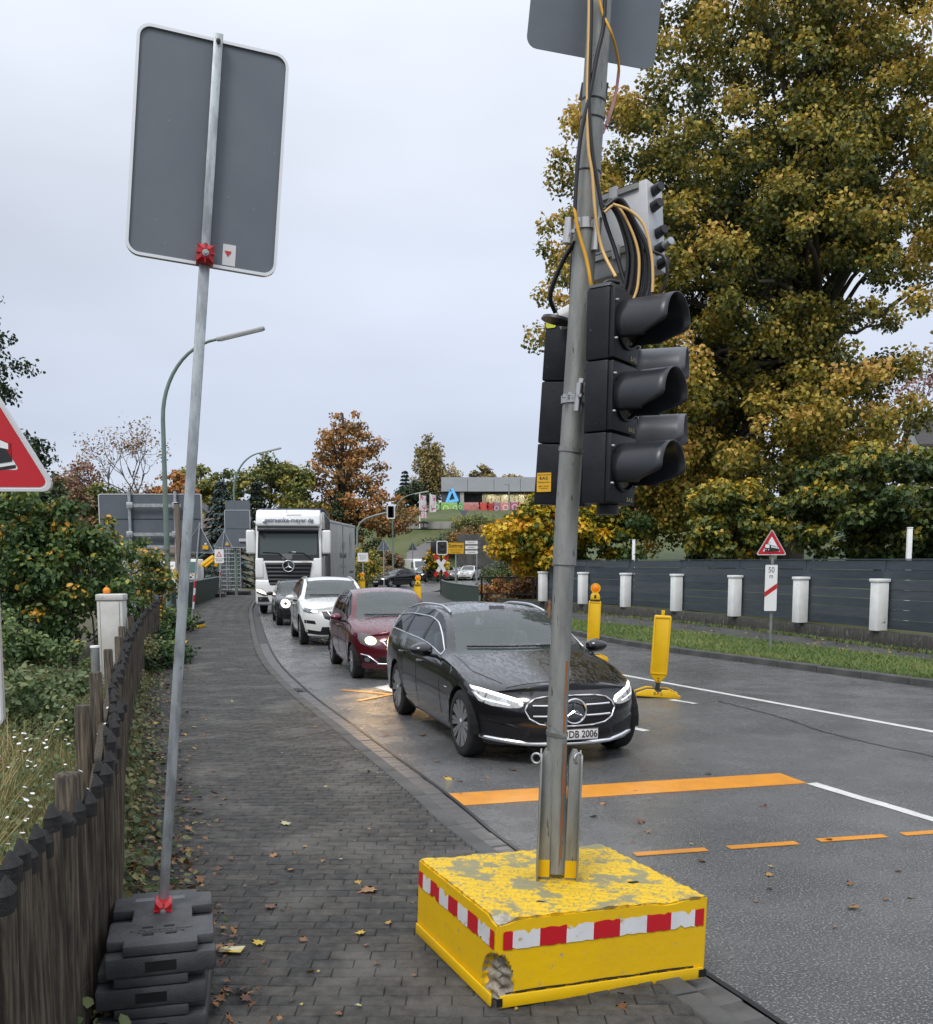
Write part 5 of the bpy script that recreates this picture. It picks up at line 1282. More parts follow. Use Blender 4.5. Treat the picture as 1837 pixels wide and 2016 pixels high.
for sg in (1,-1):
    mb = MB(); yprism(mb, [(-.3,1.32),(.03,1.36),(.03,1.55),(-.01,2.12),(-.3,2.12)], min(sg*.93,sg*1.24), max(sg*.93,sg*1.24)); lp(mb, 'corner_panel', wh_l, bevel=.05, seg=3)
    mb = MB(); xprism(mb, [(sg*y, z) for y, z in (((1.20,.98),(1.20,.82),(.95,.70),(.78,.72),(.86,.84),(1.02,.98)))], .055, .075); lp(mb, 'headlight', lamp_in)
    mb = MB(); xprism(mb, [(sg*y, z) for y, z in (((1.19,.96),(1.19,.88),(1.0,.80),(.84,.76),(.90,.84),(1.04,.95)))], .075, .085); lp(mb, 'headlight_beam', head_dim)
    mb = MB(); xprism(mb, [(sg*y, z) for y, z in (((1.16,.66),(1.16,.48),(.72,.48),(.80,.66)))], .055, .07); lp(mb, 'fog_lamp_bay', grille_m)
    mb = MB(); mb.lathe([(0,.01),(.05,.01),(.055,0)], 14, frame((.078, sg*1.06, .58), (0,1,0), (0,0,1))); lp(mb, 'fog_lamp', lamp_in)
    mb = MB(); mb.box((-.42,sg*1.42-.17,2.28),(-.22,sg*1.42+.17,3.18)); lp(mb, 'mirror', wh_l, bevel=.07, seg=3)
    for z in (3.20,2.24): mb = MB(); mb.tube([(-.5,sg*1.20,z),(-.34,sg*1.45,z)], .03, 8); lp(mb, 'mirror_arm', trim)
    mb = MB(); mb.box((-1.25,sg*1.245-.004,2.15),(-.45,sg*1.245+.004,3.0)); lp(mb, 'side_window', dark_glass)
    mb = MB(); mb.lathe([(.02,-.28),(.30,-.28),(.50,-.26),(.52,-.22),(.52,-.06),(.50,-.02),(.32,0),(.28,-.06),(.02,-.03)], 30, Matrix.Translation((-1.35, sg*1.22, .52)) @ Matrix.Rotation(-sg*R(90),4,'X')); lp(mb, 'wheel', rubber, smooth=40)
for y0, y1, d in ((-.95,-.10,.55),(.0,.85,.55)):
    mb = MB(); mb.tube([q_ws @ Vector((y1,-.56,.05)), q_ws @ Vector((y1-.28,-.33,.06)), q_ws @ Vector((y0,-.30,.05))], .014, 6); lp(mb, 'wiper', trim)
mb = MB(); mb.prism(rrect(.38,.22,.03), .02, q_ws @ Matrix.Translation((-.05,-.46,.03))); lp(mb, 'toll_box', dash_m)
mb = MB(); mb.prism(rrect(.16,.06,.01), .005, q_ws @ Matrix.Translation((.20,-.30,.04))); lp(mb, 'sticker', M('pale_sticker', (.55,.7,.7), .4), lt)
# pennant cloth hanging in the corner of the windscreen
mb = MB(); mb.add([q_ws @ Vector(v) for v in ((-1.08,.62,.045),(-.92,.40,.05),(-.86,.30,.05),(-.90,.20,.05),(-1.0,.34,.05),(-1.08,.44,.045))], [(0,1,2,3,4,5)]); lp(mb, 'pennant', grille_m)
# cargo body behind the cab and chassis
mb = MB(); mb.box((-9.6,-1.27,1.02),(-2.45,1.27,3.98)); lp(mb, 'cargo_body', curtain, bevel=.03)
mb = MB(); mb.box((-9.62,-1.285,3.98),(-2.43,1.285,4.10)); lp(mb, 'roof_edge', M('navy_edge', (.02,.03,.07), .4), bevel=.02)
for sg in (1,-1):
    for k in range(10): mb = MB(); mb.tube([(-2.9-.7*k, sg*1.275, 1.15),(-2.9-.7*k, sg*1.275, 3.9)], .018, 6); lp(mb, 'curtain_strap', M('curtain_strap', (.12,.12,.12), .6))
    for x in (-7.4,-8.7): mb = MB(); mb.lathe([(.02,-.5),(.50,-.5),(.52,-.1),(.50,-.02),(.32,0),(.02,-.03)], 24, Matrix.Translation((x, sg*1.22, .52)) @ Matrix.Rotation(-sg*R(90),4,'X')); lp(mb, 'wheel', rubber, smooth=40)
mb = MB(); mb.box((-9.5,-.5,.6),(-1.,.5,1.02)); lp(mb, 'chassis', M('underbody_black', (.006,.006,.006), .9))
# trailer, already in the bend
tr = thing('lorry_trailer', 'grey curtain-sided drawbar trailer with faint print, behind the white lorry in the bend', 'trailer')
ta = math.atan2(-1., -.045); tq = Vector((TX,TY)) - td.normalized()*10.4; e_ = Vector((math.cos(ta), math.sin(ta))); tr.location = (tq.x, tq.y, 0); tr.rotation_euler = (0,0,ta)
mb = MB(); mb.box((-7.6,-1.27,1.02),(0,1.27,3.85)); mb.build('cargo_body', curtain, tr, bevel=.03)
mb = MB(); mb.box((-7.62,-1.29,3.84),(.02,1.29,3.97)); mb.build('roof_edge', M('pale_edge', (.5,.55,.58), .4), tr, bevel=.02)
for sg in (1,-1):
    for k in range(20): mb = MB(); mb.box((-7.4+.37*k,sg*1.275-.01,1.02),(-7.3+.37*k,sg*1.275+.01,1.26)); mb.build('strap_buckle', M('strap_pale', (.42,.42,.40), .6), tr)
    for x in (-1.1,-5.6,-6.9): mb = MB(); mb.lathe([(.02,-.4),(.48,-.4),(.5,-.1),(.48,-.02),(.3,0),(.02,-.03)], 24, Matrix.Translation((x, sg*1.2, .5)) @ Matrix.Rotation(-sg*R(90),4,'X')); mb.build('wheel', rubber, tr, smooth=40)
mb = MB(); mb.box((-7.4,-.5,.6),(1.5,.5,1.02)); mb.build('chassis', M('underbody_black', (.006,.006,.006), .9), tr)
pr = M('faint_print', (.42,.42,.41), .5)
qq = frame((-3.6,1.285,2.3), (-1,0,0), (0,0,1))
text('Park GmbH', .42, M('grey_print', (.09,.09,.09), .5), tr, qq, ext=.003); text('LIGHTWEIGHT', .26, pr, tr, qq @ Matrix.Translation((0,-.55,0)), ext=.003)
text('www.kramer.de', .2, M('grey_print', (.09,.09,.09), .5), tr, qq @ Matrix.Translation((2.6,-.85,0)), ext=.003)
for u, v, r_ in ((0,.5,.22),(.35,.55,.18),(2.4,.9,.35),(2.5,.45,.30),(2.3,.1,.2)):
    mb = MB(); mb.lathe([(.01,.004),(r_,.004),(r_,0)], 9, qq @ Matrix.Translation((u,v,0))); mb.build('print', M('green_print', (.25,.34,.27), .5) if u < 1 else pr, tr)
mb = MB(); mb.box((-3.62,1.27,1.3),(-3.56,1.29,3.8)); mb.build('curtain_pole', M('curtain_strap', (.12,.12,.12), .6), tr)

# ================================================================== DELINEATORS
def beacon(name, label, loc, rz, lamp=True, h0=.16, group='yellow delineators along the lane', base=True, tilt=0.):
    t = thing(name, label, 'delineator', loc, rz, group)
    if tilt: t.rotation_euler = (0, tilt, rz)
    if base:
        mb = MB(); yprism(mb, [(-.31,0),(.31,0),(.31,.035),(.14,.10),(-.14,.10),(-.31,.035)], -.19, .19); bo = mb.build('base', M('base_black', (.016,.016,.017), .6), t, bevel=.008)
        for sg in (1,-1):
            mb = MB(); yprism(mb, [(-.32,.008),(.32,.008),(.32,.05),(.16,.118),(.06,.118),(.03,.085),(-.03,.085),(-.06,.118),(-.16,.118),(-.32,.05)], min(sg*.15,sg*.20), max(sg*.15,sg*.20)); mb.build('base_rail', yellow_pl, t, bevel=.006)
        text('B.P.S.', .065, M('rail_print', (.10,.06,.01), .6), t, frame((0,-.2025,.062), (1,0,0), (0,0,1)), ext=.001)
        mb = MB(); mb.box((-.40,-.205,.005),(-.38,.205,.052)); mb.box((.38,-.205,.005),(.40,.205,.052)); 
        q = frame((.225,0,.078), (0,1,0), (-1,0,.38)); mb = MB(); mb.prism(rrect(.17,.10,.008), .004, q); mb.build('base_label', label_yel, t); [text(w_, .034, black_print, t, q @ Matrix.Translation((0,dy,.0045)), ext=.001) for w_, dy in (('EK REG',.022),('NEUBAU',-.022))]
    mb = MB(); mb.box((-.03,-.022,.08),(.03,.022,h0+.06)); mb.build('foot_peg', black_plastic, t)
    prof = [(-.125,h0+.12),(-.03,h0),(.03,h0),(.125,h0+.12),(.125,h0+.98),(.110,h0+1.0),(-.110,h0+1.0),(-.125,h0+.98)]
    mb = MB(); M4 = Matrix(((1,0,0,0),(0,0,-1,0),(0,1,0,0),(0,0,0,1))); mb.prism(prof, .06, M4, -.03); mb.build('panel', yellow_pl, t, bevel=.012)
    for s_ in (1,-1):
        mb = MB(); ring_prism(mb, [(-.122,h0+.13),(.122,h0+.13),(.122,h0+.985),(-.122,h0+.985)], [(-.100,h0+.15),(.100,h0+.15),(.100,h0+.96),(-.100,h0+.96)], .012, M4, s_*.036-.006); mb.build('panel_frame', yellow_pl, t, bevel=.003)
    if not lamp:
        mb = MB(); mb.box((-.024,-.014,h0+1.0),(.024,.014,h0+1.075)); mb.build('lamp_peg', yellow_pl, t, bevel=.004)
        for sg in (1,-1): mb = MB(); mb.lathe([(0,.003),(.01,.002),(.011,0)], 8, Matrix.Translation((0,-.032,h0+.03+.04*(sg>0))) @ Matrix.Rotation(R(90),4,'X')); mb.build('rivet', dark_metal, t)
    else:
        z = h0+1.02; mb = MB(); mb.prism([(-.095,z),(.095,z),(.095,z+.08),(.055,z+.15),(-.055,z+.15),(-.095,z+.08)], .09, M4, -.045); mb.build('battery_case', yellow_pl, t, bevel=.012)
        mb = MB(); mb.box((-.022,-.052,z+.03),(.022,-.044,z+.10)); mb.build('lock', black_plastic, t, bevel=.006)
        mb = MB(); mb.box((-.10,-.05,z-.02),(.10,.05,z)); mb.build('case_gap', black_plastic, t)
        ring_ = [(.098*math.cos(a), z+.235+.098*math.sin(a)) for a in np.linspace(0,2*PI,29)[:-1]]; ri = [(.082*math.cos(a), z+.235+.082*math.sin(a)) for a in np.linspace(0,2*PI,29)[:-1]]
        mb = MB(); ring_prism(mb, ring_, ri, .10, M4, -.05); mb.build('lamp_housing', yellow_pl, t, smooth=40)
        for s_ in (1,-1):
            q = Matrix.Translation((0,-s_*.040,z+.235)) @ Matrix.Rotation(s_*R(90),4,'X'); mb = MB(); mb.lathe([(.002,.028),(.04,.022),(.082,.002)], 24, q); L_ = mb.build('lens', amber, t, smooth=50)
    return t
beacon('delineator', 'yellow delineator without a lamp, on a low foot at the right of the black estate', (2.82,14.55,.0), -.10, lamp=False, h0=.20, tilt=.055)
beacon('delineator', 'yellow delineator with amber lamp, behind the right mirror of the black estate', (2.55,20.0,.0), -.12, h0=.20, tilt=.035)
beacon('delineator', 'yellow delineator with amber lamp, standing behind the wine red hatchback', (-1.68,33.8,.0), -.05, h0=.18, tilt=.02)
beacon('delineator', 'yellow delineator with amber lamp, farthest away, behind the white crossover', (-4.55,43.2,.0), -.05, h0=.18, tilt=.02)

# ================================================================== RIGHT: GREY FENCE ON THE LOW WALL
stone = M('mossy_wall', (.085,.08,.07), .85, c2=(.05,.048,.042), scale=5, stretch=(2.5,2.5,.7), c3=(.24,.235,.22), scale3=9, lo3=.60, hi3=.68, bump=.8, bscale=30, world_co=True)
mossm = M('moss', (.055,.075,.016), .95, c2=(.10,.085,.03), scale=6, bump=1., bscale=50)
wl = thing('low_wall', 'low weathered stone wall with mossy top under the grey board fence', 'wall', (6.,30.,.12))
Wr = [p for p in resample(WALL, 1.05) if -1 < p.y < 42.3]
for i in range(len(Wr)-1):
    a, b = Wr[i], Wr[i+1]; d = (b-a).normalized(); L_ = (b-a).length; m = Matrix.Translation((a.x,a.y,.10)) @ Matrix.Rotation(math.atan2(d.y,d.x),4,'Z')
    off_ = rnd.uniform(-.008,.008); mb = MB(); mb.box((.004,-.30+off_,0),(L_-.004,-.0+off_,.33+rnd.uniform(-.012,.012)), m); wb(mb, 'stone', stone, wl, bevel=.015)
Wi = offset(Wr, .15); mb = MB(); 
for i in range(len(Wr)-1):
    a, b = Wr[i], Wr[i+1]; d = (b-a).normalized(); n_ = Vector((d.y,-d.x)); mb.add([(a.x+n_.x*.01,a.y+n_.y*.01,.435+.01*math.sin(i*2.)),(b.x+n_.x*.01,b.y+n_.y*.01,.435+.01*math.sin(i*2.+2)),(b.x+n_.x*.31,b.y+n_.y*.31,.45),(a.x+n_.x*.31,a.y+n_.y*.31,.45)], [(0,1,2,3)])
mo = wb(mb, 'moss_layer', mossm, wl); mo['kind'] = 'stuff'
board_m = M('anthracite_board', (.040,.053,.065), .5, c2=(.053,.067,.08), scale=2.5, stretch=(.7,.7,5), bump=.3, bscale=25, c3=(.035,.042,.05), scale3=5, lo3=.6, hi3=.7, world_co=True)
board_ms = [board_m, board_m, M('anthracite_board_worn', (.050,.062,.073), .6, c2=(.066,.078,.09), scale=2.5, stretch=(.7,.7,5), bump=.3, bscale=25, c3=(.10,.11,.10), scale3=7, lo3=.64, hi3=.72, world_co=True), M('anthracite_board_dark', (.032,.043,.055), .5, c2=(.044,.056,.068), scale=2.5, stretch=(.7,.7,5), bump=.3, bscale=25, world_co=True)]
white_p = M('white_pillar', (.88,.88,.86), .7, c2=(.80,.80,.77), scale=4, c3=(.22,.21,.19), scale3=6, lo3=.68, hi3=.73, bump=.3, bscale=40, world_co=True)
PIL = [(13.6,9.6),(12.3,13.4),(11.1,16.9),(10.1,19.7),(9.32,22.4),(8.55,25.4),(7.65,28.3),(6.62,31.3),(5.48,34.2),(4.3,36.7),(3.02,39.3)]
fn = thing('board_fence', 'anthracite horizontal board fence between white pillars on the low wall', 'fence', (6.5,31.,.45))
for i, (x, y) in enumerate(PIL):
    a = PIL[max(0,i-1)]; b = PIL[min(len(PIL)-1,i+1)]; an = math.atan2(b[1]-a[1], b[0]-a[0]); m = Matrix.Translation((x,y,.43)) @ Matrix.Rotation(an,4,'Z')
    mb = MB(); xprism_ = [(-.14,-.14),(.14,-.14),(.14,.14),(-.14,.14)]; mb.prism(xprism_, 1.10, m); pl_ = wb(mb, 'pillar', white_p, fn, bevel=.012)
    mb = MB(); mb.prism([(-.165,-.165),(.165,-.165),(.165,.165),(-.165,.165)], .07, m, 1.10); mb.v = [(p[0]-fn.location.x,p[1]-fn.location.y,p[2]-fn.location.z) for p in mb.v]; mb.build('pillar_cap', white_p, pl_, bevel=.012)
for i in range(len(PIL)-1):
    a, b = Vector(PIL[i]), Vector(PIL[i+1]); d = (b-a).normalized(); L_ = (b-a).length; an = math.atan2(d.y,d.x)
    zt = 2.02
    m = Matrix.Translation((a.x,a.y,0)) @ Matrix.Rotation(an,4,'Z'); k = 7; z0 = .47; hh = (zt-z0)/k
    for q in range(k):
        sag = rnd.uniform(-.012,.006) if q else 0; mb = MB(); vs = []; off_ = rnd.uniform(-.004,.004)
        mb.box((.06,-.20+off_-.012*(q%2),z0+q*hh+.004),(L_-.06,-.175+off_-.012*(q%2),z0+(q+1)*hh-.006+sag), m); wb(mb, 'board', rnd.choice(board_ms), fn)
    mb = MB(); mb.box((-.14,-.222,.47),(.14,-.187,zt+.004), m); wb(mb, 'batten', board_m, fn)
    mb = MB(); mb.box((0,-.235,zt+.0045),(L_,-.155,zt+.028), m); wb(mb, 'top_rail', board_m, fn)
# posts and gate beyond the fence end
gt = thing('gate_frame', 'dark metal gate frame with wire mesh between fence and green parapet', 'gate', (1.7,41.5,.12))
ga, gb = Vector((.62,42.2)), Vector((2.75,40.4)); d = (gb-ga).normalized(); L_ = (gb-ga).length; m = Matrix.Translation((ga.x,ga.y,.0)) @ Matrix.Rotation(math.atan2(d.y,d.x),4,'Z')
for z0, z1 in ((.62,.67),(1.30,1.36)): mb = MB(); mb.box((0,-.025,z0),(L_,.025,z1), m); wb(mb, 'frame_rail', dark_metal, gt)
for x0 in (0,L_-.06,L_+.12): mb = MB(); mb.box((x0,-.03,.3),(x0+.06,.03,1.36), m); wb(mb, 'frame_post', dark_metal, gt)
wm = MB()
for k in range(22): wm.tube([m @ Vector((.06+k*(L_-.1)/22,0,.66)), m @ Vector((.06+k*(L_-.1)/22,0,1.31))], .004, 4)
for k in range(6): wm.tube([m @ Vector((.03,0,.72+k*.1)), m @ Vector((L_-.03,0,.72+k*.1))], .004, 4)
wo_ = wb(wm, 'wire_mesh', dark_metal, gt); wo_['kind'] = 'stuff'
for px, py, Y, lab in ((1790,1065,24.5,'weathered white wooden post behind the right end of the grey fence'),(1247,1083,38.5,'thin white post seen above the grey fence by the orange maple')):
    t = thing('garden_post', lab, 'post', (0,0,0)); p = at(px,py,Y); t.location = (p.x,p.y,.3); h = at(px, 1038 if px > 1500 else 1062, Y).z
    mb = MB(); mb.box((p.x-.055,p.y-.05,.3),(p.x+.055,p.y+.05,h-.03)); wb(mb, 'shaft', white_p, t, bevel=.01); mb = MB(); mb.box((p.x-.06,p.y-.055,h-.03),(p.x+.06,p.y+.055,h)); wb(mb, 'cap', white_p, t, bevel=.006)

# warning sign with distance board on the verge
vs_ = thing('warning_sign', 'red triangle with tram symbol above a 50 m distance board on the grass verge', 'road sign', (6.62,21.5,.12))
mb = MB(); mb.tube([(6.62,21.5,.1),(6.605,21.5,2.60)], .033, 14); wb(mb, 'pole', dull_steel, vs_, smooth=50)
q = frame((6.56,21.45,2.31), (1,-.10,0), (0,0,1)); warn_triangle(vs_, q, .64); train_symbol(vs_, q @ Matrix.Translation((-.02,-.03,.004)), .62)
q = frame((6.57,21.44,1.42), (1,-.10,0), (0,0,1)); mb = MB(); mb.prism(rrect(.285,1.02,.03), .008, q, -.004); wb(mb, 'distance_board', white_sign, vs_)
mb = MB(); ring_prism(mb, rrect(.288,1.024,.032), rrect(.262,.998,.022), .014, q, -.006); wb(mb, 'board_rim', black_print, vs_)
wtext('50', .17, black_print, vs_, q @ Matrix.Translation((0,.38,.0045)), sx=.8); wtext('m', .14, black_print, vs_, q @ Matrix.Translation((0,.25,.0045)), sx=.8)
mb = MB(); mb.prism([(-.128,-.20),(.128,-.01),(.128,.10),(-.128,-.09)], .002, q, .0042); wb(mb, 'red_stripe', red_sign, vs_)

# ================================================================== PARAPETS AND CROSSING
def parapet(name, label, P, h, z0, m):
    t = thing(name, label, 'parapet', (P[0][0],P[0][1],z0)); Q = resample(P, 1.0)
    for i in range(len(Q)-1):
        a, b = Q[i], Q[i+1]; d = (b-a).normalized(); n_ = Vector((-d.y,d.x)); L_ = (b-a).length; mm = Matrix.Translation((a.x,a.y,z0)) @ Matrix.Rotation(math.atan2(d.y,d.x),4,'Z')
        mb = MB(); mb.box((0,-.02,.0),(L_-.004,.02,h), mm)
        for k in range(4): mb.box((.1+k*.25,-.032,.02),(.2+k*.25,.032,h-.02), mm)
        wb(mb, 'sheet', m, t)
    mb = MB(); mb.tube([(p.x,p.y,z0+h+.02) for p in Q], .045, 8); wb(mb, 'top_rail', M('rail_grey_green', (.16,.18,.17), .5), t, smooth=50)
    return t
parapet('parapet', 'curved green sheet parapet on the right, below the level crossing cross', [(.50,42.0),(-.05,44.5),(-.65,48.),(-1.15,52.5),(-1.45,57.5)], .80, .13, green_metal)
parapet('parapet', 'green sheet parapet on the left, beside the paved footway', [(-9.6,31.5),(-10.6,36.),(-12.2,45.),(-13.5,53.),(-14.2,57.5)], 1.05, .05, green_metal)
par3 = thing('railing', 'grey railing behind the black turning hatchback', 'railing', (-8,92,0))
A_, B_ = Vector((-11.6,88.)), Vector((-3.6,103.))
for z in (.95,.55): mb = MB(); mb.tube([(A_.x,A_.y,z+.1),(B_.x,B_.y,z+.1)], .05, 6); wb(mb, 'rail', M('rail_grey_green', (.16,.18,.17), .5), par3)
for k in range(9): p = A_.lerp(B_, k/8.); mb = MB(); mb.tube([(p.x,p.y,0),(p.x,p.y,1.05)], .045, 6); wb(mb, 'post', dark_metal, par3)

xs_ = thing('crossing_cross', 'red and white St Andrew cross with a dark signal head at the level crossing', 'crossing sign', (-1.75,57.,.1))
cz = at(868,1102,57.); 
mb = MB(); mb.tube([(cz.x,57.15,.1),(cz.x,57.15,3.3)], .06, 10); wb(mb, 'pole', dark_metal, xs_, smooth=50)
for s_ in (1,-1):
    q = frame((cz.x,57.05+.03*s_,1.76), (1,0,0), (0,0,1)) @ Matrix.Rotation(s_*R(58),4,'Z'); mb = MB(); mb.box((-.40,-.10,-.01),(.40,.10,.01), q); ar = wb(mb, 'arm', white_sign, xs_)
    for e in (1,-1):
        mb = MB(); mb.box((min(e*.401,e*.72),-.10,-.01),(max(e*.401,e*.72),.10,.01), q); mb.v = [(p[0]-xs_.location.x,p[1]-xs_.location.y,p[2]-xs_.location.z) for p in mb.v]; mb.build('red_tip', red_sign, ar)
q = frame((cz.x+.06,56.98,2.77), (1,0,0), (0,0,1))
mb = MB(); mb.prism(rrect(.58,.74,.10), .05, q, -.06); wb(mb, 'backing_board', black_plastic, xs_)
mb = MB(); ring_prism(mb, rrect(.64,.80,.11), rrect(.54,.70,.08), .03, q, -.02); wb(mb, 'white_border', white_sign, xs_)
for yy in (.16,-.16): mb = MB(); mb.lathe([(0,.03),(.11,.02),(.13,0)], 18, q @ Matrix.Translation((0,yy,0))); wb(mb, 'lens', lens_m, xs_)
mb = MB(); mb.box((cz.x-.60,57.1,2.45),(cz.x-.28,57.35,3.15)); wb(mb, 'side_signal', black_plastic, xs_, bevel=.03)

yb = M('town_sign_yellow', (.72,.40,.01), .45)
ts = thing('town_sign', 'yellow town sign reading Suttrop, on a post beside the level crossing', 'town sign', (-.3,60.5,0))
p = at(897,1078,60.5); mb = MB(); mb.tube([(p.x,60.56,0),(p.x,60.56,3.2)], .05, 10); wb(mb, 'pole', galv, ts, smooth=50)
q = frame((p.x,60.5,2.80), (1,0,0), (0,0,1)); mb = MB(); mb.prism(rrect(1.02,.72,.06), .02, q, -.02); wb(mb, 'sign_plate', yb, ts)
mb = MB(); ring_prism(mb, rrect(1.0,.70,.055), rrect(.96,.66,.04), .004, q, .0005); wb(mb, 'border', black_print, ts)
wtext('Suttrop', .29, black_print, ts, q @ Matrix.Translation((0,.14,.002)), bold=.005); wtext('Stadt Warstein', .115, black_print, ts, q @ Matrix.Translation((0,-.10,.002))); wtext('Kreis Soest', .115, black_print, ts, q @ Matrix.Translation((0,-.24,.002)))
dsn = thing('direction_signs', 'three small white direction arrows on a post right of the yellow town sign', 'direction sign', (.35,66.,0))
p = at(928,1078,66.); mb = MB(); mb.tube([(p.x+.35,66.05,0),(p.x+.35,66.05,3.4)], .045, 8); wb(mb, 'pole', galv, dsn)
for k in range(3): q = frame((p.x,66.,3.25-.32*k), (1,0,0), (0,0,1)); mb = MB(); mb.prism([(-.42,-.11),(.36,-.11),(.44,0),(.36,.11),(-.42,.11)], .015, q); wb(mb, 'arrow_plate', white_sign, dsn); wtext(('Gewerbe','Festhalle','Ortsmitte')[k], .12, black_print, dsn, q @ Matrix.Translation((-.02,0,.017)))

# street lamps
lamp_green = M('lamp_green', (.13,.19,.16), .5, c2=(.17,.23,.20), scale=3); lampg = M('lamp_grey', (.42,.43,.42), .45)
def street_lamp(label, base, H_, arm, head_l, m, dirx=1., dy=0., name='street_lamp'):
    t = thing(name, label, 'street lamp', base, 0., 'curved street lamps'); x, y, z = base
    Q = [(x,y,z),(x,y,z+H_*.36),(x,y,z+H_*.72)]; mb = MB(); mb.tube(Q, .07, 12, rr=[.085,.075,.06]); wb(mb, 'pole', m, t, smooth=50)
    P = []
    for k in range(13):
        a = PI/2*k/12*.92; P.append((x+dirx*arm*(1-math.cos(a)), y+dy*arm*(1-math.cos(a)), z+H_*.72+H_*.27*math.sin(a)))
    mb = MB(); mb.tube(P, .045, 10, rr=[.06-.0018*k for k in range(13)]); wb(mb, 'arm', m, t, smooth=50)
    e0 = Vector(P[-1]); dd = (Vector(P[-1])-Vector(P[-2])).normalized(); dd.z = max(dd.z, .14); x_ = dd.normalized(); yv = Vector((-x_.y,x_.x,0)).normalized(); q = Matrix((x_, yv, x_.cross(yv))).transposed().to_4x4(); q.translation = e0
    mb = MB(); mb.box((0,-.10,-.05),(head_l,.10,.045), q); wb(mb, 'luminaire', lampg, t, bevel=.03)
    mb = MB(); mb.box((.08,-.085,-.058),(head_l-.06,.085,-.0505), q); wb(mb, 'diffuser', M('diffuser', (.55,.56,.56), .3), t)
    return t
street_lamp('tall curved green street lamp rising behind the leaning sign tube', (-8.35,27.8,.06), 8.05, 1.75, 1.35, lamp_green)
street_lamp('curved street lamp with a stack of sign backs on it, left of the white lorry', (-13.1,56.5,.06), 8.1, 1.85, 1.2, lamp_green, .95)
street_lamp('curved street lamp carrying a traffic signal, behind the black turning hatchback', (-6.5,88.,.0), 8.0, 2.2, 1.3, lamp_green)
t = thing('mast_signal', 'traffic signal with white border hung beside the farther curved lamp', 'traffic light', (-6.6,86.5,0)); p = at(769,1008,86.5)
q = frame((p.x,86.5,p.z), (1,0,0), (0,0,1)); mb = MB(); mb.box((-.22,-.5,-.2),(.22,.5,.0), q); wb(mb, 'signal_head', black_plastic, t, bevel=.04)
mb = MB(); ring_prism(mb, rrect(.70,1.16,.1), rrect(.56,1.0,.08), .03, q); wb(mb, 'white_border', white_sign, t); mb = MB(); mb.prism(rrect(.6,1.04,.08), .02, q, -.02); wb(mb, 'backing_board', black_plastic, t)
P = [at(702,1140,86.8), at(703,1042,86.8), at(708,1030,86.8), at(720,1021,86.8), at(738,1015,86.8), at(766,1008,86.8)]; mb = MB(); mb.tube(P, .09, 10); wb(mb, 'mast_arm', M('lamp_grey2', (.22,.25,.23), .5), t, smooth=50)
t = thing('twin_lamp', 'small street lamp with two flat white heads before the graffiti wall', 'street lamp', (-9.,105.,0)); p = at(743,1018,105.); mb = MB(); mb.tube([(p.x,105.,0),(p.x,105.,p.z)], .06, 8); wb(mb, 'pole', galv, t)
for s_ in (1,-1): mb = MB(); mb.sphere((p.x+s_*.42,105.,p.z+.05), .42, 12, 6, (1,.6,.32)); wb(mb, 'luminaire', M('lamp_white_shell', (.7,.7,.7), .4), t, smooth=50)

# sign backs along the left footway
def sign_panel(t, p, w, h, rim_=True, thick=.03, two=None):
    q = frame(p, (1,0,0), (0,0,1)); mb = MB(); mb.prism(rrect(w,h,.06), thick, q, 0); wb(mb, 'panel', sign_back, t)
    if rim_: mb = MB(); ring_prism(mb, rrect(w+.03,h+.03,.07), rrect(w-.03,h-.03,.05), thick+.02, q, -.01); wb(mb, 'rim', alu, t)
    if two is not None: mb = MB(); mb.box((-w/2,two-.012,thick),(w/2,two+.012,thick+.006), q); wb(mb, 'panel_joint', dark_metal, t)
t = thing('direction_board', 'wide grey back of a direction board on two posts behind the bushes', 'road sign', (-9.6,29.5,.0)); a, b = at(198,1075,29.5), at(362,973,29.5)
sign_panel(t, ((a.x+b.x)/2+.25,29.5,(a.z+b.z)/2), b.x-a.x+.5, b.z-a.z, two=.03)
for px in (255,345):
    p = at(px,1020,29.38); mb = MB(); mb.tube([(p.x,29.38,0),(p.x,29.38,b.z+.08)], .05, 10); wb(mb, 'post', galv, t, smooth=50)
for py in (995,1052):
    p0_, p1_ = at(250,py,29.32), at(356,py,29.32); mb = MB(); mb.box((p0_.x,29.30,p0_.z-.05),(p1_.x,29.34,p0_.z+.05)); wb(mb, 'cross_rail', galv, t)
    for px in (255,345): p = at(px,py,29.28); mb = MB(); mb.box((p.x-.09,29.24,p.z-.09),(p.x+.09,29.299,p.z+.09)); wb(mb, 'clamp', galv, t, bevel=.01)
t = thing('timber_post', 'plain brown wooden post between the green lamp and the sign tube', 'post', (-7.95,27.2,.05)); p = at(347,990,27.2); mb = MB(); mb.tube([(p.x+.08,27.2,.05),(p.x,27.2,p.z-.03)], .075, 10); wb(mb, 'shaft', M('brown_wood', (.14,.11,.085), .8, c2=(.20,.165,.13), scale=4, stretch=(4,4,.5)), t, smooth=50); mb = MB(); mb.tube([(p.x,27.2,p.z-.03),(p.x,27.2,p.z)], .078, 10); wb(mb, 'cap', dark_metal, t, smooth=50)
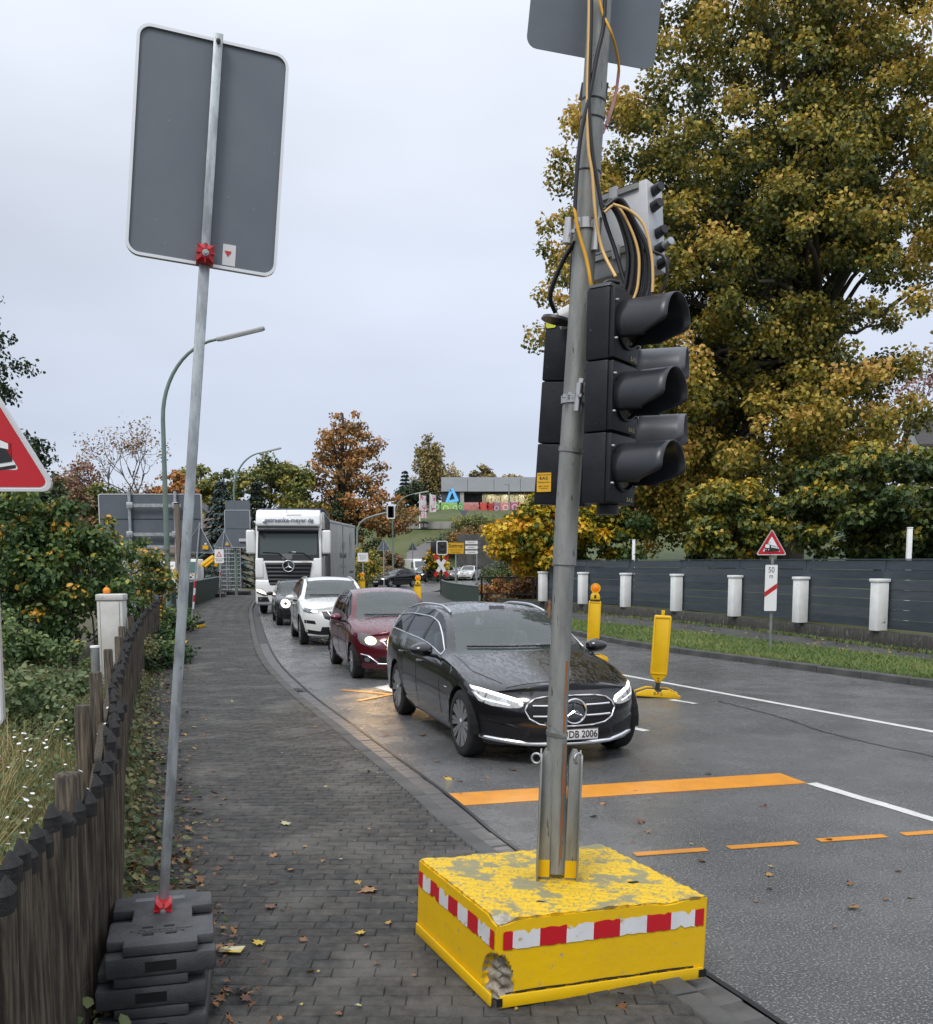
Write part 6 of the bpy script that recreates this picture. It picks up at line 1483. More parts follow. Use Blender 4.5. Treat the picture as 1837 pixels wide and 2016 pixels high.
def tri_back(label, base, ap, side, plate_m, y):
    t = thing('warning_sign', label, 'road sign', base, 0., 'temporary warning triangles seen from behind'); x, yy, z = base; top_ = at(ap[0],ap[1],y)
    lean = (top_.x-x)/max(.1,top_.z-z); h = side*math.sqrt(3)/2
    mb = MB(); mb.tube([(x,y,z+.1),(top_.x,y,top_.z+.05)], .026, 8); po = wb(mb, 'pole', galv, t, smooth=50)
    for k in range(4): z0 = .55+.20*k; mb = MB(); mb.tube([(x+lean*(z0),y,z+z0),(x+lean*(z0+.2),y,z+z0+.2)], .030, 8); mb.v = [(p[0]-t.location.x,p[1]-t.location.y,p[2]-t.location.z) for p in mb.v]; mb.build('stripe_sleeve', red_sign if k % 2 else white_sign, po)
    c_ = Vector((top_.x-lean*h*.66, y+.05, top_.z-h*2/3)); warn_triangle(t, frame(c_, (1,0,-.06), (lean,0,1)), side, False)
    q = frame(c_+Vector((.20,-.055,-.12)), (1,0,-.06), (lean,0,1)); mb = MB(); mb.prism(rrect(.16,.11,.005), .003, q); lb_ = wb(mb, 'label', label_yel, t); mb = MB(); mb.prism(rrect(.06,.05,.005), .003, q @ Matrix.Translation((0,.10,0))); wb(mb, 'sticker', white_sign, t)
    return t
tri_back('nearer temporary warning triangle seen from behind, beside the sign tube', (-7.95,28.6,.08), (393,1032), .93, None, 28.6)
tri_back('farther temporary warning triangle seen from behind, by the mesh fence panel', (-13.5,54.,.08), (441,1045), 1.05, None, 54.)
fpm = M('base_black', (.016,.016,.017), .6)
for i, (x, y, ms, lab) in enumerate(((-7.95,28.6,(yellow_pl,fpm),'black and yellow pair of foot plates under the nearer warning triangle'),(-13.5,54.,(fpm,fpm),'black foot plates under the farther warning triangle'))):
    t = thing('foot_plate', lab, 'foot plate', (x,y,.08))
    mb = MB(); mb.box((-.30,-.42,0),(.30,.42,.10)); mb.build('lower_plate', ms[0], t, bevel=.02); mb = MB(); mb.box((-.29,-.40,.102),(.29,.40,.20)); mb.build('upper_plate', ms[1], t, bevel=.03)
    mb = MB(); mb.box((-.13,-.30,.2005),(.13,-.10,.204)); mb.build('label', label_yel, t)
t = thing('sign_group', 'two stacked grey sign backs mounted on the curved lamp left of the lorry', 'road sign', (-13.1,56.2,3.)); 
for (x0,y0,x1,y1), rr_ in (((443,985,491,1006),False),((443,1004,491,1078),True)):
    a, b = at(x0,y1,56.2), at(x1,y0,56.2); sign_panel(t, ((a.x+b.x)/2,56.25,(a.z+b.z)/2), b.x-a.x, b.z-a.z-.02, rr_, two=(0. if rr_ else None))
a, b = at(470,1066,56.15), at(491,1061,56.15); mb = MB(); mb.box((a.x,56.12,a.z),(b.x,56.16,b.z+.02)); wb(mb, 'text_strip', M('pale_strip', (.55,.5,.52), .5), t)
t = thing('info_sign', 'small white warning notice with a red triangle on a thin post', 'notice sign', (-13.6,50.,.1)); p = at(431,1095,50.); mb = MB(); mb.tube([(p.x,50.03,.1),(p.x,50.03,p.z+.4)], .025, 8); wb(mb, 'post', galv, t)
q = frame((p.x,50.,p.z), (1,0,0), (0,0,1)); mb = MB(); mb.prism(rrect(.46,.68,.02), .01, q); wb(mb, 'plate', white_sign, t); mb = MB(); ring_prism(mb, [(-.15,-.02),(.15,-.02),(0,.24)], [(-.09,.015),(.09,.015),(0,.17)], .003, q, .0105); wb(mb, 'red_triangle', red_sign, t)
wtext('!', .13, black_print, t, q @ Matrix.Translation((0,.075,.0125))); wtext('ACHTUNG\nBaustelle', .085, black_print, t, q @ Matrix.Translation((0,-.18,.0125)))
t = thing('mesh_fence', 'stack of grey wire mesh site fence panels by the lamp', 'site fence', (-13.6,58.,.1)); 
for k, (px0, px1) in enumerate(((434,450),(447,472))):
    a, b = at(px0,1152,58.-.15*k), at(px1,1074,58.-.15*k); mb = MB(); mb.tube([(a.x,58.-.15*k,.15),(a.x,58.-.15*k,b.z),(b.x,58.-.15*k,b.z),(b.x,58.-.15*k,.15),(a.x,58.-.15*k,.15)], .035, 6); wb(mb, 'frame', galv, t)
    mb = MB(); nx = 9
    for i in range(1,nx): x = a.x+(b.x-a.x)*i/nx; mb.tube([(x,58.-.15*k,.15),(x,58.-.15*k,b.z)], .014, 4)
    for i in range(1,12): z = .15+(b.z-.15)*i/12; mb.tube([(a.x,58.-.15*k,z),(b.x,58.-.15*k,z)], .018, 4)
    o_ = wb(mb, 'wire_mesh', galv, t); o_['kind'] = 'stuff'
mb = MB(); a = at(447,1157,57.5); b = at(490,1157,57.5); mb.box((a.x,57.2,.09),(b.x,58.,.30)); wb(mb, 'foot_block', fpm, t, bevel=.03)

# ================================================================== VEGETATION TOOLS
RNG = np.random.default_rng(11)
T_LEAF = (np.array([(0,0,0),(.33,.30,.10),(.27,.72,.06),(0,1,-.06),(-.27,.72,.06),(-.33,.30,.10)]), [(0,1,2,3),(0,3,4,5)])
T_QUAD = (np.array([(0,0,0),(.42,.5,.08),(0,1,0),(-.42,.5,.08)]), [(0,1,2,3)])
_m = [(0,0),(.30,-.08),(.22,.16),(.55,.22),(.30,.42),(.34,.62),(.14,.56),(0,1.0),(-.14,.56),(-.34,.62),(-.30,.42),(-.55,.22),(-.22,.16),(-.30,-.08)]
T_MAPLE = (np.array([(x, y, .10*abs(x)-.12*y*y) for x, y in _m]), [(0,1,2,3),(0,3,4,5),(0,5,6,7),(0,7,8,9),(0,9,10,11),(0,11,12,13)])
T_BLADE = (np.array([(-.5,0,0),(.5,0,0),(.38,.6,.10),(-.38,.6,.10),(.06,1,.34),(-.06,1,.34)]), [(0,1,2,3),(3,2,4,5)])
def orient(n, rng, nrm, jit):
    """random leaf frames whose faces look roughly along nrm"""
    z = nrm + rng.normal(0, jit, (n,3)); z /= np.linalg.norm(z, axis=1, keepdims=True) + 1e-9
    a = rng.normal(0, 1, (n,3)); a[:,2] -= .7; y = a - z*(a*z).sum(1, keepdims=True); y /= np.linalg.norm(y, axis=1, keepdims=True) + 1e-9
    return np.stack([np.cross(y, z), y, z], 1)          # rows: x y z axes
def leaves(P, size, rng, T, nrm=None, jit=.6, fr=None, wide=1.):
    n = len(P); tv, tf = T; k = len(tv)
    if fr is None: fr = orient(n, rng, nrm if nrm is not None else np.array([0,-.2,1.]), jit)
    sz = np.broadcast_to(np.asarray(size, float).reshape(-1,1,1), (n,1,1)); tvv = tv*np.array([wide,1,1])
    V = (np.einsum('vk,nkj->nvj', tvv, fr)*sz + P[:,None,:]).reshape(-1,3)
    F = (np.array(tf)[None] + (np.arange(n)*k)[:,None,None]).reshape(-1, 4)
    return V, F, k
def leaf_obj(name, P, size, tint, mat, parent, T=T_LEAF, rng=RNG, off=None, kind=None, **k):
    V, F, kk = leaves(P, size, rng, T, **k)
    if off is not None: V = V - np.array(off)
    o = obj(name, np_mesh(name, V, F, mat, np.repeat(np.clip(tint,0,1), kk)), parent)
    if kind: o['kind'] = kind
    return o
def clumps(rng, ell, n, zmin=None, pw=2.0, under=.35):
    """clump centres inside a few ellipsoids (centre, radii, weight)"""
    w = np.array([e[2] for e in ell], float); w /= w.sum(); o = []
    while len(o) < n:
        c, r, _ = ell[rng.choice(len(ell), p=w)]; d = rng.normal(0,1,3); d /= np.linalg.norm(d)
        if d[2] < -.2 and rng.random() < under: continue
        p = np.array(c) + d*np.array(r)*rng.random()**(1/pw)
        if zmin is not None and p[2] < zmin: continue
        o.append(p)
    return np.array(o)
def fill(rng, C, rad, per, flat=.6):
    n = len(C); r = rad*rng.uniform(.6,1.35,n); idx = np.repeat(np.arange(n), (per*(r/rad)**2).astype(int)+1); m = len(idx)
    d = rng.normal(0,1,(m,3)); d /= np.linalg.norm(d,axis=1,keepdims=True); rr = r[idx]*rng.random(m)**.45
    off = d*rr[:,None]*np.array([1,1,flat]); return C[idx]+off, idx, d
def limb(mb, a, b, r0, r1, rng, n=7, wob=.08, sag=.0, seg=7):
    a, b = Vector(a), Vector(b); L_ = (b-a).length; P = []; R_ = []
    for i in range(n+1):
        t = i/n; p = a.lerp(b, t); p += Vector(rng.normal(0,1,3))*wob*L_*math.sin(PI*t)*.5; p.z += sag*L_*math.sin(PI*t*.9); P.append(p); R_.append(r0+(r1-r0)*t)
    mb.tube(P, r0, seg, False, R_); return P
bark = M('bark', (.050,.043,.035), .9, c2=(.085,.075,.062), scale=6, stretch=(4,4,.6), bump=.8, bscale=20, world_co=True)
bark_g = M('bark_mossy', (.055,.058,.04), .9, c2=(.09,.08,.06), scale=5, stretch=(4,4,.6), bump=.8, bscale=18, world_co=True)
def tree(name, label, base, trunk, ell, nc, crad, per, lsize, mat, tint, T=T_QUAD, seed=1, group=None, tr=.3, nl=30, flat=.6, zmin=None, jit=.7, bk=None, under=.35, pw=2.0, split=.35, cat='tree'):
    rng = np.random.default_rng(seed); t = thing(name, label, cat, base, 0., group); b = np.array(base)
    C = clumps(rng, ell, nc, zmin, pw, under); P, idx, d = fill(rng, C, crad, per, flat)
    cz = rng.normal(0,1,len(C)); tn = tint(P, idx, cz, rng, d)
    nrm = d*np.array([.8,.8,.5])+np.array([0,0,.55])
    V, F, kk = leaves(P, lsize*rng.uniform(.7,1.25,len(P)), rng, T, nrm=nrm, jit=jit)
    o = obj('crown', np_mesh('crown', V-b, F, mat, np.repeat(np.clip(tn,0,1),kk)), t)
    mb = MB(); top = np.array(trunk); P0 = limb(mb, base, top, tr, tr*.28, rng, 12, .03, 0., 10)
    order = rng.permutation(len(C))[:nl]
    for i in order:
        c = C[i]; h = np.clip((c[2]-b[2])/(top[2]-b[2]+1e-6)*.75, split, .97); k = h*12; k0 = min(11,int(k)); s_ = P0[k0].lerp(P0[k0+1], k-k0); r0 = tr*(1-.72*h)*.55
        limb(mb, s_, c, r0*.72, .012+tr*.02, rng, 8, .045, .06, 6)
    mb.v = [(p[0]-b[0],p[1]-b[1],p[2]-b[2]) for p in mb.v]; mb.build('trunk', bk or bark, t, smooth=60); return t

# ================================================================== LAND BEHIND
hill_m = M('far_wood', (.050,.045,.022), .95, c2=(.075,.050,.022), scale=.03, lo=.4, hi=.6, c3=(.035,.045,.025), scale3=.08, lo3=.5, hi3=.6, bump=1., bscale=.25, world_co=True)
nx, ny = 150, 40; xs_a = np.linspace(-340,340,nx); ys_a = np.linspace(230,520,ny); rg = np.random.default_rng(3)
X_, Y_ = np.meshgrid(xs_a, ys_a); ramp = np.clip((Y_-235)/230,0,1)
Z_ = ramp**1.3*(np.interp(X_,[-340,-160,-100,-62,340],[9,9,9,9,9])+5*np.sin(X_/140+.6)+4*np.sin(X_/61+2)) + rg.normal(0,1.6,X_.shape)*ramp**.5 - 1
V = np.stack([X_,Y_,Z_],-1).reshape(-1,3); I = np.arange(nx*ny).reshape(ny,nx); F = np.stack([I[:-1,:-1],I[:-1,1:],I[1:,1:],I[1:,:-1]],-1).reshape(-1,4)
tag(obj('hills', np_mesh('hills', V, F, hill_m, smooth=True)), 'wooded hills fading into mist', kind='structure')
# supermarket bank
def bank_z(x, y):
    z = np.interp(y, [110,113,129.9,130.1,145,200], [-.06,.2,6.3,7.25,9.4,9.7]); f = np.clip((x+40)/22,0,1); return z*f*f*(3-2*f)
xs_a = np.linspace(-60,90,76); ys_a = np.array([110,113,117,121,125,129.9,130.1,134,138,142,145,150,160,180,230,300]); X_, Y_ = np.meshgrid(xs_a, ys_a)
Z_ = bank_z(X_, Y_) + rg.normal(0,.12,X_.shape)*(Y_>112)*(Y_<146); Z_[Y_>250] = np.minimum(Z_[Y_>250], 9)
sh = np.clip((X_-14)/30,0,1)*6
V = np.stack([X_,Y_-sh*0,Z_],-1).reshape(-1,3); I = np.arange(X_.size).reshape(X_.shape); F = np.stack([I[:-1,:-1],I[:-1,1:],I[1:,1:],I[1:,:-1]],-1).reshape(-1,4)
tag(obj('bank', np_mesh('bank', V, F, M('bank_grass', (.060,.085,.025), .9, c2=(.10,.105,.04), scale=.4, bump=.6, bscale=4, world_co=True))), 'green grass bank below the supermarket', kind='structure')
# lawn slope behind the grey fence
xs_a = np.linspace(4,70,34); ys_a = np.linspace(24,100,30); X_, Y_ = np.meshgrid(xs_a, ys_a)
u = (X_-9.5)*.42+(Y_-24)*.9; Z_ = .3+np.clip((u-9)/30,0,1)*2.6 + rg.normal(0,.05,X_.shape); Z_ = np.where(u < 2, -.2, Z_)
V = np.stack([X_,Y_,Z_],-1).reshape(-1,3); I = np.arange(X_.size).reshape(X_.shape); F = np.stack([I[:-1,:-1],I[:-1,1:],I[1:,1:],I[1:,:-1]],-1).reshape(-1,4)
ctr = V[F].mean(1); keep = ctr[:,0] > np.interp(ctr[:,1], [p[1] for p in WALL[:13]]+[60,110], [p[0] for p in WALL[:13]]+[4,4]) + 1.7; F = F[keep]
tag(obj('lawn', np_mesh('lawn', V, F, turf)), 'sloping lawn behind the grey fence', kind='structure')

# ---- supermarket
sm = thing('supermarket', 'grey flat-roofed supermarket with a wide glass front on the hill', 'supermarket', (14,152,9.5))
clad = M('grey_cladding', (.34,.355,.375), .5, c2=(.37,.385,.40), scale=.6); dark_brick = M('dark_clinker', (.075,.078,.085), .8, c2=(.11,.112,.12), scale=2.5, c3=(.05,.05,.055), scale3=9)
def sbx(name, m, px0, px1, py0, py1, Y, d, **k):
    a, b = at(px0,py1,Y), at(px1,py0,Y); mb = MB(); mb.box((a.x,Y,a.z),(b.x,Y+d,b.z)); return wb(mb, name, m, sm, **k)
xr = 1330
for k in range(9): sbx('fascia_panel', clad, 868+k*52+.3, 868+(k+1)*52-.3, 941, 967.5, 147.2+.02*(k%2), .35)
mb = MB(); a, b = at(868,941,147.5), at(xr,941,147.5); mb.box((a.x,147.5,a.z-.3),(b.x,175,a.z+.12)); wb(mb, 'roof', M('roof_grey', (.3,.31,.32), .6), sm)
sbx('side_wall', dark_brick, 869, 905, 967.5, 1009, 147.6, 12); sbx('pillar', M('pale_concrete', (.42,.41,.38), .7), 905.5, 913, 967.5, 1006, 147.5, .6)
sbx('soffit', M('soffit_dark', (.10,.10,.105), .6), 913, xr, 967.6, 971, 148., 3.); sbx('wall', dark_brick, 913, 948, 971, 1006, 150.2, 1)
pane = glass_mat('shop_glass', (.75,.8,.8), 0., 1.7); warm = M('shop_light', (.9,.8,.6), .5, emit=(1,.84,.6), es=9.)
for k in range(16):
    p0_ = 948+k*18.2; sbx('glass_pane', pane, p0_+.9, p0_+17.3, 971, 1005, 150.4, .05); sbx('mullion', dark_metal, p0_-.5, p0_+.8, 971, 1006, 150.3, .16)
mb = MB(); a, b = at(948,1006,151), at(xr,970,151); mb.box((a.x,154.5,a.z),(b.x,154.8,b.z+1)); wb(mb, 'inner_wall', M('shop_inside', (.75,.70,.60), .8), sm)
mb = MB(); mb.box((a.x,151,b.z+.05),(b.x,158,b.z+.25)); wb(mb, 'ceiling', M('shop_inside', (.75,.70,.60), .8), sm)
for k in range(9): mb = MB(); x = a.x+1.2+k*2.3; mb.box((x,151.2,b.z-.05),(x+.5,154.2,b.z+.045)); wb(mb, 'strip_light', warm, sm)
for k in range(7): mb = MB(); x = a.x+1+k*3.1; mb.box((x,153,a.z),(x+1.9,153.6,a.z+.8)); wb(mb, 'shelf', M('shelf_dark', (.12,.12,.13), .7), sm)
lg = M('logo_blue', (.10,.36,.62), .3, emit=(.15,.5,.9), es=.35); ld = M('logo_dark_blue', (.01,.05,.22), .4); q = frame(at(889,976,147.4), (1,0,0), (0,0,1))
for pts, m, z in (([(-1.0,-1.05),(-.55,-1.05),(.22,.95),(-.16,1.05)], lg, .10), ([(-.16,1.05),(.22,1.05),(1.05,-.72),(.66,-.95)], lg, .12), ([(-.55,-.70),(.75,-.45),(.95,-.82),(-.40,-1.05)], lg, .14), ([(-1.1,-1.15),(-.95,-1.1),(-.12,1.1),(-.26,1.12)], ld, .08), ([(.22,1.1),(.34,1.08),(1.18,-.75),(1.05,-.78)], ld, .08)):
    mb = MB(); mb.prism(pts, .10, q, z); wb(mb, 'logo', m, sm)
# fruit banner fixed to a rail in front
bn = thing('fruit_banner', 'long printed banner of colourful fruit and vegetables below the supermarket', 'banner', (8,145,8.7)); hb = 1.40
a0, b0 = at(836,1009,145.), at(1400,989,145.); zc_ = (a0.z+b0.z)/2; hh = b0.z-a0.z
fr = [(836,850,(.40,.28,.16)),(848,868,(.20,.42,.13)),(866,888,(.30,.58,.10)),(888,903,(.34,.60,.14)),(900,912,(.15,.42,.10)),(912,945,(.60,.22,.20)),(942,962,(.70,.10,.08)),(958,972,(.72,.07,.05)),(970,985,(.34,.13,.22)),(984,1006,(.74,.28,.26)),(1004,1022,(.55,.16,.30)),(1020,1050,(.80,.50,.10)),(1048,1100,(.70,.60,.12)),(1098,1180,(.25,.5,.15)),(1178,1300,(.6,.2,.15)),(1298,1400,(.75,.5,.1))]
for i, (p0_, p1_, cc) in enumerate(fr):
    a, b = at(p0_,1009,145.), at(p1_,989,145.); m_b = M('print_field_%d' % i, tuple(min(1,c_*.75+.12) for c_ in cc), .5); m_f = M('print_fruit_%d' % i, cc, .45, c2=tuple(c_*.6 for c_ in cc), scale=1.2); m_h = M('print_pale_%d' % i, tuple(min(1,c_*.6+.4) for c_ in cc), .45)
    mb = MB(); mb.box((a.x,145.,a.z),(b.x-.01,145.06,b.z)); pn = wb(mb, 'panel', m_b, bn); w = b.x-a.x; nn = max(1,int(round(w/1.3)))
    for k in range(nn):
        for r_, m_, dz in ((.52,m_f,.012),(.34,m_h,.02),(.22,m_f,.026)):
            if m_ is not m_f and i in (5,6,7,11,14): continue
            qx = frame((a.x+w*(k+.5)/nn, 145., zc_+.1*math.sin(i*2.1+k)), (1,0,0), (0,0,1)); mb = MB(); mb.lathe([(.01,dz),(r_*min(w/nn,1.35),dz),(r_*min(w/nn,1.35),0)], 16, qx @ Matrix.Diagonal((1,.92,1,1))); mb.v = [(p[0]-bn.location.x,p[1]-bn.location.y,p[2]-bn.location.z) for p in mb.v]; mb.build('print', m_, pn)
# retaining walls, flag poles, signs on the bank
conc = M('pale_wall', (.36,.34,.31), .85, c2=(.26,.25,.22), scale=.8, stretch=(1,1,.4), c3=(.14,.13,.11), scale3=3, lo3=.62, hi3=.7, world_co=True)
rw = thing('retaining_wall', 'pale concrete retaining wall with black graffiti across the grass bank', 'wall', (-4,129.8,6.3))
for px0 in list(range(768,900,20))+list(range(926,1030,20)):
    a, b = at(px0+.2,1041,129.6), at(px0+19.8,1026.5 if px0 > 800 else 1028,129.6); mb = MB(); mb.box((a.x,129.6,a.z),(b.x,130.,b.z)); wb(mb, 'wall_panel', conc, rw)
sp_ = M('spray_black', (.02,.02,.022), .6)
for cx_, r_ in ((829,.34),(833.5,.42),(838,.36)):
    c0 = at(cx_,1033.5,129.55); mb = MB(); mb.tube([(c0.x+r_*math.cos(t),129.56,c0.z+r_*1.1*math.sin(t)) for t in np.linspace(.4,5.6,16)], .055, 5); wb(mb, 'graffiti', sp_, rw)
dw = thing('dark_wall', 'tall dark ivy-hung stone wall at the foot of the bank', 'wall', (2,114.5,0))
for k in range(8):
    a, b = at(900+k*16+.2,1112,114.), at(900+(k+1)*16-.2,1052,114.); mb = MB(); mb.box((a.x,114.+.05*(k%2),0),(b.x,114.6,b.z)); wb(mb, 'wall_panel', M('dark_stone', (.07,.068,.065), .9, c2=(.11,.105,.10), scale=1.2, c3=(.04,.05,.03), scale3=4, lo3=.55, hi3=.65, world_co=True), dw)
gw = thing('grey_hoarding', 'plain grey wall behind the white van', 'wall', (-4,113.5,0)); a, b = at(800,1112,113.6), at(852,1067,113.6); mb = MB(); mb.prism([(a.x,0),(b.x,0),(b.x,b.z),(a.x+2.2,b.z),(a.x,b.z-1.2)], .3, Matrix(((1,0,0,0),(0,0,-1,113.9),(0,1,0,0),(0,0,0,1)))); wb(mb, 'wall_face', M('grey_plaster', (.26,.25,.25), .8), gw); mb = MB(); mb.box((a.x+2.2,113.5,b.z),(b.x,114.,b.z+.12)); wb(mb, 'coping', conc, gw)
flagm = M('flag_cloth', (.62,.60,.62), .7, c2=(.45,.12,.22), scale=2.2, lo=.5, hi=.56)
for i, (px, top_, bot_) in enumerate(((826,972,1040),(846.5,971,1018))):
    t = thing('flag_pole', ('flag pole in front of the bank, left one with a pink printed flag','flag pole beside the blue letter sign, right one with a pink printed flag')[i], 'flag pole', (0,0,0)); p, g = at(px,top_,128.+i*14), at(px,bot_,128.+i*14); t.location = (p.x,p.y,g.z)
    mb = MB(); mb.tube([tuple(g),tuple(p)], .07, 8); wb(mb, 'pole', white_p, t, smooth=50)
    n = 8; mb = MB(); W_ = .75; vs = []
    for j in range(n+1):
        for k in range(4): vs.append((p.x+.08+W_*k/3, p.y+.08*math.sin(k*2+j*.9), p.z-.15-2.9*j/n-.15*k/3))
    mb.add(vs, [(j*4+k,j*4+k+1,j*4+k+5,j*4+k+4) for j in range(n) for k in range(3)]); wb(mb, 'flag', flagm, t, smooth=60)
for i, (px, py, Y, inv, lab) in enumerate(((912.5,1012,133.,True,'yield sign seen from behind on the bank, left of the two'),(1024,1011,131.,False,'yield sign with red border on the bank, right of the two'))):
    t = thing('yield_sign', lab, 'road sign', (0,0,0)); p = at(px,py,Y); t.location = (p.x,Y,6.5); mb = MB(); mb.tube([(p.x,Y+.1,6.),(p.x,Y+.1,p.z+.3)], .05, 6); wb(mb, 'pole', galv, t)
    q = frame((p.x,Y,p.z), (1,0,0), (0,0,1)); tri = [(-.62,.5),(.62,.5),(0,-.58)][::-1]; mb = MB(); mb.prism(tri, .03, q, -.03); wb(mb, 'plate', white_sign if not inv else sign_back, t)
    if not inv: mb = MB(); ring_prism(mb, tri, [(x*.62,y*.62+.02) for x, y in tri], .01, q, .001); wb(mb, 'red_border', red_sign, t)
    mb = MB(); mb.prism(rrect(.6,.42,.03), .03, q @ Matrix.Translation((0,-1.05,0)), -.03); wb(mb, 'lower_plate', white_sign, t)
t = thing('lamp_column', 'slim grey parking lamp in front of the supermarket glass', 'street lamp', (0,0,0)); p, g = at(1001.5,955,140.), at(1001.5,1030,140.); t.location = tuple(g); mb = MB(); mb.tube([tuple(g),tuple(p)], .08, 8); wb(mb, 'pole', M('lamp_grey2', (.22,.25,.23), .5), t); mb = MB(); mb.box((p.x-.65,139.9,p.z),(p.x+.1,140.1,p.z+.1)); wb(mb, 'luminaire', M('lamp_grey2', (.22,.25,.23), .5), t)
# small signs near the bend
for i, (px, py, Y, lab) in enumerate(((755,1076,72.,'grey triangle sign back beside the yellow bushes'),(812,1078,104.,'small grey triangle sign back above the white van'))):
    t = thing('warning_sign', lab, 'road sign', (0,0,0)); p = at(px,py,Y); t.location = (p.x,Y,0); mb = MB(); mb.tube([(p.x,Y-.03,0),(p.x,Y-.03,p.z+.3)], .04, 8); wb(mb, 'pole', galv, t); warn_triangle(t, frame((p.x,Y+.03,p.z), (1,0,0), (0,0,1)), 1.0, False)
t = thing('notice_sign', 'small white notice board on a post right of the lorry trailer', 'notice sign', (0,0,0)); p = at(714,1097,62.); t.location = (p.x,62.,0); mb = MB(); mb.tube([(p.x,62.03,0),(p.x,62.03,p.z)], .04, 8); wb(mb, 'post', galv, t); q = frame((p.x,62.,p.z), (1,0,0), (0,0,1)); mb = MB(); mb.prism(rrect(.66,.55,.03), .02, q); wb(mb, 'plate', white_sign, t); wtext('Einfahrt zur\nBaustelle\ngesperrt', .10, black_print, t, q @ Matrix.Translation((0,0,.021)))
# white van in the queue
vn = thing('van', 'white delivery van above the dark blue compact carrier in the queue', 'van', (-5.4,111.,0), -PI/2+.35)
mb = MB(); yprism(mb, [(-2.8,.35),(2.2,.35),(2.45,.6),(2.4,1.0),(1.7,1.25),(1.0,2.15),(.7,2.3),(-2.8,2.3)], -.95, .95); mb.build('body', V_W['paint'], vn, bevel=.08, seg=3)
mb = MB(); mb.prism(rpoly([(-.82,-.42),(.82,-.42),(.74,.42),(-.74,.42)], .06), .02, frame((1.40,0,1.70), (0,1,0), (-.62,0,.8)), .005); mb.build('windscreen', car_glass, vn)
for sg in (1,-1):
    mb = MB(); mb.box((.55,sg*.955-.004,1.3),(1.3,sg*.955+.004,1.95)); mb.build('side_window', dark_glass, vn); mb = MB(); mb.box((2.40,sg*.70-.15,.75),(2.46,sg*.70+.15,.95)); mb.build('headlight', lamp_in, vn)
    for x in (1.5,-1.8): mb = MB(); mb.lathe([(.02,-.2),(.33,-.2),(.33,0),(.2,.01),(.02,.0)], 18, Matrix.Translation((x,sg*.93,.33)) @ Matrix.Rotation(-sg*R(90),4,'X')); mb.build('wheel', rubber, vn, smooth=40)

# ================================================================== TREES
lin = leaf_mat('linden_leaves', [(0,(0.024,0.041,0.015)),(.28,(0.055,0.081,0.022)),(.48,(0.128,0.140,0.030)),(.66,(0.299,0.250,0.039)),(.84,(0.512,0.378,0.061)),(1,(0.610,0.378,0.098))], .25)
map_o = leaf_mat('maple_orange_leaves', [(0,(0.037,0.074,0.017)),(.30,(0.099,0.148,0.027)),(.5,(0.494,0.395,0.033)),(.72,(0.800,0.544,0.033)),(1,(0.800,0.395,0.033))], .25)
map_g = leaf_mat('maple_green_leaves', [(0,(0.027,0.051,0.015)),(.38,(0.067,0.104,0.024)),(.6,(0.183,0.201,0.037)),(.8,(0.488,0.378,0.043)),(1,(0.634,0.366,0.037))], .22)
oak = leaf_mat('rust_leaves', [(0,(0.083,0.074,0.029)),(.35,(0.231,0.140,0.046)),(.7,(0.445,0.206,0.057)),(1,(0.593,0.281,0.083))], .2)
grn = leaf_mat('green_yellow_leaves', [(0,(0.037,0.057,0.020)),(.4,(0.083,0.116,0.029)),(.7,(0.215,0.222,0.050)),(1,(0.428,0.329,0.057))], .2)
dkg = leaf_mat('dark_green_leaves', [(0,(0.017,0.029,0.015)),(.5,(0.037,0.062,0.024)),(1,(0.083,0.107,0.041))], .15)
brn = leaf_mat('brown_leaves', [(0,(0.116,0.083,0.050)),(.5,(0.248,0.156,0.083)),(1,(0.362,0.231,0.116))], .2)
pur = leaf_mat('purple_leaves', [(0,(0.116,0.057,0.057)),(.5,(0.215,0.083,0.083)),(1,(0.329,0.165,0.099))], .2)
bir = leaf_mat('birch_leaves', [(0,(0.116,0.107,0.050)),(.5,(0.264,0.206,0.074)),(1,(0.461,0.346,0.116))], .2)
ndl = leaf_mat('needles', [(0,(0.014,0.024,0.019)),(.5,(0.030,0.049,0.038)),(1,(0.068,0.095,0.078))], .0)
ndb = leaf_mat('blue_needles', [(0,(0.030,0.049,0.046)),(.5,(0.068,0.101,0.095)),(1,(0.135,0.182,0.169))], .0)
brm = leaf_mat('bramble_leaves', [(0,(0.020,0.046,0.017)),(.45,(0.052,0.107,0.029)),(.84,(0.132,0.189,0.046)),(.95,(0.494,0.412,0.050)),(1,(0.692,0.362,0.050))], .2)
brl = leaf_mat('bramble_light_leaves', [(0,(.035,.07,.022)),(.5,(.10,.165,.05)),(.85,(.20,.24,.07)),(.96,(.34,.28,.06)),(1,(.50,.30,.06))], .2)
wed = leaf_mat('weed_leaves', [(0,(.06,.105,.038)),(.4,(.13,.18,.075)),(.7,(.25,.25,.10)),(1,(.42,.33,.15))], .25)
gra = leaf_mat('meadow_grass', [(0,(0.068,0.101,0.027)),(.35,(0.176,0.182,0.054)),(.65,(0.365,0.284,0.115)),(1,(0.540,0.419,0.203))], .25)
gr2 = leaf_mat('verge_grass', [(0,(.06,.115,.022)),(.5,(.125,.195,.04)),(.85,(.22,.24,.06)),(1,(.36,.28,.10))], .25)
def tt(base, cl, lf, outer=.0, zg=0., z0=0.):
    return lambda P, idx, cz, rng, d: base + cl*cz[idx] + lf*rng.normal(0,1,len(P)) + outer*d[:,2] + (zg*(P[:,2]-z0) if zg else 0.)

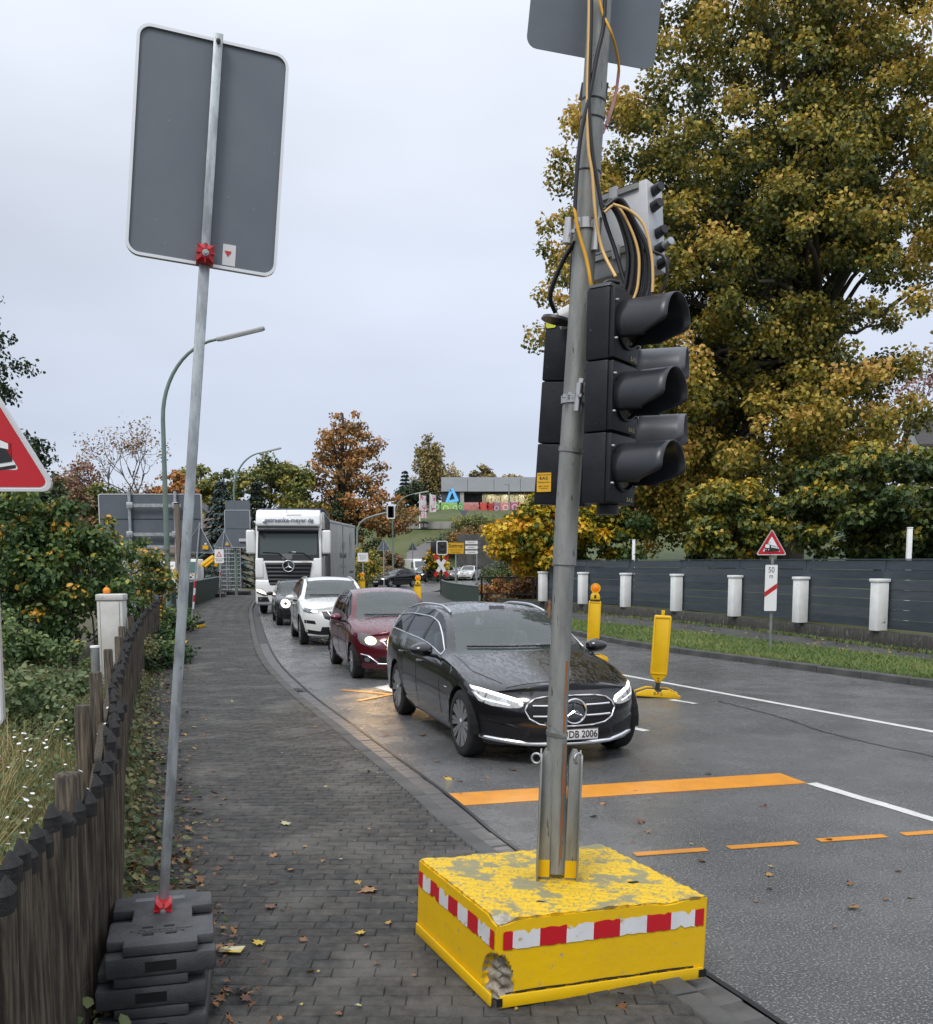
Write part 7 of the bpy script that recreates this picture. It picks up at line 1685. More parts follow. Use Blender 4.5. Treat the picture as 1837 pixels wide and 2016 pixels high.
lin_t = lambda P, idx, cz, rng, d: .62+.55*(np.sqrt((((P-np.array([12.4,45.,15.5]))/np.array([9.4,8.8,14.]))**2).sum(1))-.80)+.11*cz[idx]+.15*rng.normal(0,1,len(P))+.16*d[:,2]
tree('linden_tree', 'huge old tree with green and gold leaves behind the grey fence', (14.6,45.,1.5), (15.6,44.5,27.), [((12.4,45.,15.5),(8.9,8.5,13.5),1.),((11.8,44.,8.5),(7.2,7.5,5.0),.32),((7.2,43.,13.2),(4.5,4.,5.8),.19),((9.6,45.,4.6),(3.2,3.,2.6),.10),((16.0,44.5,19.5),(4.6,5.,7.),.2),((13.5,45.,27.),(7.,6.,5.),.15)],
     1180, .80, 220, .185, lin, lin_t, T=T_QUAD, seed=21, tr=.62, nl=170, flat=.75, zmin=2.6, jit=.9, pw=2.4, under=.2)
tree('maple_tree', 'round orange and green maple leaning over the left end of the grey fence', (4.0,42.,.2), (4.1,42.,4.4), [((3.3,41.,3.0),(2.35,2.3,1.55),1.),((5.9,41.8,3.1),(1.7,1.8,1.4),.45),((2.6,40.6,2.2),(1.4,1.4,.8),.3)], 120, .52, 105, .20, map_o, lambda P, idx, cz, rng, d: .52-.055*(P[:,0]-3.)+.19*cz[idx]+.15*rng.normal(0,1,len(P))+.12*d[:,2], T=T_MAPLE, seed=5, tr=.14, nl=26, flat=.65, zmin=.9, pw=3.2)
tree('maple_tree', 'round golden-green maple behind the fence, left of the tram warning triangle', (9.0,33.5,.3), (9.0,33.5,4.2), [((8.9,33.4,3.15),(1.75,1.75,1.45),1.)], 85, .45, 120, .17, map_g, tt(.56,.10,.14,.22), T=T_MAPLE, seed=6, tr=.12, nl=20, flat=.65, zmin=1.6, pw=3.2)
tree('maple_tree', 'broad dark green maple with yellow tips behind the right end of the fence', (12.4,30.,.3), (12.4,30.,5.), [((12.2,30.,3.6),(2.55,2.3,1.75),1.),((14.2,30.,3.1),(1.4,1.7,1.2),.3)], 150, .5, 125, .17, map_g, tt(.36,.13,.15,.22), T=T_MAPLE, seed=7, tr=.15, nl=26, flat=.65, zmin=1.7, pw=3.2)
# far big ones
tree('oak_tree', 'tall rust-brown tree with open crown above the lorry', (-11.5,96.,0.), (-11.8,96.,16.), [((-11.6,96.,11.5),(3.6,3.4,5.),1.),((-11.,95.,7.),(6.2,5.,3.6),.9),((-7.5,95.,5.6),(3.2,3.,2.8),.25)], 190, .85, 62, .30, oak, tt(.50,.15,.14,.12), seed=8, tr=.42, nl=90, flat=.5, zmin=2.4, jit=.8, pw=2.)
tree('oak_tree', 'round green-brown tree left of the tall rust-brown one', (-18.,92.,0.), (-18.,92.,10.), [((-17.6,92.,7.6),(3.7,3.2,4.2),1.),((-15.,91.,5.),(2.6,2.6,3.2),.4)], 150, .85, 95, .30, grn, tt(.58,.16,.15,.14), seed=9, tr=.3, nl=20, flat=.6, zmin=1., pw=2.6)
tree('ivy_tree', 'ivy-dark tree trunk mass under the rust-brown tree', (-12.,93.,0.), (-12.,93.,8.), [((-12.,92.6,4.6),(1.7,1.5,4.4),1.)], 70, .7, 90, .26, dkg, tt(.45,.12,.15,.1), seed=10, tr=.3, nl=6, zmin=.4)
tree('birch_tree', 'tall pale birch on the skyline left of the supermarket', (-7.,170.,9.), (-6.4,170.,23.), [((-6.3,170.,17.8),(2.6,2.4,5.6),1.),((-3.4,170.,15.5),(2.2,2.2,3.4),.3),((-6.8,170.,14.),(3.4,2.6,3.6),.3)], 150, .85, 62, .42, bir, tt(.50,.16,.14,.1), seed=12, tr=.25, nl=60, flat=1.4, zmin=11., pw=2.)
def conifer(name, label, base, H_, r, mat, seed, n=2600, ls=.5, tb=.45):
    rng = np.random.default_rng(seed); t = thing(name, label, 'tree', base); z = rng.random(n)**.8; a = rng.uniform(0,2*PI,n); lay = np.floor(z*H_/.55)*.55/H_; zz = lay + rng.uniform(0,.02,n)
    rad = r*(1-zz)*(.25+.75*rng.random(n)**.5)*(1+.25*np.sin(a*5+lay*40)); P = np.stack([rad*np.cos(a), rad*np.sin(a), .04*H_+zz*H_*.97-rad*.28+rng.normal(0,.07,n)],-1)
    nr = np.stack([np.cos(a)*.35,np.sin(a)*.35,np.ones(n)],-1); z_ = nr/np.linalg.norm(nr,axis=1,keepdims=True); y_ = np.stack([np.cos(a),np.sin(a),-np.full(n,.35)],-1)+rng.normal(0,.3,(n,3)); y_ -= z_*(y_*z_).sum(1,keepdims=True); y_ /= np.linalg.norm(y_,axis=1,keepdims=True)
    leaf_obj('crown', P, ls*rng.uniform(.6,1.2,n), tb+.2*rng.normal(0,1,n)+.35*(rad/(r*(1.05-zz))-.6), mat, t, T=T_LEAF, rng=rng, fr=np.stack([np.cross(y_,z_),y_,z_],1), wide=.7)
    mb = MB(); mb.tube([(0,0,0),(0,0,H_)], r*.08, 7, True, [r*.07,.02]); mb.build('trunk', bark, t); return t
conifer('spruce_tree', 'blue-grey spruce standing behind the farther warning triangle', (-18.6,76.,0), 8.0, 2.6, ndb, 31, 5200, .45, .5)
conifer('spruce_tree', 'dark slim spruce rising just left of the lorry lamp post', (-17.6,84.,0), 8.6, 1.7, ndl, 32, 3200, .45)
conifer('fir_tree', 'small dark fir tip left of the birch on the skyline', (-9.2,150.,8.), 7.6, 1.5, ndl, 33, 1500, .5)
conifer('spruce_tree', 'dark green spruce seen through the gap at the right of the huge old tree', (28.8,72.,2.), 9.2, 2.3, ndb, 34, 3600, .5, .35)
tree('evergreen_bush', 'dark rounded evergreen below the birch on the bank', (-8.,146.,8.), (-8.,146.,12.), [((-7.6,146.,11.),(3.2,2.4,2.6),1.)], 60, .8, 70, .32, dkg, tt(.4,.12,.15,.15), seed=13, tr=.2, nl=8)
spec = [ # label, px, base Y, top py, half width px, mat, tint, seed, density, name
 ('purple-brown tree on the skyline above the tram triangle corner', 152, 100, 914, 52, pur, .55, 41, 55, 'beech_tree'), ('dull brown bushy tree left of the wide sign back', 120, 85, 935, 60, brn, .45, 42, 70, 'hornbeam_tree'),
 ('brown-green tree filling the gap left of the bare crown', 195, 88, 950, 55, grn, .5, 43, 70, 'hornbeam_tree'), ('orange-brown tree right of the bare crown', 342, 92, 918, 46, oak, .72, 44, 70, 'cherry_tree'),
 ('bright green tree beside the upper sign tube', 395, 105, 902, 48, grn, .72, 45, 80, 'ash_tree'), ('grey-green willow right of the bright green tree', 440, 110, 915, 34, grn, .45, 46, 60, 'willow_tree'),
 ('misty brown tree low behind the wide sign back', 290, 96, 965, 70, brn, .5, 47, 70, 'hornbeam_tree'), ('pale brown crown far behind the supermarket roof', 952, 215, 921, 26, bir, .35, 48, 45, 'birch_tree'), ('second pale crown far behind the supermarket roof', 1012, 220, 928, 22, bir, .55, 49, 45, 'birch_tree')]
for lab, px, Y, ty, hw, mat, tb, sd, per, nm in spec:
    p = at(px,ty,Y); rx = hw/1950*Y; b = 9. if Y > 200 else 0.; zc = b+(p.z-b)*.60; rz_ = (p.z-b)*.42
    tree(nm, lab, (p.x,Y,b), (p.x,Y,p.z-.5), [((p.x,Y,zc),(rx,rx*.8,rz_),1.)], 80, max(.6,rx*.32), per, .34*Y/95, mat, tt(tb,.14,.14,.12), seed=sd, tr=.22, nl=24, flat=.65, zmin=b+.5, pw=2.4)
# nearly bare tree with fine twigs
def bare_tree(name, label, base, H_, spread, seed, mat, tint=.5, nleaf=1500, ls=.28, r0=.22):
    rng = np.random.default_rng(seed); t = thing(name, label, 'tree', base); mb = MB(); tips = []
    def grow(p, d, L_, r, k):
        n = 4; P = [Vector(p)]
        for i in range(n): d = (d + Vector(rng.normal(0,.10,3)) + Vector((0,0,.05))).normalized(); P.append(P[-1]+d*L_/n)
        mb.tube(P, r, 5 if k else 8, False, [r*(1-.45*i/n) for i in range(n+1)])
        if k >= 5 or r < .006: tips.append(P[-1]); return
        for _ in range(3 if k < 3 else 2):
            a = Vector(rng.normal(0,1,3)); a -= d*a.dot(d); a.normalize(); nd = (d + a*rng.uniform(.35,.75)*spread).normalized(); s_ = rng.uniform(.55,1.); q = P[0].lerp(P[-1], s_) if k else P[-1]; grow(q, nd, L_*rng.uniform(.62,.82), r*.56, k+1)
    grow((0,0,0), Vector((0,0,1)), H_*.30, r0, 0); mb.build('trunk', bark, t)
    T_ = np.array([tuple(v) for v in tips]); P = T_[rng.integers(0,len(T_),nleaf)] + rng.normal(0,.35,(nleaf,3)); leaf_obj('crown', P, ls*rng.uniform(.6,1.2,nleaf), tint+.2*rng.normal(0,1,nleaf), mat, t, T=T_QUAD, rng=rng); return t
bare_tree('bare_tree', 'nearly leafless tree with fine reddish twigs above the wide sign back', (-29.8,88.,0), 18.5, 1.25, 51, brn, .55, 1500, .26)
bare_tree('bare_tree', 'pinkish thin-leaved tree at the right picture edge above the house', (33.6,75.,2.), 19.0, 1.1, 52, pur, .8, 1500, .28)
# dark alder reaching in from the left
tree('alder_tree', 'dark small-leaved tree reaching in from the left picture edge', (-12.6,20.,.1), (-12.2,20.,9.5), [((-10.0,20.,4.15),(1.75,1.5,.62),.5),((-9.9,20.,3.4),(1.9,1.5,.45),.4),((-9.9,20.,5.35),(1.15,1.4,.26),.16),((-9.9,20.,5.95),(1.0,1.4,.24),.14),((-9.95,20.,6.6),(.85,1.3,.26),.14),((-10.0,20.,7.15),(.75,1.2,.28),.12),((-11.4,20.,5.),(1.4,1.8,4.),.4)], 430, .34, 62, .085, dkg, tt(.55,.16,.18,.15), T=T_LEAF, seed=61, tr=.22, nl=90, flat=.45, zmin=2.2, pw=2.)

# ================================================================== SHRUBS AND MEADOW ON THE LEFT
def fx(y): return poly_at(FENCE, y)
mx = np.linspace(0,1,30); my = np.concatenate([np.linspace(.5,16,32), np.linspace(17,70,26)])
V = np.array([(fx(y)-.12-u*(26+y*.5), y, .03+.05*math.sin(y*1.9+u*9)+min(.35,u*6*.05*y/6)) for y in my for u in mx]); I = np.arange(len(V)).reshape(len(my),len(mx)); F = np.stack([I[:-1,:-1],I[1:,:-1],I[1:,1:],I[:-1,1:]],-1).reshape(-1,4)
tag(obj('meadow', np_mesh('meadow', V, F, M('meadow_soil', (.06,.055,.028), .9, c2=(.10,.085,.045), scale=2., bump=.6, bscale=18))), 'overgrown ground left of the picket fence', kind='structure')
def shrub(name, label, ell, nc, crad, per, ls, mat, tint, seed, T=T_LEAF, stems=12, flat=.7, pw=2.2, jit=.8):
    rng = np.random.default_rng(seed); c0 = ell[0][0]; base = (c0[0],c0[1],.05); t = thing(name, label, 'shrub', base); b = np.array(base)
    C = clumps(rng, ell, nc, .15, pw, .5); P, idx, d = fill(rng, C, crad, per, flat); P[:,2] = np.maximum(P[:,2], .06); cz = rng.normal(0,1,len(C))
    leaf_obj('foliage', P, ls*rng.uniform(.6,1.3,len(P)), tint(P,idx,cz,rng,d), mat, t, T=T, rng=rng, off=b, nrm=d*.6+np.array([0,-.25,.75]), jit=jit)
    mb = MB()
    for i in rng.permutation(len(C))[:stems]: limb(mb, (c0[0]+rng.normal(0,.25),c0[1]+rng.normal(0,.25),.0), C[i], .022, .006, rng, 6, .12, .05, 5)
    mb.v = [(p[0]-b[0],p[1]-b[1],p[2]-b[2]) for p in mb.v]; mb.build('stem', bark, t); return t
shrub('alder_bush', 'tall dark green bush at the left behind the brambles', [((-9.2,18.,1.7),(2.4,1.6,1.7),1.),((-11.6,18.,1.8),(2.,1.6,1.9),.7)], 170, .36, 150, .082, brm, tt(.34,.12,.11,.18), 71)
shrub('hazel_bush', 'yellowing hazel bush in front of the wide sign back', [((-7.1,17.8,1.7),(1.15,1.0,1.35),1.),((-7.6,17.5,2.6),(.7,.7,.7),.4)], 90, .30, 95, .10, brm, tt(.60,.14,.16,.14), 72)
shrub('hazel_bush', 'dark green hazel bush between the white cabinet and the sign back', [((-8.7,20.8,1.25),(1.6,1.2,1.2),1.)], 80, .32, 95, .10, brm, tt(.44,.12,.14,.18), 73)
shrub('bramble_bush', 'bramble thicket with pale orange tips at the left edge', [((-7.3,12.8,.75),(1.6,1.3,.75),1.),((-8.6,12.0,.8),(1.2,1.,.75),.4)], 130, .28, 85, .085, brl, tt(.50,.12,.15,.22), 74)
shrub('bramble_bush', 'low green bramble thicket left of the white cabinet', [((-5.0,10.3,.40),(1.2,1.3,.38),1.),((-6.6,10.6,.5),(1.2,1.2,.45),.7)], 120, .24, 75, .075, wed, tt(.26,.12,.14,.2), 75)
shrub('bramble_bush', 'broad pale green bramble carpet in front of the tall dark bush', [((-8.2,14.9,.62),(1.9,1.5,.72),1.),((-10.6,14.6,.75),(2.,1.5,.85),.9),((-6.9,15.8,.5),(.8,1.,.55),.3)], 190, .27, 80, .085, brl, tt(.46,.13,.14,.2), 81)
shrub('sapling', 'yellow-green sapling at the far end of the picket fence', [((-7.9,24.5,1.3),(.85,.8,1.25),1.)], 50, .28, 60, .10, brm, tt(.72,.10,.14,.12), 76)
shrub('bramble_bush', 'dark brambles creeping onto the footway under the green lamp', [((-8.05,26.3,.30),(.50,1.7,.34),1.),((-8.75,29.2,.30),(.55,1.8,.34),.8)], 70, .26, 60, .095, brm, tt(.33,.12,.15,.2), 77)
shrub('bramble_bush', 'dark brambles spilling through the middle of the picket fence', [((-5.62,17.9,.22),(.30,1.6,.26),1.),((-6.4,20.5,.28),(.35,1.6,.3),.8)], 60, .20, 60, .075, brm, tt(.34,.12,.15,.2), 78)
shrub('ivy_bush', 'light weeds between the white cabinet and the fence', [((-5.7,17.0,.45),(.4,.8,.42),1.)], 30, .2, 50, .06, wed, tt(.72,.1,.14,.1), 79)
shrub('hedge', 'hedge with red and yellow leaves behind the dark gate frame', [((2.0,43.4,.7),(1.6,.7,.75),1.),((3.5,42.9,.6),(1.,.6,.6),.5)], 80, .3, 60, .13, oak, tt(.55,.2,.2,.1), 80)
for i, (x, y, z, rx, rz_, mat, tb, lab) in enumerate(((-7.6,74.,1.4,1.5,1.6,map_g,.62,'golden-green bush in the bend right of the trailer'),(-3.,98.,1.6,1.2,2.1,map_o,.62,'orange bush behind the black turning hatchback'),(-9.6,100.,2.4,2.6,2.6,grn,.5,'green bush below the graffiti wall'),
        (-2.6,120.,3.6,3.4,2.6,dkg,.75,'dark green shrub bank above the queue of cars'),(1.2,117.,4.6,3.2,1.5,oak,.35,'red-brown creeper on top of the dark stone wall'),(1.0,128.,6.6,3.0,1.4,grn,.45,'round green shrub on the bank at the graffiti wall'),(7.,112.,2.2,3.4,2.4,dkg,.7,'ivy mass hanging over the dark stone wall'),(3.4,70.,.8,2.2,.9,grn,.35,'grey-green scrub behind the gate frame'),(-6.8,90.,1.3,1.4,1.4,brn,.5,'brown bush under the signal mast'))):
    shrub('bush', lab, [((x,y,z),(rx,rx*.7,rz_),1.)], 55, .22*rx+.2, 55, .17 if y < 90 else .26, mat, tt(tb,.16,.16,.15), 90+i, T=T_QUAD, stems=6)
# ground cover on the left: tall dry grass, weeds, small white flowers, brambles' floor
def scatter(n, y0, y1, w, rng, bias=1.):
    y = y0*(y1/y0)**rng.random(n); u = rng.random(n)**bias; return np.array([fx(v) for v in y])-.1-u*(w+y*.42), y
rng = np.random.default_rng(81); n = 42000; x, y = scatter(n, 3.1, 15., .4, rng)
h = (.22+.55*rng.random(n)**1.6)*(np.where(y > 9, .75, 1.)); a = rng.uniform(0,2*PI,n); nf_ = (np.array([fx(v) for v in y])-x) < .75; a = np.where(nf_, PI+rng.normal(0,1.2,n), a); up = np.stack([np.cos(a)*.25,np.sin(a)*.25,np.ones(n)],-1); up /= np.linalg.norm(up,axis=1,keepdims=True)
sd = np.stack([-np.sin(a),np.cos(a),np.zeros(n)],-1); fr_ = np.stack([sd,up,np.cross(sd,up)],1); zb = .03+np.minimum(.3,(np.array([fx(v) for v in y])-x)*.012*y/6)
near_ = (np.array([fx(v) for v in y])-x) < .75; h = np.where(near_, np.minimum(h,.38), h); P = np.stack([x,y,zb],-1); noise_ = np.sin(x*1.7)*np.cos(y*1.3)+.5*np.sin(x*4.1+y*2.2)
V, F, kk = leaves(P, h, rng, T_BLADE, fr=fr_, wide=.011); tn = .47+.14*noise_+.32*rng.normal(0,1,n)-.25*(y > 9.5)
tag(obj('meadow_grass', np_mesh('meadow_grass', V, F, gra, np.repeat(np.clip(tn,0,1),kk))), 'tall dry meadow grass left of the picket fence', 'grass', kind='stuff')
n = 30000; x, y = scatter(n, 3.0, 17., .4, rng); P = np.stack([x,y,.05+.5*rng.random(n)**1.3*np.where(y>8,.9,.8)],-1); noise_ = np.sin(x*1.1+2)*np.cos(y*.9)
leaf_obj('meadow_weeds', P, .018+.045*rng.random(n)**1.5, .50-.04*(y-6)+.22*noise_+.18*rng.normal(0,1,n), wed, None, rng=rng, kind='stuff', nrm=np.array([0,-.3,1.]))
tag([o for o in col.objects if o.name == 'meadow_weeds'][0], 'leafy weeds in the dry grass left of the fence', 'weeds')
n = 380; cl = rng.integers(0,26,n); cx = np.stack(scatter(26, 3.6, 8.5, .15, rng),-1); x = cx[cl,0]+rng.normal(0,.22,n); y = cx[cl,1]+rng.normal(0,.3,n); x = np.minimum(x, np.array([fx(v) for v in y])-.06); z = .55+.33*rng.random(n); mbf = []
a = np.linspace(0,2*PI,9)[:-1]; Vf, Ff = [], []
for i in range(n):
    r_ = rng.uniform(.008,.014); tx, ty = rng.normal(0,.3,2); k = len(Vf)
    for q in a: Vf.append((x[i]+r_*math.cos(q), y[i]+r_*math.sin(q), z[i]+r_*(tx*math.cos(q)+ty*math.sin(q))))
    Ff += [(k,k+1,k+2,k+3),(k,k+3,k+4,k+5),(k,k+5,k+6,k+7)]
fl = obj('white_flowers', np_mesh('white_flowers', Vf, Ff, M('petal_white', (.78,.76,.76), .6))); tag(fl, 'small white daisies standing in the dry grass by the fence', 'flowers', kind='stuff')
Vs = []; 
for i in range(n): Vs += [(x[i]-.0015,y[i],.05),(x[i]+.0015,y[i],.05),(x[i]+.001,y[i],z[i]-.004),(x[i]-.001,y[i],z[i]-.004)]
o = obj('flower_stems', np_mesh('flower_stems', Vs, np.arange(4*n).reshape(-1,4), M('stem_green', (.10,.12,.04), .7)), fl)
# weeds and litter along the foot of the fence
n = 16000; y = 3.4*(24/3.5)**rng.random(n); u = np.abs(rng.normal(0,.15,n))*(1+.3*np.sin(y*2.3)); x = np.array([fx(v) for v in y])+.04+u; P = np.stack([x,y,np.full(n,.07)],-1); a = rng.uniform(0,2*PI,n); up = np.stack([np.cos(a)*.7,np.sin(a)*.7,np.ones(n)],-1); up /= np.linalg.norm(up,axis=1,keepdims=True); sd = np.stack([-np.sin(a),np.cos(a),np.zeros(n)],-1)
V, F, kk = leaves(P, (.04+.18*rng.random(n)**3)*np.exp(-u*2.5)*np.clip((y-3)/5,.35,1), rng, T_BLADE, fr=np.stack([sd,up,np.cross(sd,up)],1), wide=.032)
tag(obj('fence_weeds', np_mesh('fence_weeds', V, F, gra, np.repeat(np.clip(.32+.25*rng.normal(0,1,n),0,1),kk))), 'tufts of grass along the foot of the picket fence', 'grass', kind='stuff')
n = 1700; y = 2.8*(26/2.8)**rng.random(n); u = np.abs(rng.normal(0,.2,n)); x = np.array([fx(v) for v in y])+.03+u; P = np.stack([x,y,.08+.20*rng.random(n)**1.5*np.exp(-u*4)],-1)
leaf_obj('creeping_weeds', P, .03+.05*rng.random(n), .45+.25*rng.normal(0,1,n), wed, None, rng=rng, kind='stuff', nrm=np.array([.3,-.3,1.])); tag([o for o in col.objects if o.name == 'creeping_weeds'][0], 'creeping green weeds between fence and pavers', 'weeds')
fall = leaf_mat('fallen_leaves', [(0,(.075,.032,.018)),(.4,(.17,.075,.035)),(.7,(.32,.17,.06)),(.88,(.50,.34,.03)),(1,(.42,.38,.22))], .05, .45)
n = 1900; y = 3.3*(30/2.9)**rng.random(n); u = np.abs(rng.normal(0,.26,n)); x = np.array([fx(v) for v in y])+.08+u; P = np.stack([x,y,.090+.025*rng.random(n)],-1)
leaf_obj('leaf_litter', P, .025+.045*rng.random(n)**2, .42+.22*rng.normal(0,1,n), fall, None, T=T_MAPLE, rng=rng, kind='stuff', nrm=np.array([0,0,1.]), jit=.35); tag([o for o in col.objects if o.name == 'leaf_litter'][0], 'brown fallen leaves gathered along the fence', 'leaves')
n = 190; y = 3.6*(40/3.6)**rng.random(n); xl = np.array([fx(v)+.3 for v in y]); xr_ = np.array([kin(v) for v in y]); x = xl+(xr_-xl)*rng.random(n); P = np.stack([x,y,np.full(n,.0865)],-1)
leaf_obj('scattered_leaves', P, .016+.04*rng.random(n)**3, .58+.26*rng.normal(0,1,n), fall, None, T=T_MAPLE, rng=rng, kind='stuff', nrm=np.array([0,0,1.]), jit=.25); tag([o for o in col.objects if o.name == 'scattered_leaves'][0], 'small fallen leaves scattered over the clinker pavement', 'leaves')
n = 150; y = 5.*(40/5.)**rng.random(n); x = np.array([poly_at(LEFT,v)+.05+abs(rng.normal(0,1.1)) for v in y]); P = np.stack([x,y,np.full(n,.009)],-1)
leaf_obj('road_leaves', P, .03+.05*rng.random(n)**2, .62+.25*rng.normal(0,1,n), fall, None, T=T_MAPLE, rng=rng, kind='stuff', nrm=np.array([0,0,1.]), jit=.2); tag([o for o in col.objects if o.name == 'road_leaves'][0], 'fallen leaves stuck to the wet road', 'leaves')
for i, (px, py, s_, tnt, lab, z) in enumerate(((737,1750,.12,.62,'large pale brown maple leaf lying flat left of the yellow block',.088),(537,1786,.075,.30,'dark brown curled leaf on the pavers near the black plates',.088),(502,1858,.07,.88,'small yellow-white leaf on the pavers right of the black plates',.088),(716,1836,.06,.86,'yellow leaf on the pavers left of the yellow block face',.088),(543,1680,.075,.66,'pinkish leaf on the pavers in mid footway',.088),(556,1622,.09,1.,'pale silver leaf on the pavers beyond the leaning pole',.088),(1205,1447,.0,.4,'',0),(836,1447,.10,.38,'reddish leaf on the road beside the front wheel',.012),(885,1531,.09,.85,'yellow leaf on the road above the orange stop line',.012))):
    if not s_: continue
    p = gr(px,py,z); t = leaf_obj('fallen_leaf', np.zeros((1,3)), s_, np.array([tnt]), fall, None, T=T_MAPLE, nrm=np.array([0,-.1,1.]), jit=.12); t.location = tuple(p); tag(t, lab, 'leaf', 'single fallen leaves')
p = gr(452,1872,.088); t = thing('paper_scrap', 'crumpled yellow and white paper scrap beside the black foot plates', 'paper', tuple(p)); mb = MB(); mb.add([(-.05,-.02,.004),(.06,-.035,.006),(.07,.03,.014),(-.01,.045,.004),(-.055,.03,.01)], [(0,1,2,3,4)]); mb.build('sheet', M('paper_white', (.65,.63,.55), .6, c2=(.7,.5,.02), scale=14), t)
# verge grass
n = 42000; y = 13.*(36/13.)**rng.random(n); xl = np.array([poly_at([tuple(p) for p in R1],v)+.17 for v in y[:1]]); Rk = [tuple(p) for p in offset(R1,.17)]; xl = np.interp(y,[p[1] for p in Rk],[p[0] for p in Rk]); xv = np.interp(y,[p[1] for p in VERGE],[p[0] for p in VERGE])
x = xl+(xv-xl)*(rng.random(n)*1.05-.02); P = np.stack([x,y,np.full(n,.11)],-1); a = rng.uniform(0,2*PI,n); up = np.stack([np.cos(a)*.8,np.sin(a)*.8,np.ones(n)],-1); up /= np.linalg.norm(up,axis=1,keepdims=True); sd = np.stack([-np.sin(a),np.cos(a),np.zeros(n)],-1)
V, F, kk = leaves(P, .05+.10*rng.random(n), rng, T_BLADE, fr=np.stack([sd,up,np.cross(sd,up)],1), wide=.09); nz_ = np.sin(x*1.9+y)*np.cos(y*1.1)
tag(obj('verge_grass', np_mesh('verge_grass', V, F, gr2, np.repeat(np.clip(.48+.2*nz_+.22*rng.normal(0,1,n),0,1),kk))), 'short green grass on the verge', 'grass', kind='stuff')
n = 260; y = 14.*(40/14.)**rng.random(n); xv = np.interp(y,[p[1] for p in VERGE],[p[0] for p in VERGE]); xw = np.interp(y,[p[1] for p in WALL],[p[0] for p in WALL]); u = rng.random(n)**.6; P = np.stack([xv+(xw-xv-.35)*u,y,np.full(n,.13)],-1)
leaf_obj('path_leaves', P, .05+.06*rng.random(n), .70+.2*rng.normal(0,1,n), fall, None, T=T_MAPLE, rng=rng, kind='stuff', nrm=np.array([0,0,1.]), jit=.25); tag([o for o in col.objects if o.name == 'path_leaves'][0], 'yellow leaves on the path below the grey fence', 'leaves')
n = 5000; y = 10.*(42/10.)**rng.random(n); Wk = [tuple(p) for p in offset(resample(WALL,.5),-.02)]; xw = np.interp(y,[p[1] for p in Wk],[p[0] for p in Wk])-.32-np.abs(rng.normal(0,.10,n)); P = np.stack([xw,y,np.full(n,.12)],-1); a = rng.uniform(0,2*PI,n); up = np.stack([np.cos(a)*.7,np.sin(a)*.7,np.ones(n)],-1); up /= np.linalg.norm(up,axis=1,keepdims=True); sd = np.stack([-np.sin(a),np.cos(a),np.zeros(n)],-1)
V, F, kk = leaves(P, .05+.10*rng.random(n), rng, T_BLADE, fr=np.stack([sd,up,np.cross(sd,up)],1), wide=.14)
tag(obj('wall_weeds', np_mesh('wall_weeds', V, F, gr2, np.repeat(np.clip(.55+.25*rng.normal(0,1,n),0,1),kk))), 'weeds along the foot of the low wall', 'weeds', kind='stuff')

# ================================================================== PICKET FENCE, CABINET, HOUSES, SITE
wood = M('weathered_picket', (.045,.036,.026), .85, c2=(.19,.15,.108), scale=5, stretch=(11,11,.7), lo=.44, hi=.66, c3=(.055,.062,.032), scale3=6, lo3=.58, hi3=.68, bump=.8, bscale=40, world_co=True)
tipm = M('charred_tip', (.010,.010,.010), .8, c2=(.022,.021,.020), scale=20, bump=.6, bscale=90)
pf = thing('picket_fence', 'old dark wooden palisade fence with pointed tops along the footway', 'fence', (-1.7,4.6,.05))
def picket_mesh(w, h):
    mb = MB(); A = np.linspace(0,PI,7); ring_ = [(-w/2*math.cos(a), -w*.42*math.sin(a)) for a in A]; n = len(ring_)
    for z0, z1, m in ((0,h-.10,0),(h-.10,h-.045,1)):
        mb.mat(m); mb.add([(x,y,z0) for x,y in ring_]+[(x,y,z1) for x,y in ring_], [(i,i+1,n+i+1,n+i) for i in range(n-1)]+[(n-1,0,n,2*n-1)])
    mb.mat(1); mb.add([(x*1.04,y*1.04,h-.045) for x,y in ring_]+[(x*.22,y*.22-w*.08,h-.004) for x,y in ring_]+[(0,-w*.10,h)], [(i,i+1,n+i+1,n+i) for i in range(n-1)]+[(n-1,0,n,2*n-1)]+[(n+i,n+i+1,2*n) for i in range(n-1)]+[(2*n-1,n,2*n)]); return mb.mesh('picket', [wood,tipm], 50)
pms = [picket_mesh(.092+.006*k, 1.02+.02*k) for k in range(4)]
Fp = resample(FENCE, .098)
for i, p in enumerate(Fp):
    if p.y > 23.5: break
    q = Fp[min(i+1,len(Fp)-1)]; an = math.atan2(q.y-p.y, q.x-p.x); lean = rnd.gauss(0,.018)
    obj('picket', rnd.choice(pms), pf, (p.x-pf.location.x, p.y-pf.location.y, rnd.gauss(0,.014)-.02), (lean, rnd.gauss(0,.012), an+rnd.gauss(0,.06)))
for z in (.30,.82):
    for i in range(0,len(Fp)-22,22):
        if Fp[i].y > 22: break
        a, b = Fp[i], Fp[i+22]; d = (b-a).normalized(); mm = Matrix.Translation((a.x-d.y*.05,a.y+d.x*.05,z)) @ Matrix.Rotation(math.atan2(d.y,d.x),4,'Z'); mb = MB(); mb.box((.01,-.0,-.04),((b-a).length-.01,.045,.04), mm); wb(mb, 'rail', wood, pf)
for px, py, Y, w in ((132,1522,3.86,.10),(163,1388,5.45,.095),(187,1323,6.9,.09),(212,1278,9.1,.085),(233,1253,10.6,.09),(239,1233,12.2,.085),(257,1212,15.0,.085),(276,1198,18.5,.09),(297,1186,22.,.09)):
    p = at(px,py,Y); mb = MB(); mb.tube([(p.x,p.y,0),(p.x,p.y,p.z-.012),(p.x,p.y,p.z)], w/2, 10, True, [w/2,w/2,w*.42]); wb(mb, 'post', wood, pf, smooth=40)
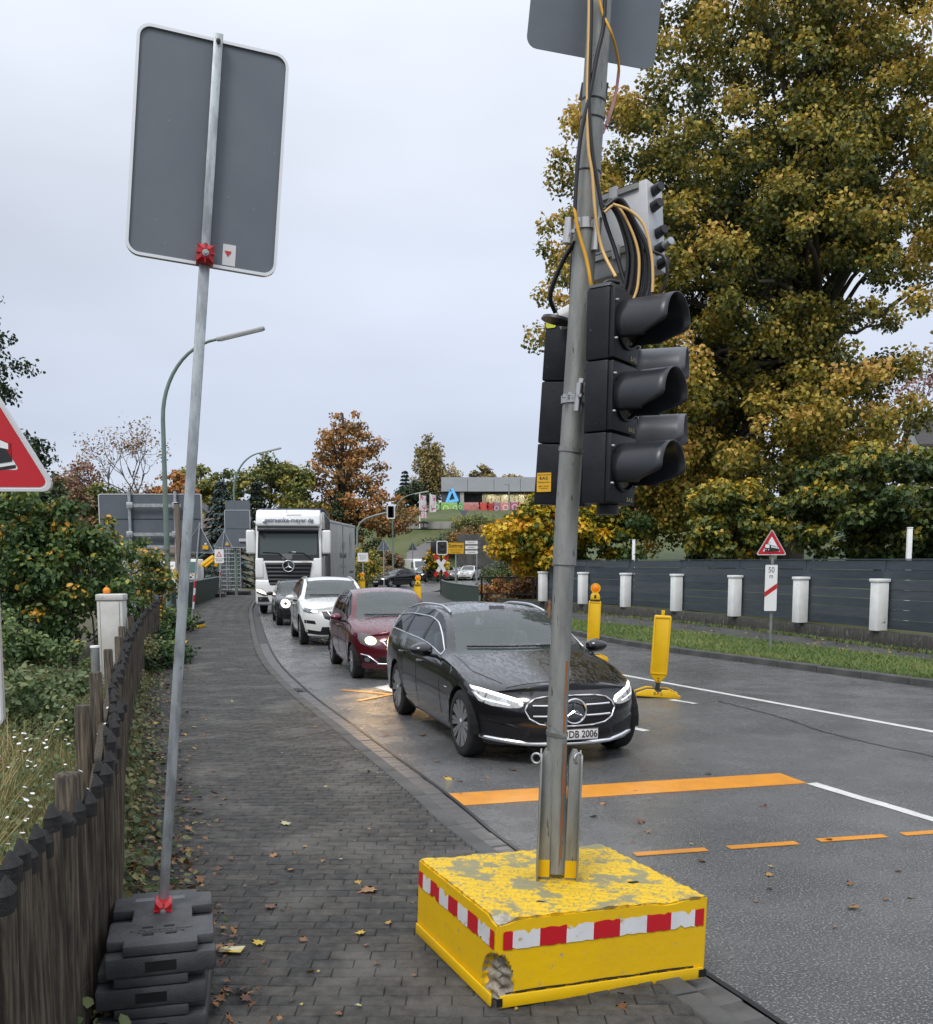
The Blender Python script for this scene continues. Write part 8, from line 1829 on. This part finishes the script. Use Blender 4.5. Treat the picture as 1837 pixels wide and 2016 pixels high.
t = thing('boundary_post', 'grey round metal post in front of the white cabinet', 'post', (0,0,0)); p = at(186,1270,9.6); t.location = (p.x,p.y,0); mb = MB(); mb.tube([(p.x,p.y,0),(p.x,p.y,p.z-.02)], .042, 12); wb(mb, 'shaft', dull_steel, t, smooth=50); mb = MB(); mb.lathe([(0,.012),(.045,.008),(.045,-.01)], 12, Matrix.Translation((p.x,p.y,p.z-.015))); wb(mb, 'cap', white_p, t)
cab = thing('cable_cabinet', 'tall off-white cable cabinet standing behind the picket fence', 'cabinet', (-5.33,14.9,.1), .12)
cm = M('cabinet_white', (.60,.59,.55), .6, c2=(.50,.49,.45), scale=3, c3=(.38,.36,.31), scale3=7, lo3=.62, hi3=.74)
mb = MB(); mb.box((-.185,-.15,0),(.185,.15,1.30)); mb.build('body', cm, cab, bevel=.012); mb = MB(); mb.box((-.20,-.165,1.305),(.20,.165,1.40)); mb.build('lid', cm, cab, bevel=.015)
for x in (-.14,.14): mb = MB(); mb.box((x-.004,-.153,.02),(x+.004,-.149,1.29)); mb.build('door_seam', M('seam_grey', (.20,.20,.19), .7), cab)
mb = MB(); mb.box((-.135,-.157,.05),(.135,-.151,1.27)); mb.build('door', cm, cab, bevel=.004)
t = thing('orange_ball', 'small orange ball on top of the white cable cabinet', 'ball', (-5.42,14.95,1.50)); mb = MB(); mb.sphere((0,0,.045), .055, 16, 10); mb.build('shell', M('orange_plastic', (.80,.26,.01), .4), t, smooth=60); mb = MB(); mb.lathe([(.0,0),(.03,0),(.03,.012)], 12); mb.build('foot', dark_metal, t)
# houses
def house(name, label, loc, rz, w, d, h, rh, wall_m, roof_m, wins, over=.35, gable_front=True):
    t = thing(name, label, 'house', loc, rz); mb = MB(); mb.box((-w/2,0,0),(w/2,d,h)); mb.build('wall', wall_m, t)
    for tri in (([(-w/2,0,h),(w/2,0,h),(0,0,h+rh)],[(w/2,d,h),(-w/2,d,h),(0,d,h+rh)]) if gable_front else ([(-w/2,d,h),(-w/2,0,h),(-w/2,d/2,h+rh)],[(w/2,0,h),(w/2,d,h),(w/2,d/2,h+rh)])):
        mb = MB(); mb.add(tri, [(0,1,2)]); mb.build('gable', wall_m, t)
    for sg in (1,-1):
        mb = MB(); th = .18
        if gable_front: A_ = [(sg*(w/2+over),-over,h-over*rh/(w/2)),(sg*(w/2+over),d+over,h-over*rh/(w/2)),(0,d+over,h+rh),(0,-over,h+rh)]
        else:
            y0 = d/2-sg*(d/2+over); A_ = [(-w/2-over,y0,h-over*rh/(d/2)),(w/2+over,y0,h-over*rh/(d/2)),(w/2+over,d/2,h+rh),(-w/2-over,d/2,h+rh)]
        mb.add([(x,y,z+.02) for x,y,z in A_]+[(x,y,z+th) for x,y,z in A_], [(0,1,2,3),(7,6,5,4),(0,4,5,1),(1,5,6,2),(2,6,7,3),(3,7,4,0)]); mb.build('roof', roof_m, t)
    for x, z, ww, hh in wins:
        mb = MB(); mb.box((x-ww/2-.07,-.06,z-.07),(x+ww/2+.07,.01,z+hh+.07)); f = mb.build('window', white_p, t); mb = MB(); mb.box((x-ww/2,-.075,z),(x+ww/2,-.062,z+hh)); mb.build('pane', dark_glass if False else M('window_dark', (.04,.045,.05), .1), f)
    return t
tiles = M('dark_roof_tiles', (.045,.042,.042), .6, c2=(.065,.06,.058), scale=1.5, stretch=(.6,.6,8), bump=.6, bscale=4); yw = M('yellow_render', (.52,.44,.17), .85, c2=(.47,.40,.16), scale=1.5); bw = M('beige_render', (.52,.46,.32), .85, c2=(.47,.42,.30), scale=1.2); ww_ = M('white_render', (.66,.65,.62), .85, c2=(.58,.57,.54), scale=1.)
house('yellow_house', 'yellow gabled house with a dark roof behind the upper sign tube', (-24.2,88.,0), .12, 6.2, 9, 4.6, 2.8, yw, tiles, [(-1.4,2.6,.8,1.1),(1.3,2.6,.8,1.1)])
house('beige_house', 'low beige house with a brown tiled roof behind the construction site', (-21.6,76.,0), .05, 8.6, 7, 2.75, 2.6, bw, M('brown_tiles', (.10,.075,.06), .8, c2=(.14,.10,.08), scale=3, stretch=(1,1,6), bump=.6, bscale=5), [(-3.0,1.2,.5,1.),(-2.2,1.2,.5,1.),(.4,1.1,.9,1.1),(2.7,1.1,.9,1.1)], gable_front=False)
house('white_house', 'white two-storey house with dark roof at the right picture edge', (36.6,70.,2.), -.25, 9, 9, 8.2, 2.2, ww_, tiles, [(-3.4,6.2,1.1,1.2),(-1.2,6.2,1.1,1.2),(-3.4,3.4,.5,1.3),(-2.5,3.4,.5,1.3),(-.6,3.4,1.,1.3),(-3.2,.9,.9,1.3)], gable_front=False)
# parked car behind the fence at the right edge
far_car(dict(V_S), 'hatchback', 'silver car parked behind the grey fence at the right picture edge', (13.9,25.2), Vector((-.9,-.43)), 'SO  UE 62', lamps=False).root.location.z = .62
# pale site cabin, excavator, posts
t = thing('site_cabin', 'pale blue-white narrow cabin half hidden behind the hazel bush', 'cabin', (-11.0,34.,0)); a, b = at(238,1160,34.), at(272,1074,34.); pc = M('cabin_pale', (.50,.54,.60), .6, c2=(.44,.48,.54), scale=2)
mb = MB(); mb.box((a.x,34.,0),(b.x,36.4,b.z-.12)); wb(mb, 'wall', pc, t, bevel=.03); mb = MB(); mb.box((a.x-.08,33.9,b.z-.11),(b.x+.08,36.5,b.z)); wb(mb, 'roof', pc, t, bevel=.02)
ex = thing('excavator', 'yellow excavator arm with a white cab behind the left parapet', 'excavator', (-16.,60.,0)); ye = M('excavator_yellow', (.75,.42,.01), .4); a, b = at(366,1126,60.), at(392,1101,60.)
mb = MB(); mb.box((a.x,59.5,.9),(b.x,61.,b.z)); wb(mb, 'cab', white_p, ex, bevel=.08); mb = MB(); mb.box((a.x+.08,59.44,a.z),(b.x-.08,59.49,b.z-.15)); wb(mb, 'cab_window', glass_mat('teal_glass', (.3,.5,.48), 0., 1.6, (.25,.42,.40), .5), ex)
P = [at(398,1114,60.), at(412,1103,60.), at(421,1097,60.)]; mb = MB(); mb.tube(P, .17, 8); wb(mb, 'boom', ye, ex, smooth=40); P = [at(421,1096,60.), at(427,1106,60.), at(424,1115,60.)]; mb = MB(); mb.tube(P, .15, 8); wb(mb, 'stick', ye, ex, smooth=40); P = [at(404,1116,59.8), at(420,1103,59.8)]; mb = MB(); mb.tube(P, .08, 8); wb(mb, 'ram', ye, ex); mb = MB(); mb.box((a.x-.6,59.2,.1),(b.x+1.6,61.4,.9)); wb(mb, 'undercarriage', dark_metal, ex, bevel=.1)
t = thing('site_container', 'white site container behind the sapling and the brown post', 'container', (-17.,57.,0)); a, b = at(312,1140,55.), at(345,1106,55.); mb = MB(); mb.box((a.x,55.,0),(b.x,57.5,b.z)); wb(mb, 'wall', white_p, t, bevel=.03); mb = MB(); mb.box((a.x+.2,54.95,1.1),(a.x+.6,54.99,1.6)); wb(mb, 'window', dark_metal, t)
t = thing('barrier_post', 'orange and white barrier post beside the green lamp pole', 'barrier post', (0,0,0)); p = at(318,1140,31.); t.location = (p.x,31.,0)
for k in range(4): mb = MB(); mb.tube([(p.x,31.,.55+.36*k),(p.x,31.,.91+.36*k)], .06, 10); wb(mb, 'band', (M('barrier_orange', (.70,.20,.05), .5), white_sign)[k % 2] if k != 2 else red_sign, t, smooth=50)

# driver of the black estate
dr = thing('person', 'driver in dark clothes behind the steering wheel of the black estate', 'person'); dr.matrix_world = merc.root.matrix_world
dr.location = merc.root.location; dr.rotation_euler = merc.root.rotation_euler
sp = E_; cw = merc.x0-sp['cowl']; hx_ = cw-1.40; hy = .36
skin = M('skin', (.66,.45,.35), .5); cloth = M('dark_jacket', (.05,.052,.06), .85); hair = M('dark_hair', (.03,.022,.016), .6)
J = {'pel':(hx_+.02,hy,.52,.15),'bel':(hx_-.04,hy,.70,.14),'che':(hx_-.08,hy,.90,.15),'nek':(hx_-.06,hy,1.03,.065),'sl':(hx_-.06,hy+.17,.97,.075),'sr':(hx_-.06,hy-.17,.97,.075),'el':(hx_+.16,hy+.25,.80,.052),'er':(hx_+.16,hy-.25,.80,.052),'wl':(hx_+.42,hy+.17,.95,.034),'wr':(hx_+.42,hy-.17,.95,.034),'kl':(hx_+.45,hy+.13,.56,.085),'kr':(hx_+.45,hy-.13,.56,.085),'fl':(hx_+.75,hy+.12,.30,.05),'fr':(hx_+.75,hy-.12,.30,.05)}
E_dg = [('pel','bel'),('bel','che'),('che','nek'),('che','sl'),('che','sr'),('sl','el'),('sr','er'),('el','wl'),('er','wr'),('pel','kl'),('pel','kr'),('kl','fl'),('kr','fr')]
me = bpy.data.meshes.new('body'); ks = list(J); me.from_pydata([J[k][:3] for k in ks], [(ks.index(a), ks.index(b)) for a, b in E_dg], []); me.materials.append(cloth); bo = obj('body', me, dr)
sk = bo.modifiers.new('skin', 'SKIN'); sv = me.skin_vertices[0].data
for i, k in enumerate(ks): sv[i].radius = (J[k][3],)*2; sv[i].use_root = (k == 'pel')
bo.modifiers.new('sub', 'SUBSURF').render_levels = 2
hz = 1.155; hd = Matrix.Translation((hx_-.01,hy,hz)) @ Matrix.Rotation(-.25,4,'Z')
mb = MB(); mb.sphere((0,0,0), 1, 24, 16); vs = []
for x_, y_, z_ in mb.v:
    s_ = 1.0-.16*max(0,-z_)**1.5; fx_ = .098 if x_ > 0 else .105; px_ = x_*fx_*(1-.10*max(0,-z_)); py_ = y_*.076*s_; pz_ = z_*.122
    if x_ > .75 and abs(y_) < .22 and -.35 < z_ < .12: px_ += .020*(1-abs(y_)/.22)*(1-abs(z_+.12)/.3)
    vs.append(hd @ Vector((px_,py_,pz_)))
mb.v = [tuple(v) for v in vs]; mb.tube([hd @ Vector((-.02,0,-.17)), hd @ Vector((-.01,0,-.07))], .052, 12); mb.build('head', skin, dr, smooth=60)
mb = MB(); mb.sphere((0,0,0), 1, 20, 12); mb.v = [tuple(hd @ Vector((min(.062,x_*.108)-.012,y_*.083,max(-.045,z_*.13)+.012))) for x_,y_,z_ in mb.v]; mb.build('hair', hair, dr, smooth=60)
for sg in (1,-1):
    mb = MB(); mb.sphere(tuple(hd @ Vector((.088,sg*.031,.012))), .012, 10, 6); mb.build('eye', M('eye_dark', (.05,.04,.03), .2), dr); mb = MB(); mb.sphere(tuple(hd @ Vector((-.005,sg*.078,-.005))), .022, 10, 6, (.6,.4,1.2)); mb.build('ear', skin, dr)
    mb = MB(); mb.tube([hd @ Vector((.093,sg*.018,.034)), hd @ Vector((.088,sg*.048,.032))], .005, 5); mb.build('eyebrow', hair, dr)
    w0 = Vector(J['wl' if sg > 0 else 'wr'][:3]); mb = MB(); mb.sphere(tuple(w0+Vector((.05,-sg*.01,.01))), .034, 10, 7, (1.2,.8,.8)); hd_ = mb.build('hand', skin, dr, smooth=60)
    for k in range(4): mb = MB(); b0_ = w0+Vector((.065,-sg*.01+.016*(k-1.5),.03)); mb.tube([b0_, b0_+Vector((.035,0,.012)), b0_+Vector((.05,0,-.012)), b0_+Vector((.035,0,-.03))], .0085, 6, True); mb.build('finger', skin, hd_, smooth=60)
    mb = MB(); b0_ = w0+Vector((.03,-sg*.035,.01)); mb.tube([b0_, b0_+Vector((.03,-sg*.012,.015)), b0_+Vector((.05,-sg*.006,.02))], .010, 6); mb.build('thumb', skin, hd_, smooth=60)
mb = MB(); mb.tube([hd @ Vector((.090,-.024,-.062)), hd @ Vector((.096,0,-.060)), hd @ Vector((.090,.024,-.062))], .0055, 5); mb.build('mouth', M('lips', (.40,.18,.15), .5), dr)

# lit headlights on the wet road
def spot(name, car, y, z, e, c_, size=R(70), tilt=.10):
    l = bpy.data.lights.new(name, 'SPOT'); l.energy = e; l.color = c_; l.spot_size = size; l.spot_blend = .6; l.shadow_soft_size = .13
    o = bpy.data.objects.new(name, l); col.objects.link(o); d = Vector((math.cos(car.root.rotation_euler.z), math.sin(car.root.rotation_euler.z), 0)); n_ = Vector((-d.y, d.x, 0)); x = car.hit(y, z) + .05
    o.location = Vector(car.root.location) + d*x + n_*y + Vector((0,0,z)); o.rotation_euler = (-(d + Vector((0,0,-tilt)))).to_track_quat('Z','Y').to_euler(); o.parent = None; return o
for y in (.555,-.555): spot('headlight_lamp', red, y, .672, 130, (1.,.62,.26))
for y in (.60,-.60): spot('headlight_lamp', merc, y, .66, 10, (1.,.95,.85))
